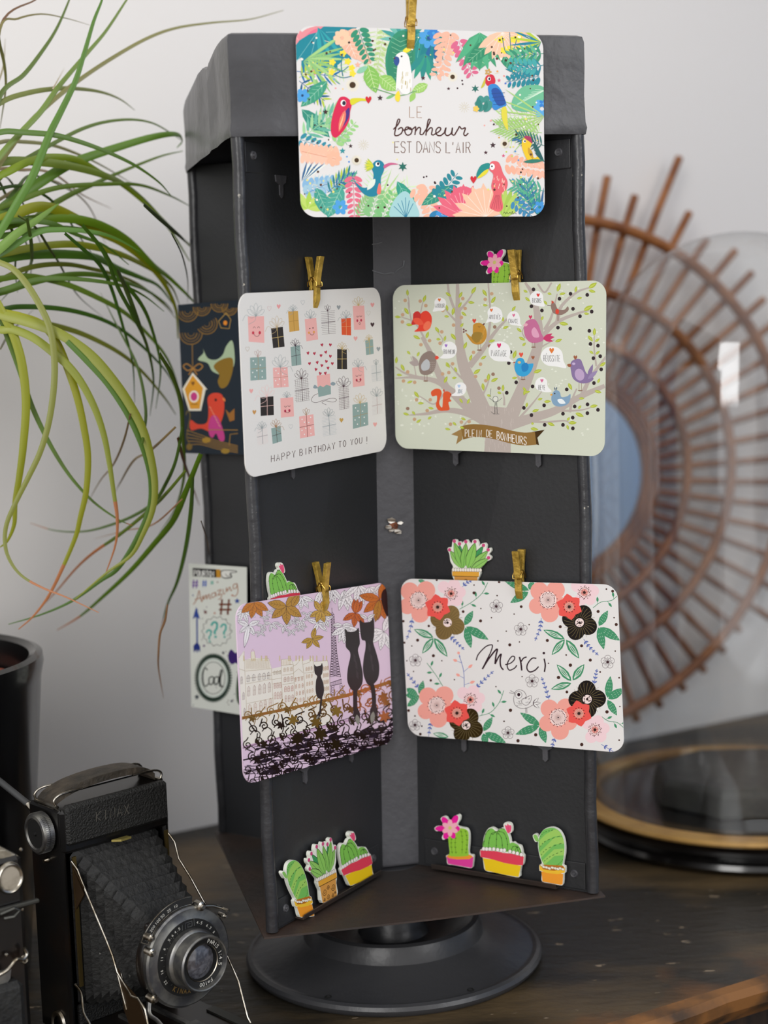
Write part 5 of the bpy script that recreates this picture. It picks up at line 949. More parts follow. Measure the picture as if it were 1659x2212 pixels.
c.poly([(1150, 676), (1230, 768), (1200, 905), (1128, 905), (1088, 775)], 'e8e2d0'); c.poly([(1150, 692), (1212, 768), (1192, 893), (1136, 893), (1102, 775)], 'dc9a28'); c.line([(1150, 682), (1235, 778)], 5, 'efe9dc', smooth=False); c.ell(1158, 820, 30, 36, 'efe4d4'); c.ell(1158, 820, 20, 26, 'c83a84'); c.heart(1152, 742, 14, '7a4a18'); c.line([(1140, 865), (1180, 865)], 5, '8a5a18', smooth=False)
c.line([(1350, 320), (1305, 370), (1320, 410), (1368, 415), (1378, 360), (1350, 320)], 4, 'b8944c', smooth=False); c.ell(1345, 380, 12, 14, 'e08a28')
c.blob([(1182, 600), (1215, 560), (1212, 535), (1240, 590), (1290, 600), (1330, 570), (1350, 520), (1385, 485), (1400, 560), (1395, 640), (1340, 690), (1270, 670), (1240, 620)], 'a9bd9c'); c.blob([(1275, 640), (1320, 600), (1385, 590), (1390, 660), (1360, 750), (1320, 770), (1300, 730), (1310, 690)], '8a6a1e')
c.blob([(1240, 830), (1270, 800), (1320, 805), (1338, 850), (1335, 920), (1310, 990), (1260, 1030), (1200, 1010), (1140, 1020), (1138, 960), (1180, 985), (1235, 975), (1245, 900)], 'd8432c'); c.blob([(1255, 950), (1280, 930), (1310, 960), (1340, 1050), (1335, 1085), (1310, 1080), (1290, 1040), (1270, 1065), (1250, 1050), (1245, 1000)], 'c23c86'); c.ell(1288, 840, 7, 9, '1a1014'); c.leaf(1330, 825, 1345, 850, 14, 'e08040')
for k in range(7): c.line([(1250+k*9, 880+k*18), (1262+k*9, 892+k*18)], 3, 'e8b08a', smooth=False)
c.line([(1110, 930), (1120, 905), (1135, 930), (1125, 1000), (1115, 1060), (1130, 1100)], 6, '6a5a2a')
for k in range(5): c.line([(1115+k*3, 1020+k*22), (1200, 1050+k*14), (1300, 1085+k*12), (1420, 1115+k*10)], 4.5, BRZ)
c.line([(1240, 1018), (1420, 1020)], 5, BRZ, smooth=False); c.line([(1368, 1110), (1375, 1045), (1420, 1040)], 5, BRZ, smooth=False); c.ell(1232, 1080, 26, 16, 'a8822c'); c.ell(1345, 1145, 26, 16, '9a7a2c'); c.ell(1130, 1120, 18, 20, '7a6228'); c.poly([(1345, 895), (1370, 920), (1400, 890), (1400, 960), (1372, 970)], '9a6428')
c.finish()
zc = (370, 1180, 3.253)
c = card('greeting_card', PCB, [(122, 120), (530, 148), (535, 1192), (141, 1128)], zc, 'd6d9d2', 'white postcard of doodles with a blue arrow, question marks and a round Cool badge', rad=.4, size=(118, 105*2.2), group='greeting cards in the left bay of the rack')
c.poly([(150, 152), (345, 163), (348, 222), (152, 210)], '1c1c1c'); c.text('POURTOI', 160, 168, 38, 16, 'e8e8e4', adv=21.5, dx=1, dy=.06, lw=6); c.poly([(315, 162), (345, 164), (347, 222), (317, 220)], 'c08a28')
c.blob([(345, 190), (352, 170), (390, 165), (455, 172), (458, 184), (420, 190), (428, 215), (400, 228), (360, 222)], '2a2a2a'); c.blob([(350, 190), (358, 175), (390, 170), (450, 176), (450, 181), (412, 187), (418, 212), (396, 221), (362, 216)], 'dcdcd6'); c.line([(380, 195), (400, 215), (415, 195)], 4, '3a3a3a')
c.text('#', 147, 235, 60, 42, '6a3c9a', lw=8); c.text('#', 218, 238, 48, 32, '3c5cb0', lw=7); c.text('#', 277, 242, 28, 20, '5aa898', lw=5); c.text('#', 335, 372, 110, 88, '6a3018', lw=13)
AM = 'b0785a'
for pts in ([(155, 410), (180, 370), (195, 310), (205, 365), (215, 392)], [(165, 375), (212, 360)], [(215, 390), (225, 345), (228, 375), (245, 340), (248, 372), (265, 335), (270, 368), (280, 365)], [(308, 325), (285, 335), (285, 360), (308, 350), (310, 322), (318, 352)], [(322, 315), (350, 305), (328, 345), (355, 335), (345, 370), (330, 372)], [(362, 300), (368, 335), (378, 330)], [(385, 325), (388, 290), (395, 315), (410, 285), (418, 312), (428, 305)], [(460, 262), (438, 270), (436, 298), (458, 290), (462, 262), (468, 320), (450, 350), (432, 345)]): c.line(pts, 6, AM, .3)
c.line([(180, 440), (182, 745)], 11, '2c4490', smooth=False); c.poly([(175, 425), (203, 515), (178, 495), (150, 512)], '2c4490'); c.poly([(155, 700), (182, 670), (203, 705), (203, 745), (182, 720), (158, 748)], '26357c')
sp = []
for k in range(28): a = 2*PI*k/28; r = 92 if k % 2 else 108; sp.append((320+r*1.0*math.cos(a), 597+r*math.sin(a)))
c.line(sp+[sp[0]], 4, '3a3a3a', smooth=False)
for x, y, s in ((250, 590, 45), (285, 535, 58), (352, 550, 50)): c.line([(x-5, y+s*.4), (x+s*.2, y), (x+s*.6, y+s*.1), (x+s*.6, y+s*.7), (x+s*.35, y+s*1.1), (x+s*.4, y+s*1.45)], s*.25, '3fa69c'); c.ell(x+s*.45, y+s*1.75, s*.16, s*.16, '3fa69c')
cx, cy = 295, 925
for k in range(54):
    a = 2*PI*k/54; c.leaf(cx+105*math.cos(a), cy+140*math.sin(a), cx+136*math.cos(a), cy+176*math.sin(a), 16, '26382e')
c.line([(cx+110*math.cos(t), cy+145*math.sin(t)) for t in np.linspace(0, 2*PI, 40)], 12, '26382e', k=1); c.line([(cx+98*math.cos(t), cy+132*math.sin(t)) for t in np.linspace(0, 2*PI, 40)], 4, 'a8c0b8', k=1); c.line([(cx+82*math.cos(t), cy+112*math.sin(t)) for t in np.linspace(0, 2*PI, 40)], 4, '4a5a54', k=1)
for pts in ([(255, 870), (235, 855), (222, 900), (225, 960), (240, 985), (262, 965)], [(285, 915), (265, 930), (270, 970), (290, 965), (298, 925), (285, 915)], [(320, 915), (303, 930), (305, 970), (325, 965), (333, 925), (320, 915)], [(340, 985), (338, 920), (350, 870), (358, 880), (345, 930), (348, 985), (368, 985)]): c.line(pts, 8, '1c2420')
for x, y, r, q in ((240, 463, 17, '6a3030'), (463, 385, 22, '2c4490'), (180, 1058, 20, '2a3440'), (365, 748, 13, '3a3a4a'), (425, 1088, 13, '3a3a4a'), (230, 700, 12, '5a3a6a'), (305, 470, 10, 'b87050'), (428, 345, 10, 'b87050'), (325, 252, 8, '7a4a40'), (152, 345, 8, '3a4a8a')): c.star(x, y, r, q)
for i in range(40): c.ell(rr.uniform(145, 470), rr.uniform(420, 1120), 4, 4, rr.choice(['5a4038', '3a4a5a', '6a4a6a']), n=6) if True else 0
c.blob([(400, 760), (420, 725), (450, 750), (480, 745), (490, 830), (450, 820), (430, 830), (405, 810)], '3c2468'); c.blob([(465, 910), (480, 900), (490, 1100), (462, 1090), (455, 1000)], '4a5a48')
c.finish()
# ---------------------------------------------------------------- gold clothespins
gold = mat('gold_paint', 'c8a548', .38, .45, col2='a08232', nscale=260, bump=.25, bscale=500)
spring = mat('gold_wire', 'b4924a', .3, 1.)
def make_pin():
    r = thing('clothespin', (0, 0, 0), 'pin', 'clothespin')
    for s in (1, -1):                                          # s=1: front leg (local -y is outward)
        prof = [(.0002, -.0088), (.0012, -.0070), (.0021, -.0045), (.0022, 0), (.0022, .0012), (.0017, .0018), (.0022, .0024), (.0030, .008), (.0048, .0162), (.0026, .0162), (.0007, .006), (.0002, .0012), (.0006, 0), (.0003, -.003)]
        poly = [(-.0018, -s*y, z) for y, z in prof]
        MB().prism(poly, (.0036, 0, 0)).build('wooden_leg', gold, r, local=True, bevel=.0002)
    mb = MB(); P = [(-.0024+.0048*k/40, .0011*math.cos(k*.95), .0052+.0011*math.sin(k*.95)) for k in range(41)]; mb.tube(P, .0003, 5)
    for x in (-.0023, .0023): mb.tube([(x, .0011, .0052), (x, .0027, .0036), (x, .0027, .0020), (-x*.0, .0027, .0018)], .00028, 5); mb.tube([(x, -.0011, .0052), (x, -.0027, .0036), (x, -.0027, .0020), (-x*.0, -.0027, .0018)], .00028, 5)
    mb.build('spring', spring, r, local=True, smooth=60)
    return r
pin0 = make_pin()
PINS = [(PC1, 887, 66, .06, 'gold clothespin at the very top holding the tropical birds card'), (PC2, 680, 627, .05, 'gold clothespin holding the birthday presents card'), (PC3, 1115, 611, -.03, 'gold clothespin holding the tree card, beside the pink-flowered cactus'),
        (PC4, 699, 1284, -.05, 'gold clothespin holding the lilac cat card'), (PC5, 1122, 1257, .0, 'gold clothespin holding the floral Merci card')]
for k, (pl, x, y, tilt, lab) in enumerate(PINS):
    o = pin0 if k == 0 else copy_tree(pin0); p = pl.hit(x, y, -.0003); n = pl.n
    o.location = tuple(p); o.rotation_euler = (0, tilt, math.atan2(-n[0], n[1])+PI if False else math.atan2(n[0], -n[1])); o.scale = (1.12, 1.12, 1.12) if k else (1.12, 1.0, 1.12); o['label'] = lab; o['group'] = 'gold clothespins on the greeting cards'

# ---------------------------------------------------------------- wooden cactus cutouts
GC = 'painted wooden cactus cutouts on the rack'
def cutout(name, plane, src, dst, zo, outline, drawf, label, thick=.0022, off=0.):
    A = np.array([[x, y, 1] for x, y in src], float); B = np.array([(zo[0]+x/zo[2], zo[1]+y/zo[2]) for x, y in dst]); M = np.linalg.solve(A, B).T
    ar = Art(plane, 0, 0, 1, base_off=off+1e-5); ar.M = M
    outline = crv(outline, 3, True)
    P = [ar.full(*p) for p in outline]; F = [plane.hit(x, y, off) for x, y in P]; n = len(F); Bk = [p-plane.n*thick for p in F]
    tr = tessellate_polygon([[Vector((x, y, 0)) for x, y in P]]); w = lin('e4e6dc')+(0.,)
    ar.mb.add(F+Bk, [tuple(t) for t in tr]+[tuple(n+i for i in t) for t in tr]+[(i, n+i, n+(i+1) % n, (i+1) % n) for i in range(n)], 0, w)
    drawf(ar); o = ar.mb.build(name, print_mat(), origin=F[int(np.argmin([f[2] for f in F]))]); return tag(o, label, 'cactus cutout', GC)
LG, MG = '8fc75c', '6cb452'
F_OUT = [(195, 185), (215, 165), (240, 172), (262, 205), (290, 195), (310, 165), (335, 150), (352, 165), (348, 200), (325, 240), (365, 255), (400, 262), (422, 290), (427, 340), (425, 400), (422, 470), (455, 480), (462, 500), (455, 560), (445, 585), (380, 575), (300, 560), (252, 552), (245, 510), (240, 482), (268, 476), (262, 400), (255, 340), (220, 355), (205, 335), (220, 300), (205, 275), (165, 285), (145, 265), (160, 245), (205, 248), (215, 225)]
def drawF(a, pot=True):
    a.blob([(258, 330), (280, 290), (330, 265), (380, 262), (418, 285), (424, 340), (420, 420), (412, 488), (280, 484), (268, 440)], '93c63c')
    for pts in ([(285, 340), (282, 400), (292, 480)], [(318, 330), (314, 400), (322, 482)], [(360, 275), (372, 350), (370, 470)], [(395, 275), (410, 340), (408, 420), (400, 475)]):
        a.line(pts, 3, '4c7a20'); P = crv(pts, 4)
        for k in range(1, len(P), 2): a.line([P[k]+np.array([-8, -8]), P[k]], 3, '3c5a1a', smooth=False); a.line([P[k]+np.array([8, -8]), P[k]], 3, '3c5a1a', smooth=False)
    if pot: a.poly([(242, 488), (462, 495), (455, 575), (443, 583), (255, 550)], 'e0409a'); a.poly([(242, 488), (270, 476), (350, 474), (430, 474), (460, 492), (430, 512), (330, 515), (265, 505)], 'ee9a34'); a.blob([(268, 470), (415, 470), (405, 488), (285, 490)], '93c63c')
    for ang, L, w in ((-125, 105, 50), (-60, 115, 50), (178, 118, 44), (118, 95, 50), (68, 88, 46), (5, 78, 50)):
        r = math.radians(ang); a.ell(272+L*.62*math.cos(r), 260+L*.62*math.sin(r), L*.42, w*.5, 'ec1e9c', r, 16)
    for k in range(6): r = math.radians(30+60*k); a.ell(272+34*math.cos(r), 258+34*math.sin(r), 36, 20, 'f6b4c2', r, 14)
    a.ell(272, 258, 15, 15, 'd8cc7a')
B_OUT = [(520, 435), (538, 425), (542, 370), (555, 310), (585, 262), (620, 255), (655, 275), (690, 258), (712, 255), (706, 232), (722, 214), (750, 216), (772, 235), (776, 285), (762, 302), (745, 298), (760, 345), (766, 378), (790, 375), (810, 392), (845, 405), (858, 440), (862, 470), (875, 490), (868, 555), (850, 570), (840, 625), (832, 660), (740, 645), (640, 622), (560, 605), (545, 550), (538, 502), (520, 490), (515, 455)]
def drawB(a):
    a.blob([(545, 420), (548, 350), (570, 285), (610, 260), (650, 285), (700, 262), (730, 285), (752, 340), (760, 400), (752, 450), (640, 445)], '7cbf52'); a.blob([(752, 430), (755, 390), (785, 378), (830, 402), (852, 450), (850, 480), (755, 455)], '7cbf52')
    for pts in ([(655, 285), (610, 305), (590, 360), (585, 425)], [(655, 285), (650, 350), (648, 430)], [(655, 285), (620, 310)], [(655, 290), (690, 340), (700, 430)], [(655, 285), (710, 300), (738, 370), (738, 440)], [(655, 285), (690, 262), (720, 270)], [(600, 262), (560, 310), (545, 400)], [(815, 408), (785, 410), (765, 450)], [(815, 408), (800, 450)], [(815, 408), (825, 440), (835, 470)], [(815, 408), (840, 430), (850, 470)]):
        a.line(pts, 3.5, '2c4a22'); P = crv(pts, 3)
        for k in range(1, len(P), 2): a.ell(P[k][0], P[k][1], 5, 4, '1c2c18', n=6)
    a.poly([(517, 440), (640, 447), (700, 460), (790, 470), (873, 492), (866, 562), (800, 560), (700, 540), (600, 510), (522, 495)], 'e04258'); a.poly([(540, 503), (620, 515), (720, 545), (850, 566), (830, 657), (730, 642), (560, 604)], 'ecc61c')
    for x, y in ((545, 428), (570, 430), (597, 430), (628, 430), (660, 435), (690, 440), (715, 440), (760, 450), (790, 458), (820, 466), (852, 475)): a.ell(x, y, 15, 17, '3a3436', n=12); a.ell(x, y, 13, 15, 'f3ecea', n=12)
    a.blob([(742, 300), (725, 262), (718, 232), (735, 240), (740, 222), (752, 236), (770, 240), (768, 285)], 'e8527c'); a.line([(745, 250), (748, 290)], 2.5, 'b83058')
S_OUT = [(945, 325), (958, 308), (978, 312), (990, 335), (1005, 310), (1035, 272), (1075, 255), (1120, 257), (1165, 285), (1195, 340), (1207, 410), (1205, 480), (1190, 560), (1208, 575), (1208, 625), (1195, 635), (1190, 715), (1170, 725), (1090, 710), (1022, 695), (1018, 640), (1015, 612), (1000, 605), (1000, 560), (1020, 545), (1000, 480), (988, 410), (988, 372), (965, 370)]
def drawS(a):
    a.blob([(950, 325), (962, 312), (978, 318), (992, 345), (990, 370), (968, 362)], '86bf60'); E = [(1000, 330), (1030, 278), (1080, 258), (1130, 262), (1175, 300), (1200, 370), (1203, 450), (1190, 540), (1170, 580), (1100, 585), (1040, 560), (1005, 480), (992, 400)]
    a.blob(E, '74bb5c')
    for k, (p, q) in enumerate(((300, 262), (380, 320), (460, 380), (545, 440))):
        pass
    a.clip = [a.full(*p) for p in E]
    for y0, y1 in ((372, 280), (470, 345), (560, 440)): a.poly([(995, y0-8), (1050, y0-62), (1120, y1-8), (1196, y1-14), (1203, y1+40), (1120, y1+48), (1050, y0-8), (1005, y0+42)], '9ccb62')
    for pts in ([(995, 345), (1040, 295), (1120, 272)], [(992, 430), (1050, 365), (1185, 318)], [(1000, 500), (1060, 430), (1200, 375)], [(1020, 545), (1090, 490), (1203, 440)], [(1110, 580), (1160, 550), (1195, 510)]):
        P = crv(pts, 7)
        for k in range(0, len(P)-1, 2): a.line([P[k], P[k+1]], 4.5, '2c5a26', smooth=False)
    a.clip = None
    a.poly([(1016, 612), (1194, 632), (1188, 718), (1172, 722), (1024, 694)], 'ee9a2e'); a.poly([(1000, 560), (1100, 585), (1208, 582), (1207, 622), (1150, 634), (1060, 625), (1002, 602)], 'eebe34'); a.poly([(1005, 555), (1090, 560), (1190, 565), (1205, 580), (1120, 608), (1030, 595)], 'b87020')
    for x, y in ((1020, 562), (1035, 575), (1058, 580), (1080, 588), (1105, 582), (1130, 588), (1150, 592), (1170, 588), (1190, 595)): a.ell(x, y, 16, 11, '4a3426', .4, 12); a.ell(x, y, 14, 9, 'eee6d4', .4, 12)
A_OUT = [(372, 120), (380, 106), (400, 105), (405, 70), (412, 52), (435, 55), (442, 75), (455, 64), (475, 75), (485, 60), (505, 52), (520, 70), (540, 75), (545, 55), (570, 48), (585, 70), (590, 95), (605, 78), (630, 72), (642, 90), (640, 110), (668, 105), (672, 128), (655, 150), (672, 165), (668, 185), (640, 200), (595, 250), (600, 275), (590, 305), (580, 330), (573, 408), (427, 408), (418, 330), (405, 300), (402, 255), (410, 235), (392, 200), (385, 150)]
def drawA(a):
    for x0, y0, x1, y1, w, cc in ((460, 245, 455, 85, 46, '3f9a5c'), (520, 245, 620, 92, 46, '3f9a5c'), (470, 248, 390, 128, 46, '8fc464'), (478, 248, 418, 70, 50, '86c05c'), (530, 250, 652, 125, 54, '8fc464'), (535, 255, 655, 178, 46, '8fc464'), (480, 250, 500, 75, 50, '86c05c'), (510, 250, 562, 72, 62, '8ac45e')):
        d = np.array([x1-x0, y1-y0], float); a.leaf(x0-d[0]*.02, y0, x1+d[0]*.02, y1+d[1]*.03, w+7, '2c4226'); a.leaf(x0, y0, x1, y1, w, cc)
        a.line([(x0, y0), (x1, y1)], 2.5, '3c7a34', smooth=False)
    for x, y in ((386, 122), (419, 63), (455, 80), (498, 65), (561, 63), (620, 88), (652, 118), (655, 172)): a.ell(x, y, 12, 12, 'c8487c')
    a.poly([(418, 303), (580, 303), (573, 408), (427, 408)], 'd2964a'); a.poly([(404, 265), (590, 270), (588, 302), (406, 300)], 'e0a43a'); a.line([(406, 301), (588, 303)], 4, '4a3018', smooth=False)
    for x in range(412, 600, 17): a.ell(x, 257, 11, 14, '4a4036', n=12); a.ell(x, 257, 9, 12, 'eee8de', n=12)
    for x, y, r in ((452, 345, 22), (500, 330, 14), (540, 350, 22), (465, 390, 12), (510, 385, 16), (550, 392, 10), (440, 380, 8)): a.line([(x+r*(1-k/16)*math.cos(k*.75), y+r*(1-k/16)*math.sin(k*.75)) for k in range(15)], 3.5, '3a2418', k=2)
I3 = [(520, 440), (870, 495), (740, 215)]
PR = Plane(PL_R.o+PL_R.n*.0066, PL_R.n); PLf = Plane(PL_L.o+PL_L.n*.0066, PL_L.n)
z6 = (900, 1720, 3.770); z7 = (520, 1720, 4.1475)
cutout('cactus_cutout', PR, I3, I3, z6, F_OUT, drawF, 'cactus cutout with big pink flower in magenta pot, on the bottom right tray')
cutout('cactus_cutout', PR, I3, I3, z6, B_OUT, drawB, 'barrel cactus cutout in red and yellow pot, on the bottom right tray')
cutout('cactus_cutout', PR, I3, I3, z6, S_OUT, drawS, 'striped oval cactus cutout in orange pot, right end of the bottom right tray')
cutout('cactus_cutout', PLf, I3, [(903, 658), (1163, 532), (985, 318)], z7, B_OUT, drawB, 'barrel cactus cutout in red and yellow pot, on the bottom left tray')
cutout('cactus_cutout', PLf, [(1000, 560), (1208, 575), (1100, 255)], [(478, 940), (632, 900), (462, 575)], z7, S_OUT, drawS, 'striped oval cactus cutout in orange pot, left end of the bottom left tray')
cutout('cactus_cutout', PLf, [(405, 300), (590, 302), (500, 65)], [(862, 728), (700, 812), (735, 428)], z7, A_OUT, drawA, 'aloe cutout in scroll-patterned pot, middle of the bottom left tray')
PR2 = Plane(PL_R.o+PL_R.n*.0036, PL_R.n); PL2 = Plane(PL_L.o+PL_L.n*.0036, PL_L.n)
cutout('cactus_cutout', PR2, [(272, 258), (427, 340), (262, 480)], [(790, 155), (908, 228), (762, 350)], (830, 520, 3.318), F_OUT, drawF, 'cactus cutout with big pink flower peeking over the tree card', thick=.0018)
cutout('cactus_cutout', PR2, [(405, 265), (590, 265), (562, 60)], [(405, 265), (590, 268), (562, 60)], (850, 1150, 3.19), A_OUT, drawA, 'aloe cutout in orange pot peeking over the Merci card', thick=.0018)
cutout('cactus_cutout', PL2, I3, [(398, 398), (668, 345), (487, 66)], (490, 1200, 4.253), B_OUT, drawB, 'barrel cactus cutout with red pot rim peeking over the lilac cat card', thick=.0018)

# ---------------------------------------------------------------- potted plant
PC = np.array([-.304, .955, TZ])
plant = thing('potted_plant', PC, 'arching green ponytail palm in a glossy black pot at the left wall', 'plant')
blackg = mat('glossy_black_glaze', '0c0c0d', .22, coat=.4)
mb = MB(); mb.lathe([(0, 0), (.074, 0), (.077, .004), (.084, .08), (.0935, .184), (.0955, .193), (.095, .198), (.091, .1995), (.087, .197), (.0855, .18), (.072, .02), (0, .02)], PC, 72); mb.build('pot', blackg, plant, smooth=40)
mb = MB(); mb.lathe([(.05, .03), (.078, .172), (.0795, .180), (.077, .181), (.075, .173), (.07, .155)], PC+np.array([.004, 0, 0]), 48); mb.build('inner_pot', mat('terracotta_plastic', '8a4a3a', .5), plant, smooth=40)
mb = MB(); mb.lathe([(.0, .163), (.04, .164), (.074, .158)], PC, 32); mb.build('soil', mat('soil', '2a1c14', .95, bump=1, bscale=150), plant)
CR = V(-70, 560, .95)
mb = MB(); base = PC+Z3*.15; mb.tube([base, base+Z3*.02, base+(CR-base)*.35, base+(CR-base)*.7, CR], [.028, .024, .012, .010, .012], 14); mb.build('trunk', mat('trunk_bark', '6a5a44', .8, bump=.6, bscale=120), plant, smooth=60)
lm = bpy.data.materials.new('palm_leaf'); lm.use_nodes = True; nt = lm.node_tree; bs = nt.nodes['Principled BSDF']; at = nt.nodes.new('ShaderNodeAttribute'); at.attribute_name = 'ink'
nt.links.new(at.outputs['Color'], bs.inputs['Base Color']); bs.inputs['Roughness'].default_value = .4; bs.inputs['Subsurface Weight'].default_value = 0.0; bs.inputs['Transmission Weight'].default_value = 0
LV = MB(); rr = random.Random(21)
def blade(P3, w0, cols, tip=None):
    n = len(P3); up0 = np.array([0, -.5, .85])
    L = []; C_ = []; R_ = []
    for i in range(n):
        t = P3[min(i+1, n-1)]-P3[max(i-1, 0)]; t = t/(np.linalg.norm(t)+1e-9); s = i/(n-1)
        view = np.array([.25, -.95, .2]); sd_ = np.cross(t, view); sd_ /= np.linalg.norm(sd_)+1e-9; w = w0/2*(min(1, .75+s*1.2) if s < .3 else 1)*(1-max(0, (s-.35)/.65)**1.5*.88)
        L.append(P3[i]+sd_*w); R_.append(P3[i]-sd_*w); C_.append(P3[i]+np.cross(sd_, t)*w*.45)
    k0 = len(LV.v)
    for a_, c_, b_ in zip(L, C_, R_): LV.v += [tuple(map(float, a_)), tuple(map(float, c_)), tuple(map(float, b_))]
    for i in range(n-1):
        s = i/(n-1); col = cols[0] if (tip is None or s < tip) else cols[1]; q = lin(col); f = (1.12-.25*s) if s < (tip or 1) else 1; q = (q[0]*f*1.0, q[1]*f*.66, q[2]*f*.45, 0.)
        for j in (0, 1): LV.f.append([k0+i*3+j, k0+i*3+j+1, k0+i*3+j+4, k0+i*3+j+3]); LV.m.append(0); LV.c.append(q)
def trace(pts, sc, oy, w, col='5f9a35', D0=.94, D1=1.0, tip=None, tcol='a8805c', bow=0.):
    P = crv([(x/sc, oy+y/sc) for x, y in pts], 7); n = len(P); blade([V(p[0], p[1], D0+(D1-D0)*i/(n-1)+bow*math.sin(PI*i/(n-1))) for i, p in enumerate(P)], w/3508*.95, (col, tcol), tip)
A_ = (3.95, 0)
GN = ['4e8f2c', '5f9f38', '76ab3c', '3f7f2c', '8fb83e', '6aa246']
B0 = (-70*3.95, 560*3.95)
def rooted(b, pts, k):
    if not k.pop('root', 1): return pts
    (x0, y0), (x1, y1) = pts[0], pts[1]; l = math.hypot(x0-x1, y0-y1)+1e-6; d = math.hypot(b[0]-x0, b[1]-y0)*.45; f = min(d/l, 1.2)
    return [b, (x0+(x0-x1)*f*.8+(b[0]-x0)*.12, y0+(y0-y1)*f*.8+(b[1]-y0)*.12)]+pts
def T1(pts, w, col, D1=1.0, **k): trace(rooted(B0, pts, k), 3.95, 0, w, col, D1=D1, **k)
T1([(-60, 1100), (0, 230), (300, 0), (420, -80)], 7, '6a5a44', 1.0)
T1([(-60, 1000), (0, 250), (150, 160), (350, 120), (560, 155), (770, 215)], 6, '7a8a62', 1.02)
T1([(-100, 1300), (0, 820), (200, 640), (350, 450), (480, 250), (590, 0), (620, -120)], 11, '55803c', 1.02)
T1([(0, 1980), (130, 1760), (270, 1520), (350, 1330), (430, 1130), (520, 950), (640, 700), (720, 450), (800, 180), (870, 0), (900, -150)], 17, '4c8f24', .99)
T1([(0, 1330), (180, 1130), (350, 950), (500, 740), (720, 480), (900, 270), (1080, 0), (1150, -100)], 13, '6a9c50', 1.02)
T1([(0, 1400), (100, 1250), (250, 1050), (450, 860), (680, 680), (950, 500), (1250, 330), (1500, 240), (1800, 195), (2130, 165), (2420, 88)], 11, '7f9668', 1.07)
T1([(0, 880), (250, 790), (500, 755), (700, 760), (880, 790), (1030, 850), (1150, 940)], 12, '6f9054', 1.06)
T1([(0, 1130), (200, 1130), (450, 1150), (650, 1200), (900, 1290), (1150, 1410), (1350, 1550), (1460, 1670)], 13, '508838', 1.0)
T1([(0, 1800), (100, 1720), (350, 1550), (600, 1400), (900, 1290), (1300, 1170), (1500, 1145), (1555, 1200), (1510, 1260)], 24, '5a9a34', 1.07)
T1([(0, 1520), (100, 1430), (300, 1310), (500, 1200), (700, 1100), (900, 1040), (1120, 1020), (1300, 1050), (1450, 1130), (1550, 1200)], 10, '5c8a44', 1.07)
T1([(0, 2120), (200, 1960), (400, 1780), (600, 1660), (800, 1570), (1000, 1480), (1350, 1340), (1560, 1288)], 15, '6aa048', 1.07)
T1([(0, 1215), (200, 1210), (450, 1240), (700, 1330), (900, 1430), (1150, 1580)], 10, '86a07a', 1.08)
T1([(0, 1385), (250, 1375), (500, 1400), (700, 1440), (900, 1500), (1050, 1570), (1250, 1730), (1450, 1960), (1620, 2230)], 20, '6d9c42', 1.07)
T1([(100, 1450), (300, 1360), (450, 1340), (650, 1360), (850, 1470), (1050, 1580), (1300, 1790), (1520, 2000), (1660, 2120)], 17, '72a420', 1.07)
T1([(200, 1700), (500, 1600), (900, 1570), (1200, 1580), (1450, 1670), (1660, 1780)], 12, '5a8c30', 1.07)
T1([(0, 1610), (200, 1590), (400, 1680), (550, 1830), (700, 2050), (850, 2250)], 8, '3c6c2c', 1.04)
T1([(0, 1900), (200, 1880), (450, 1910), (650, 2000), (900, 2100), (1100, 2260)], 14, '4c8430', 1.0)
T1([(30, 2150), (300, 1990), (500, 1960), (800, 1980), (1000, 2040), (1200, 2150)], 14, '5aa04c', .98)
T1([(0, 1700), (300, 1540), (500, 1560), (750, 1750), (900, 2080)], 8, '8c9c80', 1.1)
T1([(200, 1450), (450, 1480), (700, 1660), (950, 1780)], 8, '9a9c84', 1.1)
T1([(-50, 1500), (20, 1600), (150, 1900), (260, 2200), (250, 2480)], 7, '4c7c34', 1.05)
T1([(-100, 900), (20, 600), (45, 330)], 6, '8a9a7a', 1.06); T1([(0, 400), (50, 700), (0, 1100)], 9, '7f9a6a', 1.02); T1([(450, 760), (550, 580)], 5, '98a490', 1.08, root=0)
T1([(-40, 1850), (150, 1600), (250, 1500), (400, 1530), (620, 1640)], 9, '4a7c34', 1.03); T1([(0, 1500), (100, 1560), (250, 1850), (400, 2200)], 7, '456f30', 1.05)
# lower half: zoom offset 440 (scale 3.95) and 560 (scale 2.764)
def T4(pts, w, col, D1=1.0, **k): trace(rooted((B0[0], B0[1]-440*3.95), pts, k), 3.95, 440, w, col, D1=D1, **k)
def T3(pts, w, col, D1=1.0, **k): trace(rooted((-70*2.764, 0), pts, k), 2.764, 560, w, col, D1=D1, **k)
T4([(100, 100), (300, 30), (450, 40), (650, 130), (850, 240), (1050, 340), (1250, 500), (1400, 680), (1500, 900), (1520, 1150)], 24, '86a81c', 1.07)
T4([(0, 200), (200, 150), (450, 120), (700, 140), (900, 200), (1100, 320), (1300, 520), (1430, 620), (1600, 780), (1690, 880)], 22, '5f9a20', 1.07)
T4([(0, 380), (150, 250), (300, 150), (420, 60), (500, 0)], 20, '6aaa50', .96)
T4([(0, 280), (250, 240), (500, 210), (750, 235), (950, 290), (1100, 380), (1300, 560), (1450, 760), (1500, 900)], 14, '5c9c44', 1.07)
T4([(0, 430), (300, 370), (600, 345), (850, 380), (1050, 440), (1200, 510), (1350, 600), (1470, 720), (1530, 860)], 17, '82a832', 1.07)
T4([(0, 475), (200, 440), (450, 430), (700, 440), (850, 470), (1000, 550), (1200, 630), (1350, 700), (1480, 860)], 22, '4c8c34', 1.07)
T4([(0, 650), (200, 560), (400, 520), (600, 520), (800, 560), (1000, 610), (1200, 700), (1400, 860), (1500, 980)], 12, '6c8c3c', 1.07)
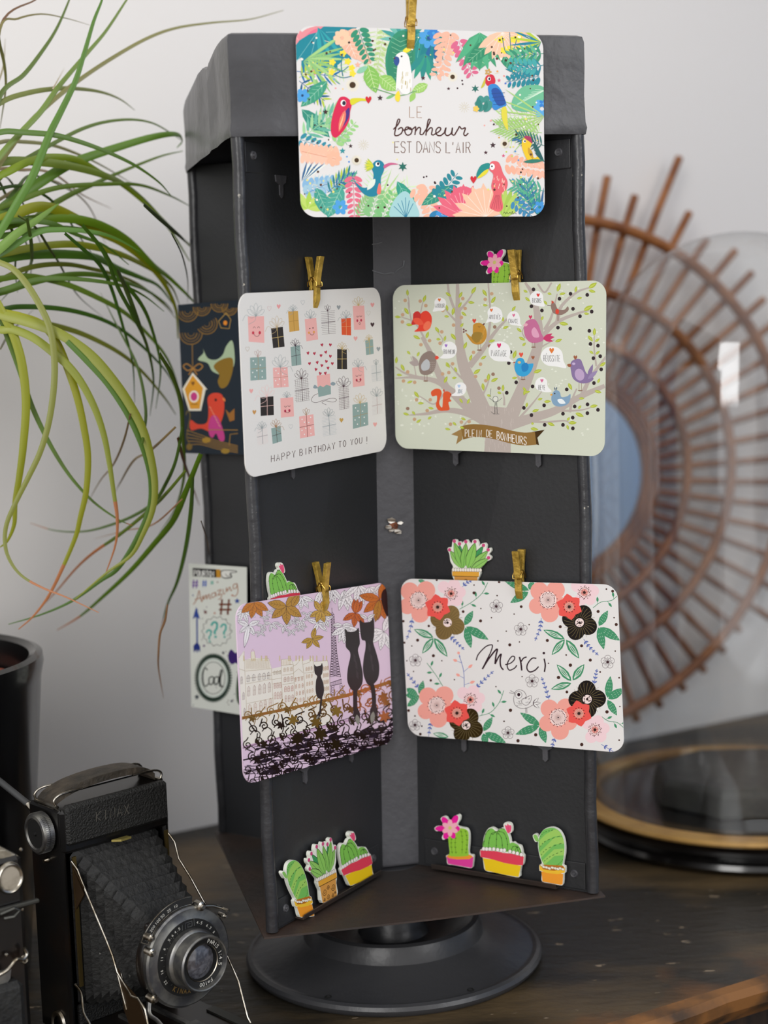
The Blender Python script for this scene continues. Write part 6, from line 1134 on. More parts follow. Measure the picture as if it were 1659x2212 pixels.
T4([(0, 640), (150, 620), (330, 630), (600, 700), (850, 810), (1050, 920), (1200, 1050), (1400, 1280), (1500, 1500), (1540, 1700)], 14, '68a040', 1.07)
T4([(0, 760), (250, 680), (500, 620), (700, 600), (900, 620), (1100, 680), (1250, 740), (1400, 840), (1480, 930)], 14, '558c30', 1.07)
T4([(0, 740), (300, 650), (600, 640), (900, 670), (1100, 720), (1250, 800), (1400, 920)], 11, '508634', 1.0)
T4([(0, 900), (150, 880), (400, 885), (650, 920), (900, 1000), (1100, 1120), (1300, 1300), (1450, 1480), (1540, 1700)], 12, '3f7a2c', 1.07)
T4([(0, 1000), (200, 1000), (420, 1030), (700, 1110), (1000, 1260), (1200, 1420), (1400, 1650), (1500, 1800)], 14, '7da04a', 1.07)
T4([(550, 250), (700, 380), (850, 520), (950, 720), (1050, 1050), (1130, 1350), (1150, 1700)], 9, '3f7a30', 1.03, root=0)
T4([(700, 180), (850, 360), (1000, 600), (1200, 850), (1300, 1080), (1370, 1400), (1330, 1750)], 10, '457f2c', 1.03, root=0)
T4([(150, 100), (300, 200), (420, 380), (500, 500), (580, 650), (680, 800), (880, 970)], 6, '4a6c34', 1.06, root=0)
T4([(900, 420), (1000, 700), (1150, 980), (1250, 1200), (1310, 1500), (1280, 1810)], 9, '457a34', 1.04, root=0)
T4([(1000, 560), (1080, 740), (1200, 1060), (1270, 1280)], 11, '58904a', 1.02, root=0)
T4([(1220, 0), (1400, 160), (1560, 300), (1670, 420)], 14, '5c9030', 1.07, root=0); T4([(1460, 250), (1550, 430), (1600, 640), (1600, 850)], 6, '4c7434', 1.07, root=0)
T4([(0, 60), (130, 300), (130, 560), (150, 760)], 8, '4c7c2c', 1.02); T4([(230, 120), (270, 380), (240, 560), (0, 840)], 8, '4c7c2c', 1.02, root=0)
# hanging blades
T3([(0, 20), (80, 60), (160, 150), (240, 280), (300, 420), (325, 600), (320, 780), (290, 980), (240, 1150), (170, 1300), (100, 1440), (40, 1580), (30, 1700), (60, 1800), (130, 1890), (250, 1960), (400, 2020), (590, 2110)], 14, '7c9c50', .93, tip=.86)
T3([(0, 340), (50, 480), (110, 640), (180, 850), (250, 1010), (330, 1160), (430, 1310), (560, 1450), (700, 1550), (790, 1590)], 12, '5c9244', .97, tip=.96)
T3([(30, 350), (80, 450), (130, 620), (155, 850), (140, 1100), (115, 1300), (90, 1450), (85, 1580), (45, 1680), (0, 1720)], 19, '86a81c', .95)
T3([(0, 310), (120, 340), (250, 390), (340, 500), (400, 640), (460, 820), (500, 1000), (525, 1180), (515, 1380), (480, 1540), (450, 1660), (370, 1850), (290, 2010), (200, 2130), (110, 2210)], 17, '8aaa20', .96, tip=.80)
T3([(0, 420), (80, 420), (200, 470), (320, 560), (420, 650), (500, 760), (570, 900), (620, 1050), (650, 1200), (680, 1400), (700, 1550), (690, 1700), (630, 1880)], 18, '86ac44', .95, tip=.80)
T3([(0, 330), (150, 370), (300, 420), (430, 490), (560, 590), (680, 730), (770, 860), (850, 1010), (900, 1180), (925, 1350), (910, 1500), (850, 1650), (780, 1770), (640, 1870), (450, 2030)], 22, '86aa44', .95)
T3([(400, 490), (520, 610), (640, 740), (750, 900), (830, 1060), (880, 1200), (905, 1340), (890, 1500), (800, 1700), (700, 1850), (600, 1920), (430, 2040), (250, 2120), (50, 2180)], 15, '4c8634', .97, root=0)
T3([(1090, 1000), (1050, 1200), (990, 1340), (920, 1450), (800, 1530), (650, 1590), (500, 1625), (330, 1620), (180, 1575)], 8, '4c7c3c', 1.07, root=0, tip=.9)
T3([(1200, 1160), (1120, 1360), (1040, 1550), (920, 1700), (780, 1860), (620, 2010), (480, 2130), (340, 2215)], 13, '558c28', 1.07, root=0, tip=.85)
T3([(1110, 1260), (1000, 1390), (900, 1490), (720, 1640), (560, 1750), (450, 1850), (330, 1990), (220, 2100)], 8, '5a8438', 1.07, root=0, tip=.5)
T3([(1150, 1300), (1140, 1500), (1110, 1720), (1060, 1920), (1000, 2060), (960, 2210)], 10, '4f8a30', 1.07, root=0, tip=.9)
T3([(1060, 1060), (1090, 1180), (1130, 1300), (1190, 1470)], 9, 'b89a78', 1.07, root=0); T3([(950, 560), (1030, 700), (1080, 860), (1090, 1050), (1100, 1280), (1050, 1480), (950, 1640)], 10, '62983c', 1.07, root=0)
T3([(780, 920), (740, 1080), (680, 1220), (600, 1320), (520, 1460)], 5, '8a8c74', 1.06, root=0); T3([(1050, 1000), (900, 1140), (800, 1200), (720, 1330), (690, 1390)], 6, '7a7a54', 1.07, root=0)
T3([(1090, 1430), (920, 1580), (750, 1620), (560, 1670)], 4, '9a8a78', 1.07, root=0); T3([(1200, 1560), (1240, 1700), (1250, 1850)], 4, 'a8a494', 1.07, root=0); T3([(1000, 2060), (986, 2156), (956, 2236), (946, 2355), (946, 2435), (960, 2529), (977, 2623)], 5, 'a89a84', 1.0, root=0)
T3([(850, 1100), (870, 900), (820, 640), (700, 400), (600, 200)], 7, '4a7834', 1.05, root=0); T3([(0, 540), (60, 440), (200, 300)], 5, '5c6c44', 1.04, root=0)
# fill of the crown on the far side, out of the picture
for k in range(70):
    a = rr.uniform(PI*.7, PI*1.3); el = rr.uniform(.2, 1.3); L = rr.uniform(.16, .30); d = np.array([math.cos(a), math.sin(a)*.45, 0]); P = []
    for i in range(9):
        s = i/8; P.append(CR+d*(L*s*math.cos(el)+.1*s)+Z3*(L*1.1*math.sin(el)*s-.42*L/.25*s*s*.75))
    if min(p[2] for p in P) < TZ+.02 or max((W0-p)@WN for p in P) > -.01: continue
    blade(P, .0045, (rr.choice(GN), 'a8805c'))
fo = LV.build('foliage', lm, plant, smooth=180)
tip = 0
# ---------------------------------------------------------------- sunburst mirror on the wall
rattan = mat('rattan', '9a5f2e', .45, col2='7a4520', nscale=40, bump=.2, bscale=200)
MC = np.array([.147, 1.394, -.140])
mir = thing('sunburst_mirror', MC-Z3*.24, 'round rattan sunburst wall mirror hanging behind the glass dome', 'mirror')
def mp(u, v, off=0.): return MC+WD*u+Z3*v+WN*off
SX = 1.2
mb = MB(); mb.lathe([(0, -.004), (.0815, -.004), (.0815, -.001), (.0805, .0005), (0, .0005)], MC, 72, X=WD*SX, Y=Z3, Z=WN); mg = mat('mirror_glass', 'e8ecf0', .06, 1.)
mb.build('mirror_glass', mg, mir, smooth=30)
mb = MB()
for k in range(7): r = .0825+.0024*k; mb.tube([mp(SX*r*math.cos(t), r*math.sin(t), .002+.001*math.sin(k*2)) for t in np.linspace(0, 2*PI, 97)], .0015, 6, cap=False)
mb.build('inner_band', rattan, mir, smooth=60)
def ringpart(r, rad, offs, lo=None):
    mb = MB(); ts = np.linspace(0, 2*PI, 97) if lo is None else np.linspace(math.radians(-90+lo), math.radians(270-lo), 90)
    mb.tube([mp(SX*r*math.cos(t), r*math.sin(t)*(1 if math.sin(t) > -.5 else 1), offs) for t in ts], rad, 8, cap=lo is not None); mb.build('hoop', rattan, mir, smooth=60)
ringpart(.122, .0045, .005); ringpart(.165, .0048, .006); ringpart(.222, .005, .007)
N = 60
for k in range(N):
    t = math.radians(66-6*k); dn = math.sin(t)
    tip = .302 if k % 6 == 0 else .258+.006*math.sin(k*2.3)
    if dn < -.3: tip = min(tip, .238 if dn < -.6 else .26)
    if math.cos(t) < -.45: tip = min(tip, .2)
    tube = MB(); c0 = (.098, .098); wv = .0036
    tube.tube([mp(SX*r*math.cos(t+.004*math.sin(k+r*30)), r*math.sin(t+.004*math.sin(k+r*30)), -.001+.001*(k % 2)) for r in np.linspace(.096, tip, 5)], wv, 6)
    tube.build('spoke', rattan, mir, smooth=60)

# ---------------------------------------------------------------- round stand, plinth and glass dome
DC = np.array([.2672, 1.204, TZ]); DR = .112
stand = thing('round_stand', DC, 'round black lacquered wooden stand with a chipped tan rim, under the glass dome', 'stand')
lac = mat('black_lacquer', '0b0a0a', .18, coat=.6, col2='171413', nscale=20, chips='5a4a38', chscale=130, chth=.76)
mb = MB(); mb.lathe([(0, 0), (.118, 0), (.1225, .0015), (.1255, .005), (.1245, .0085), (.1215, .0105), (.1235, .0125), (.1275, .0155), (.1275, .0185), (.124, .021), (.1235, .0225), (0, .0225)], DC, 96); mb.build('base_board', lac, stand, smooth=30)
mb = MB(); mb.lathe([(.1145, .0225), (.1285, .0226), (.1300, .0245), (.1285, .0268), (.1150, .0272), (.1142, .0258), (.1145, .0225)], DC, 96); mb.build('rim', mat('worn_gilt_rim', 'b08a4e', .4, .1, col2='8a6534', nscale=26, chips='2a1c12', chscale=95, chth=.735), stand, smooth=30)
pz = DC+Z3*.0226
def octp(r, z, rot=.35): return [pz+np.array([r*math.cos(rot+2*PI*k/8), r*.92*math.sin(rot+2*PI*k/8), z]) for k in range(8)]
mb = MB(); lo, hi, tp = octp(.073, 0), octp(.070, .017), octp(.066, .021); mb.add(lo+hi+tp, [tuple(range(7, -1, -1)), tuple(range(16, 24))]+[(i, (i+1) % 8, 8+(i+1) % 8, 8+i) for i in range(8)]+[(8+i, 8+(i+1) % 8, 16+(i+1) % 8, 16+i) for i in range(8)])
tag(mb.build('plinth', mat('plinth_paint', '343532', .5, col2='262625', nscale=30, bump=.4, bscale=80, chips='6a6a66', chscale=60, chth=.70), origin=pz, bevel=.002), 'rough dark grey octagonal plinth inside the glass dome', 'plinth')
gm = bpy.data.materials.new('dome_glass'); gm.use_nodes = True; nt = gm.node_tree; nt.nodes.clear()
o_ = nt.nodes.new('ShaderNodeOutputMaterial'); tr_ = nt.nodes.new('ShaderNodeBsdfTransparent'); gl = nt.nodes.new('ShaderNodeBsdfGlossy'); gl.inputs['Roughness'].default_value = .015; gl.inputs['Color'].default_value = (.95, .97, 1, 1)
mx = nt.nodes.new('ShaderNodeMixShader'); fc = nt.nodes.new('ShaderNodeLayerWeight'); fc.inputs[0].default_value = .5
cr = nt.nodes.new('ShaderNodeMix'); cr.data_type = 'RGBA'; cr.inputs[6].default_value = (.97, .975, .97, 1); cr.inputs[7].default_value = (.72, .73, .72, 1)
pw = nt.nodes.new('ShaderNodeMath'); pw.operation = 'POWER'; pw.inputs[1].default_value = 5; nt.links.new(fc.outputs['Facing'], pw.inputs[0]); nt.links.new(pw.outputs[0], cr.inputs[0]); nt.links.new(cr.outputs[2], tr_.inputs[0])
ma = nt.nodes.new('ShaderNodeMath'); ma.operation = 'MULTIPLY_ADD'; ma.inputs[1].default_value = .5; ma.inputs[2].default_value = .085; nt.links.new(pw.outputs[0], ma.inputs[0])
nt.links.new(ma.outputs[0], mx.inputs[0]); nt.links.new(tr_.outputs[0], mx.inputs[1]); nt.links.new(gl.outputs[0], mx.inputs[2]); nt.links.new(mx.outputs[0], o_.inputs[0])
HC = -.0555-TZ
mb = MB(); prof = [(DR+.0006, .0227), (DR+.0006, .026), (DR, .03)]+[(DR, z) for z in np.linspace(.06, HC, 6)]+[(DR*math.cos(a), HC+DR*math.sin(a)) for a in np.linspace(.06, PI/2, 22)]
mb.lathe(prof, DC, 96); dome = mb.build('glass_dome', gm, smooth=180, origin=DC+Z3*.0227); tag(dome, 'tall clear glass dome standing on the round black stand', 'glass dome')

# ---------------------------------------------------------------- curtain across the room (seen in the mirror)
mb = MB(); cc = np.array([1.5, .85, 0]); cw_ = np.array([.38, .92, 0]); cn = np.array([-.92, .38, 0]); N = 150; vs = []
for i in range(N+1):
    u = -.75+1.5*i/N; d = .07*math.sin(u*34)+.03*math.sin(u*61+1)
    for z in (FLOOR+.02, -.2, .5, 1.15): vs.append(cc+cw_*(u+.01*math.sin(z*3+u*9))+cn*d*(1 if z < 1 else .6)+Z3*z)
fs = [(i*4+j, i*4+j+1, i*4+j+5, i*4+j+4) for i in range(N) for j in range(3)]
mb.add(vs, fs); cu = mb.build('curtain', mat('blue_cloth', 'c4dcf8', .8), smooth=180); so = cu.modifiers.new('thick', 'SOLIDIFY'); so.thickness = .002
tag(cu, 'pale blue curtain in soft folds, reflected in the sunburst mirror', 'curtain')

# ---------------------------------------------------------------- folding camera
th = math.radians(43); CN = np.array([math.sin(th), -math.cos(th), 0]); CX = np.array([math.cos(th), math.sin(th), 0]); Q0 = np.array([-.1817, .86, TZ])
def K(u, o, v): return Q0+CX*u+CN*o+Z3*v
W, TH, H = .0725, .034, .131
blk = mat('black_enamel', '0d0c0c', .28, col2='1d120a', nscale=35, nlo=.5, nhi=.75, coat=.3, chips='6a4a28', chscale=120, chth=.78)
lea = mat('black_leather', '191918', .5, bump=.7, bscale=900)
chr_ = mat('worn_chrome', 'b9b4aa', .25, 1., col2='7a7060', nscale=120)
sil = mat('satin_silver', '8a8984', .38, .9, col2='656567', nscale=120)
drk = mat('matt_black', '0a0a0a', .6)
fcam = thing('folding_camera', K(W/2, -TH/2, 0), 'old black folding camera opened upright with pleated bellows and silver lens', 'camera')
mb = MB(); mb.box(K(.002, -TH/2-.001, H/2), (.004, TH-.002, H), CX, CN, Z3, bev=.0015); mb.box(K(W-.002, -TH/2-.001, H/2), (.004, TH-.002, H), CX, CN, Z3, bev=.0015); mb.box(K(W/2, -TH+.004, H/2), (W-.002, .006, H), CX, CN, Z3, bev=.0015); mb.box(K(W/2, -TH/2, .004), (W, TH, .008), CX, CN, Z3, bev=.0015); mb.box(K(W/2, -TH/2, H-.0125), (W-.001, TH-.001, .025), CX, CN, Z3, bev=.002)
mb.build('body', blk, fcam, smooth=30)
mb = MB(); mb.box(K(W/2, -.001, .1222), (W-.005, .006, .0225), CX, CN, Z3, bev=.0016); panel = mb.build('leather_panel', lea, fcam, smooth=30)
mb = MB(); mb.box(K(W/2, -.001, .0135), (W-.009, .004, .012), CX, CN, Z3, bev=.001); mb.build('leather_panel', lea, fcam, smooth=30)
FP = Plane(K(0, .0021, 0), CN)
ar = Art(FP, 0, 0, 1, base_off=2e-5)
for i, ch in enumerate('KINAX'): ar.text(ch, 208+i*15.2, 1754-i*3.6, 21, 10, '55524c', lw=1.4, dx=1, dy=-.25)
ar.mb.build('embossed_lettering', print_mat(), panel)
# handle strap, wire loops
mb = MB(); P = [K(u, -.017, v) for u, v in ((.001, H+.0035), (.006, H+.007), (.018, H+.0105), (.036, H+.012), (.054, H+.0115), (.064, H+.009), (.069, H+.005))]; P = crv(P, 4)
L = [p-CN*.008 for p in P]; R_ = [p+CN*.008 for p in P]; n = len(P); vs = L+R_+[p-Z3*.004 for p in L]+[p-Z3*.004 for p in R_]; fs = []
for i in range(n-1): fs += [(i, i+1, n+i+1, n+i), (2*n+i, 3*n+i, 3*n+i+1, 2*n+i+1), (i, 2*n+i, 2*n+i+1, i+1), (n+i, n+i+1, 3*n+i+1, 3*n+i)]
fs += [(0, n, 3*n, 2*n), (n-1, 3*n-1, 4*n-1, 2*n-1)]
mb.add(vs, fs); mb.build('handle_strap', mat('strap_leather', '2e2a24', .6, col2='4a4238', nscale=80, bump=.5, bscale=300), fcam, smooth=40)
for s, u0 in ((1, .0015), (-1, W-.0015)):
    mb = MB(); mb.tube(crv([K(u0, -.027, H+.001), K(u0-s*.001, -.027, H+.005), K(u0+s*.004, -.026, H+.008), K(u0+s*.017, -.025, H+.008)], 4), .0007, 7); mb.tube(crv([K(u0, -.007, H+.001), K(u0-s*.001, -.007, H+.005), K(u0+s*.004, -.007, H+.0075), K(u0+s*.018, -.008, H+.0075)], 4), .0007, 7); mb.tube([K(u0, -.028, H+.001), K(u0, -.006, H+.001)], .0013, 8)
    mb.build('strap_loop', chr_, fcam, smooth=60)
mb = MB(); mb.box(K(W/2, -.0035, H+.0006), (W*.8, .003, .0012), CX, CN, Z3); mb.build('top_trim', chr_, fcam)
# winding knob on the side
KC = K(-.0005, -.0165, .117)
kp = [(0, .0), (.0105, .0), (.0112, .0005), (.0112, .003), (.0106, .0033), (.0112, .0036), (.0112, .0058), (.0104, .0068), (.0088, .007), (.0082, .006), (0, .0058)]
mb = MB(); mb.lathe(kp, KC, 64, X=CN, Y=Z3, Z=-CX)
for k in range(64): t = 2*PI*k/64; mb.box(KC+(CN*math.cos(t)+Z3*math.sin(t))*.0112-CX*.0032, (.0006, .0005, .0052), CN*math.cos(t)+Z3*math.sin(t), -CN*math.sin(t)+Z3*math.cos(t), CX)
knob = mb.build('winding_knob', sil, fcam, smooth=40); mb = MB(); mb.lathe([(0, .0062), (.008, .0062)], KC, 32, X=CN, Y=Z3, Z=-CX); mb.lathe([(0, .0072), (.0011, .0070), (.0013, .0062)], KC, 12, X=CN, Y=Z3, Z=-CX); mb.build('knob_cap', drk, knob)
mb = MB(); s0 = K(-.0002, -.0155, .101); mb.lathe([(0, .003), (.0012, .003), (.0013, .002), (.0017, .001), (.0017, 0)], s0, 16, X=CN, Y=Z3, Z=-CX); mb.build('side_screw', chr_, fcam, smooth=40)
mb = MB(); s0 = K(-.0002, -.014, .006); mb.lathe([(.004, .0012), (.005, .0018), (.0064, .0015), (.0068, 0)], s0, 32, X=CN, Y=Z3*1.25, Z=-CX); ew = mb.build('side_eyelet', chr_, fcam, smooth=50)
ca, cb, cc_ = V(80, 1760, .884), V(60, 1736, .888), V(-60, 1644, .91)
mb = MB(); mb.tube([cb, V(0, 1688, .898), cc_], .0019, 10); mb.build('cable_release', mat('grey_cable', '3c3d3e', .5), fcam, smooth=60)
mb = MB(); mb.tube([K(.001, -.017, .124), ca, cb], [.0012, .0016, .0018], 12); mb.build('cable_ferrule', chr_, fcam, smooth=60)
# bellows: pleated tapering box from body to shutter
LC = K(.0352, 0, .0555)
mb = MB(); NP = 18; vs = []
for i in range(NP+1):
    t = i/NP; o = -.004+.056*t; hw = (.0285*(1-t)+.0165*t)+(-.0018 if i % 2 else .0012); zc = .0615*(1-t)+.0555*t; hh = (.0445*(1-t)+.0185*t)+(-.0018 if i % 2 else .0012); uc = .0362*(1-t)+.0352*t; ch = .004
    for a, b in ((-1, -1), (1, -1), (1, 1), (-1, 1)):
        pts = [(uc+a*(hw-ch), zc+b*hh), (uc+a*hw, zc+b*(hh-ch))]
        if a*b > 0: pts = pts[::-1]
        vs += [K(u, o, v) for u, v in pts]
fs = [(i*8+k, i*8+(k+1) % 8, (i+1)*8+(k+1) % 8, (i+1)*8+k) for i in range(NP) for k in range(8)]
mb.add(vs, fs); mb.build('bellows', mat('bellows_cloth', '131313', .62, col2='1f1f1e', nscale=70, bump=.5, bscale=300, chips='6a6a66', chscale=200, chth=.74), fcam)
# front standard, shutter and lens
mb = MB(); mb.box(K(.0352, .0535, .0555), (.041, .003, .043), CX, CN, Z3, bev=.0008); mb.lathe([(0, .052), (.0265, .052), (.0275, .0535), (.0275, .0585), (.026, .0595)], K(.0352, 0, .0555), 64, X=CX, Y=Z3, Z=CN); mb.build('front_standard', blk, fcam, smooth=35)
def LP(prof, name, m, n=72, c=(.0352, .0555), par=None): mb = MB(); mb.lathe(prof, K(c[0], 0, c[1]), n, X=CX, Y=Z3, Z=CN); return mb.build(name, m, par or fcam, smooth=35)
sh = LP([(.0200, .0598), (.0268, .0598), (.0272, .0606), (.0272, .0626), (.0262, .0634), (.0215, .0634), (.0205, .0640), (.0165, .0640)], 'shutter_ring', sil)
mb = MB(); 
for k in range(110): t = math.radians(120+k*1.35); mb.box(K(.0352+.0272*math.cos(t), .0614, .0555+.0272*math.sin(t)), (.0007, .0024, .0003), CX*math.cos(t)+Z3*math.sin(t), CN, -CX*math.sin(t)+Z3*math.cos(t))
mb.build('knurled_teeth', sil, sh)
LP([(.0150, .0643), (.0208, .0643), (.0208, .0636)], 'aperture_scale', drk, par=sh)
lens = LP([(.0160, .0640), (.0163, .0678), (.0156, .0688), (.0148, .0692), (.0146, .0740), (.0151, .0745), (.0151, .0772), (.0144, .0780), (.0137, .0778), (.0132, .0762), (.0130, .0755)], 'lens_barrel', sil)
LP([(.0131, .0757), (.0098, .0750), (.0096, .0722), (.0084, .0716)], 'inner_ring', drk, par=lens)
mb = MB(); mb.lathe([(0, .0742), (.004, .0740), (.0068, .0734), (.0093, .0724)], K(.0352, 0, .0555), 40, X=CX, Y=Z3, Z=CN); mb.build('front_element', mat('dusty_lens_glass', '3c3c42', .12, coat=1., col2='5a5a60', nscale=400, spec=.8), lens, smooth=60)
LP([(.0097, .0751), (.0100, .0755), (.0103, .0751)], 'retaining_ring', chr_, par=lens)
WHT = mat('white_enamel', 'd8d6ce', .5); GLE = mat('gold_enamel', 'a08048', .4, .5)
def ringtext(txt, r, a0, step, h, o, m, par, name='engraving', inward=False, lw=None):
    mb = MB(); lw = lw or h*.13; w = h*.62
    for i, ch in enumerate(txt):
        t = math.radians(a0-step*i if not inward else a0+step*i); rad = np.array([math.cos(t), math.sin(t)]); tan = np.array([math.sin(t), -math.cos(t)])
        if inward: rad, tan = -rad, -tan
        cpos = np.array([math.cos(t), math.sin(t)])*r
        for st in FONT.get(ch, '').split(';'):
            if not st: continue
            P = []
            for q in st.split(): a, b = map(float, q.split(',')); p = cpos+tan*(a/4-.5)*w+rad*(.5-b/6)*h; P.append(K(.0352+p[0], o, .0555+p[1]))
            for p, q in zip(P[:-1], P[1:]):
                d = q-p; sd = np.cross(d, CN); sd = sd/(np.linalg.norm(sd)+1e-12)*lw/2; e = d/(np.linalg.norm(d)+1e-12)*lw*.3; mb.add([p-e-sd, q+e-sd, q+e+sd, p-e+sd], [(0, 1, 2, 3)])
    if mb.v: mb.build(name, m, par, weld=False)
ringtext('PARIS', .0117, 68, 8.6, .0019, .0758, WHT, lens); ringtext('1:4.5', .0117, 14, 8.2, .0019, .0758, WHT, lens); ringtext('F=100', .0117, -66, 8.6, .0019, .0758, WHT, lens)
ringtext('KINAX', .0179, -128, 8, .0026, .06445, GLE, sh, inward=True); 
for t_, a_ in (('4.5', 118), ('5.6', 134), ('8', 150), ('11', 168), ('16', 190), ('22', 210), ('4.5', 72), ('6.3', 50), ('8', 30), ('11', 18), ('16', 2)): ringtext(t_, .0188, a_, 4.4, .0013, .06445, WHT, sh)
mb = MB()
for k in range(12): t = math.radians(116+k*10.5); p = [K(.0352+r*math.cos(t), .06446, .0555+r*math.sin(t)) for r in (.0166, .0176)]; s_ = np.cross(p[1]-p[0], CN); s_ = s_/np.linalg.norm(s_)*.0001; mb.add([p[0]-s_, p[1]-s_, p[1]+s_, p[0]+s_], [(0, 1, 2, 3)])
def logo(pts):
    P = [K(.0352+x, .06448, .0555+y) for x, y in pts]
    for p, q in zip(P[:-1], P[1:]): d = q-p; sd = np.cross(d, CN); sd = sd/np.linalg.norm(sd)*.00022; e = d/np.linalg.norm(d)*.0002; mb.add([p-e-sd, q+e-sd, q+e+sd, p-e+sd], [(0, 1, 2, 3)])
for q in ([(-.0042, .0165), (-.0042, .0192)], [(-.0022, .0165), (-.0022, .0197), (.0022, .0197), (.0022, .0170), (-.0006, .0170), (-.0006, .0186), (.0010, .0186)], [(.0036, .0168), (.0036, .0205)]): logo(q)
mb.build('scale_marks', sil, sh, weld=False)
# speed scale sector above the ring
mb = MB(); mb.lathe([(.0262, .0590), (.0318, .0590), (.0318, .0598), (.0262, .0606)], K(.0352, 0, .0555), 40, X=CX, Y=Z3, Z=CN, a0=math.radians(78), a1=math.radians(152)); sp = mb.build('speed_scale', drk, fcam, smooth=35)
mb = MB(); arc = [K(.0352+.0316*math.cos(t), .0600, .0555+.0316*math.sin(t)) for t in np.linspace(math.radians(80), math.radians(151), 30)]; arc2 = [K(.0352+.0276*math.cos(t), .0606, .0555+.0276*math.sin(t)) for t in np.linspace(math.radians(151), math.radians(80), 30)]; mb.tube(arc+arc2, .00022, 5); mb.build('scale_border', chr_, sp)
for t_, a_ in (('350', 147), ('200', 137), ('100', 128), ('50', 119), ('25', 110), ('10', 101)): ringtext(t_, .0292, a_, 2.6, .0014, .0604, WHT, sp)
for (u, v, r, nm) in ((.0440, .0815, .0026, 'screw'), (.0108, .0655, .0022, 'screw'), (.0108, .0735, .0020, 'screw'), (.0105, .0400, .0024, 'screw'), (.0590, .0720, .0013, 'release_lever')):
    mb = MB(); mb.lathe([(0, .0668), (r*.45, .0668), (r*.6, .0655), (r, .0650), (r, .0600)], K(u, 0, v), 20, X=CX, Y=Z3, Z=CN); mb.build(nm, chr_, fcam, smooth=35)
mb = MB(); mb.tube([K(.044, .064, .0815), K(.052, .064, .0795), K(.058, .0645, .0765)], .0009, 8); mb.tube([K(.058, .060, .0765), K(.058, .070, .0765)], .0009, 8); mb.build('cocking_lever', chr_, fcam, smooth=60)
mb = MB(); mb.tube(crv([K(.012, .058, .038), K(.010, .060, .031), K(.014, .062, .026), K(.018, .064, .018), K(.018, .066, .010)], 4), .0013, 8, flat=.4); mb.build('focus_arm', sil, fcam, smooth=60)
# chrome struts left and right, bed board
def strut(pts, name='strut', r=.0007): mb = MB(); mb.tube([K(*p) for p in pts], r, 7); return mb.build(name, chr_, fcam, smooth=60)
strut([(.0035, .002, .103), (.006, .004, .098), (.0055, .012, .088), (.0050, .030, .066), (.0048, .036, .058)])
strut([(.0048, .036, .058), (.0046, .040, .050), (.0050, .044, .046), (.0050, .052, .040), (.0050, .058, .0405), (.0050, .064, .036), (.0050, .066, .028), (.0048, .080, .012)])
strut([(.0048, .040, .049), (.0050, .0465, .031)]); strut([(.0062, .041, .049), (.0064, .0475, .031)])
strut([(.0685, .002, .103), (.0700, .006, .098), (.0680, .012, .090), (.0700, .020, .080), (.0700, .045, .055)])
strut([(.0690, .045, .052), (.0700, .060, .030), (.0690, .068, .012), (.0695, .070, .009)])
mb = MB(); mb.box(K(.0055, .0020, .068), (.0022, .0012, .074), CX, CN, Z3); mb.build('inner_rail', mat('brass_worn', '6a5a34', .35, .8), fcam); mb = MB(); mb.box(K(W-.0055, .0020, .068), (.0022, .0012, .074), CX, CN, Z3); mb.build('inner_rail', mat('brass_worn', '6a5a34', .35, .8), fcam)
mb = MB(); mb.prism([K(.008, .006, .084), K(.004, .012, .090), K(.004, .002, .100), K(.004, .002, .074)], CX*.0008); mb.build('side_plate', mat('brown_worn_metal', '3a2a18', .35, .6), fcam); mb = MB(); mb.prism([K(.005, .040, .052), K(.005, .044, .046), K(.005, .058, .040), K(.005, .066, .026), K(.005, .050, .020), K(.005, .044, .030)], CX*.0006); mb.build('side_plate', mat('brown_worn_metal', '3a2a18', .35, .6), fcam)
bed = MB(); bed.box(K(W/2, .043, .0065), (W-.004, .086, .0035), CX, CN, Z3, bev=.001); bed.box(K(W/2, .088, .0065), (W-.002, .004, .006), CX, CN, Z3, bev=.0015); bed = bed.build('bed_board', blk, fcam, smooth=30)
mb = MB(); mb.box(K(.026, .045, .0092), (.003, .075, .0018), CX, CN, Z3); mb.box(K(.045, .045, .0092), (.003, .075, .0018), CX, CN, Z3); mb.box(K(.0352, .055, .011), (.026, .012, .003), CX, CN, Z3, bev=.001); mb.build('focus_rail', sil, bed)
mb = MB(); mb.box(K(W-.006, .06, .0088), (.006, .045, .0012), CX, CN, Z3); mb.build('bed_hinge_bar', mat('dull_grey_metal', '4a4a46', .4, .8), bed)
mb = MB(); mb.tube(crv([K(.001, .003, .034), K(.004, .004, .028), K(.0035, .006, .018), K(.006, .008, .010), K(.004, .008, .006)], 4), .0008, 7); mb.build('spring_clip', chr_, fcam, smooth=60)
mb = MB(); mb.lathe([(0, .0008), (.005, .0008), (.006, 0)], K(.010, .028, .0085), 24, X=CX, Y=CN, Z=Z3); mb.build('infinity_catch', mat('brass_worn', ''), bed, smooth=40) if False else None
mb = MB(); mb.prism([K(.030, .0022, .1085), K(.034, .006, .1085), K(.041, .0055, .1085), K(.040, .0022, .1085)], -Z3*.0012); mb.build('latch_tab', mat('yellowed_metal', 'a89a58', .4, .7), fcam)

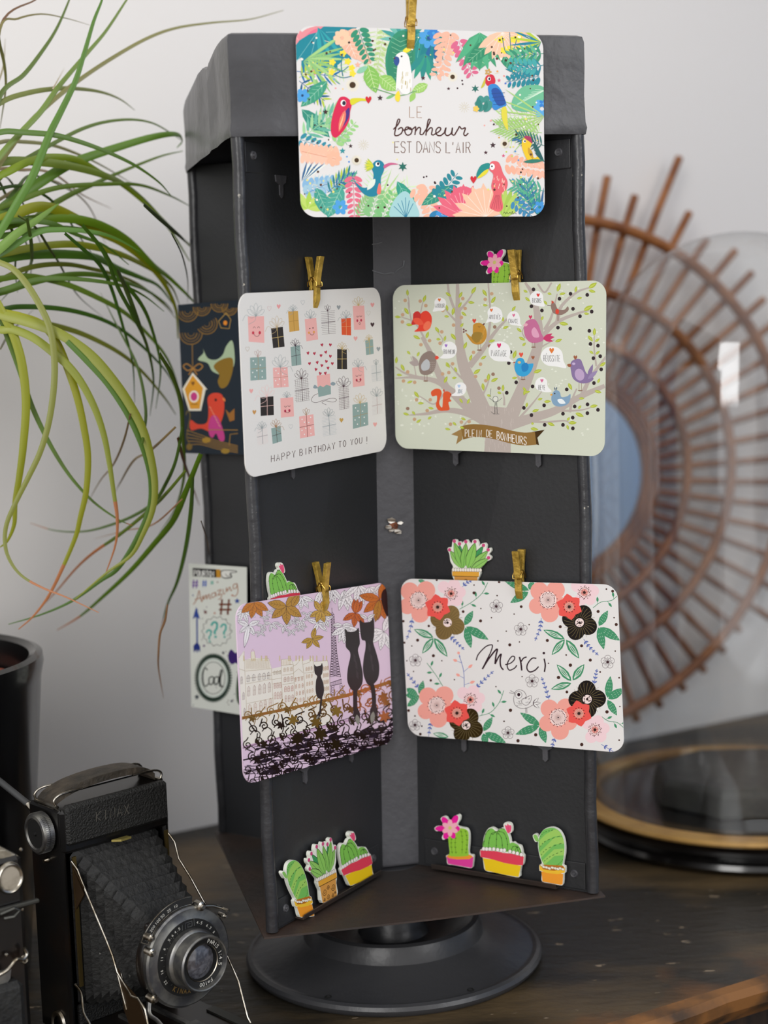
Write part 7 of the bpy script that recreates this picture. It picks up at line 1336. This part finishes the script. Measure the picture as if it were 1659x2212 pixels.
# second camera, cut by the left edge of the picture
D2 = .80; th2 = math.radians(38); N2 = np.array([math.sin(th2), -math.cos(th2), 0]); X2 = np.array([math.cos(th2), math.sin(th2), 0]); E0 = V(60, 1990, D2); E0[2] = TZ
def J(u, o, v): return E0-X2*u+N2*o+Z3*v
hz = V(50, 1835, D2)[2]-TZ
cam2 = thing('folding_camera', J(.035, -.015, 0), 'second old folding camera with round chrome window, at the far left edge', 'camera')
mb = MB(); mb.box(J(.036, -.016, hz/2-.001), (.072, .030, hz-.002), X2, N2, Z3, bev=.003); mb.build('body', blk, cam2, smooth=30)
JP = Plane(J(0, 0, 0), N2)
cc2 = JP.hit(20, 1896); 
mb = MB(); mb.lathe([(.0052, .001), (.0056, .0018), (.0064, .0022), (.0071, .0016), (.0074, 0)], cc2, 48, X=X2, Y=Z3*1.12, Z=N2); wn = mb.build('window_bezel', chr_, cam2, smooth=50)
mb = MB(); mb.lathe([(0, .0012), (.0056, .0010)], cc2, 32, X=X2, Y=Z3*1.12, Z=N2); mb.build('window_glass', mat('clouded_glass', '9a9284', .25, col2='7a7264', nscale=120, coat=.5), wn, smooth=60)
mb = MB(); P = [(.001, hz-.004), (.008, hz+.001), (.018, hz+.0035), (.03, hz+.0045), (.05, hz+.0045), (.05, hz-.002), (.02, hz-.0015), (.008, hz-.004)]
mb.prism([J(u, -.003, v) for u, v in P], -N2*.012); mb.build('top_plate', mat('bright_nickel', 'c8c0ae', .35, .6, col2='8a8272', nscale=90), cam2, bevel=.0008)
mb = MB(); q = JP.hit(25, 1960, .001); mb.box(q, (.030, .003, .0022), X2, N2, Z3, bev=.0006); mb.tube([JP.hit(0, 1975, .002), JP.hit(30, 1962, .003), JP.hit(42, 1966, .003), JP.hit(30, 1980, .003), JP.hit(8, 1984, .002)], .0011, 8); mb.build('hinge_bar', mat('dull_grey_metal', ''), cam2)
mb = MB(); mb.tube(crv([JP.hit(52, 2048, .004), JP.hit(58, 2060, .004), JP.hit(50, 2072, .005), JP.hit(36, 2072, .006), JP.hit(24, 2086, .006), JP.hit(12, 2098, .006), JP.hit(-10, 2110, .006)], 4), .0011, 8); mb.lathe([(.0008, .0), (.0016, .001), (.0024, 0)], JP.hit(52, 2073, .004), 16, X=X2, Y=Z3, Z=N2); mb.build('strut', chr_, cam2, smooth=60)
mb = MB(); mb.prism([JP.hit(-8, 2098, .004), JP.hit(22, 2092, .004), JP.hit(20, 2112, .004), JP.hit(5, 2135, .004), JP.hit(-8, 2130, .004)], N2*.0012); mb.build('side_plate', sil, cam2)
for x, y in ((45, 1835), (48, 1964), (14, 2062)): mb = MB(); mb.lathe([(0, .0008), (.0007, .0007), (.001, 0)], JP.hit(x, y, .001), 12, X=X2, Y=Z3, Z=N2); mb.build('rivet', chr_, cam2, smooth=50)
mb = MB(); mb.box(J(.030, .004, .035), (.045, .010, .062), X2, N2, Z3, bev=.003); mb.build('folded_bellows', mat('bellows_cloth', ''), cam2, smooth=30)
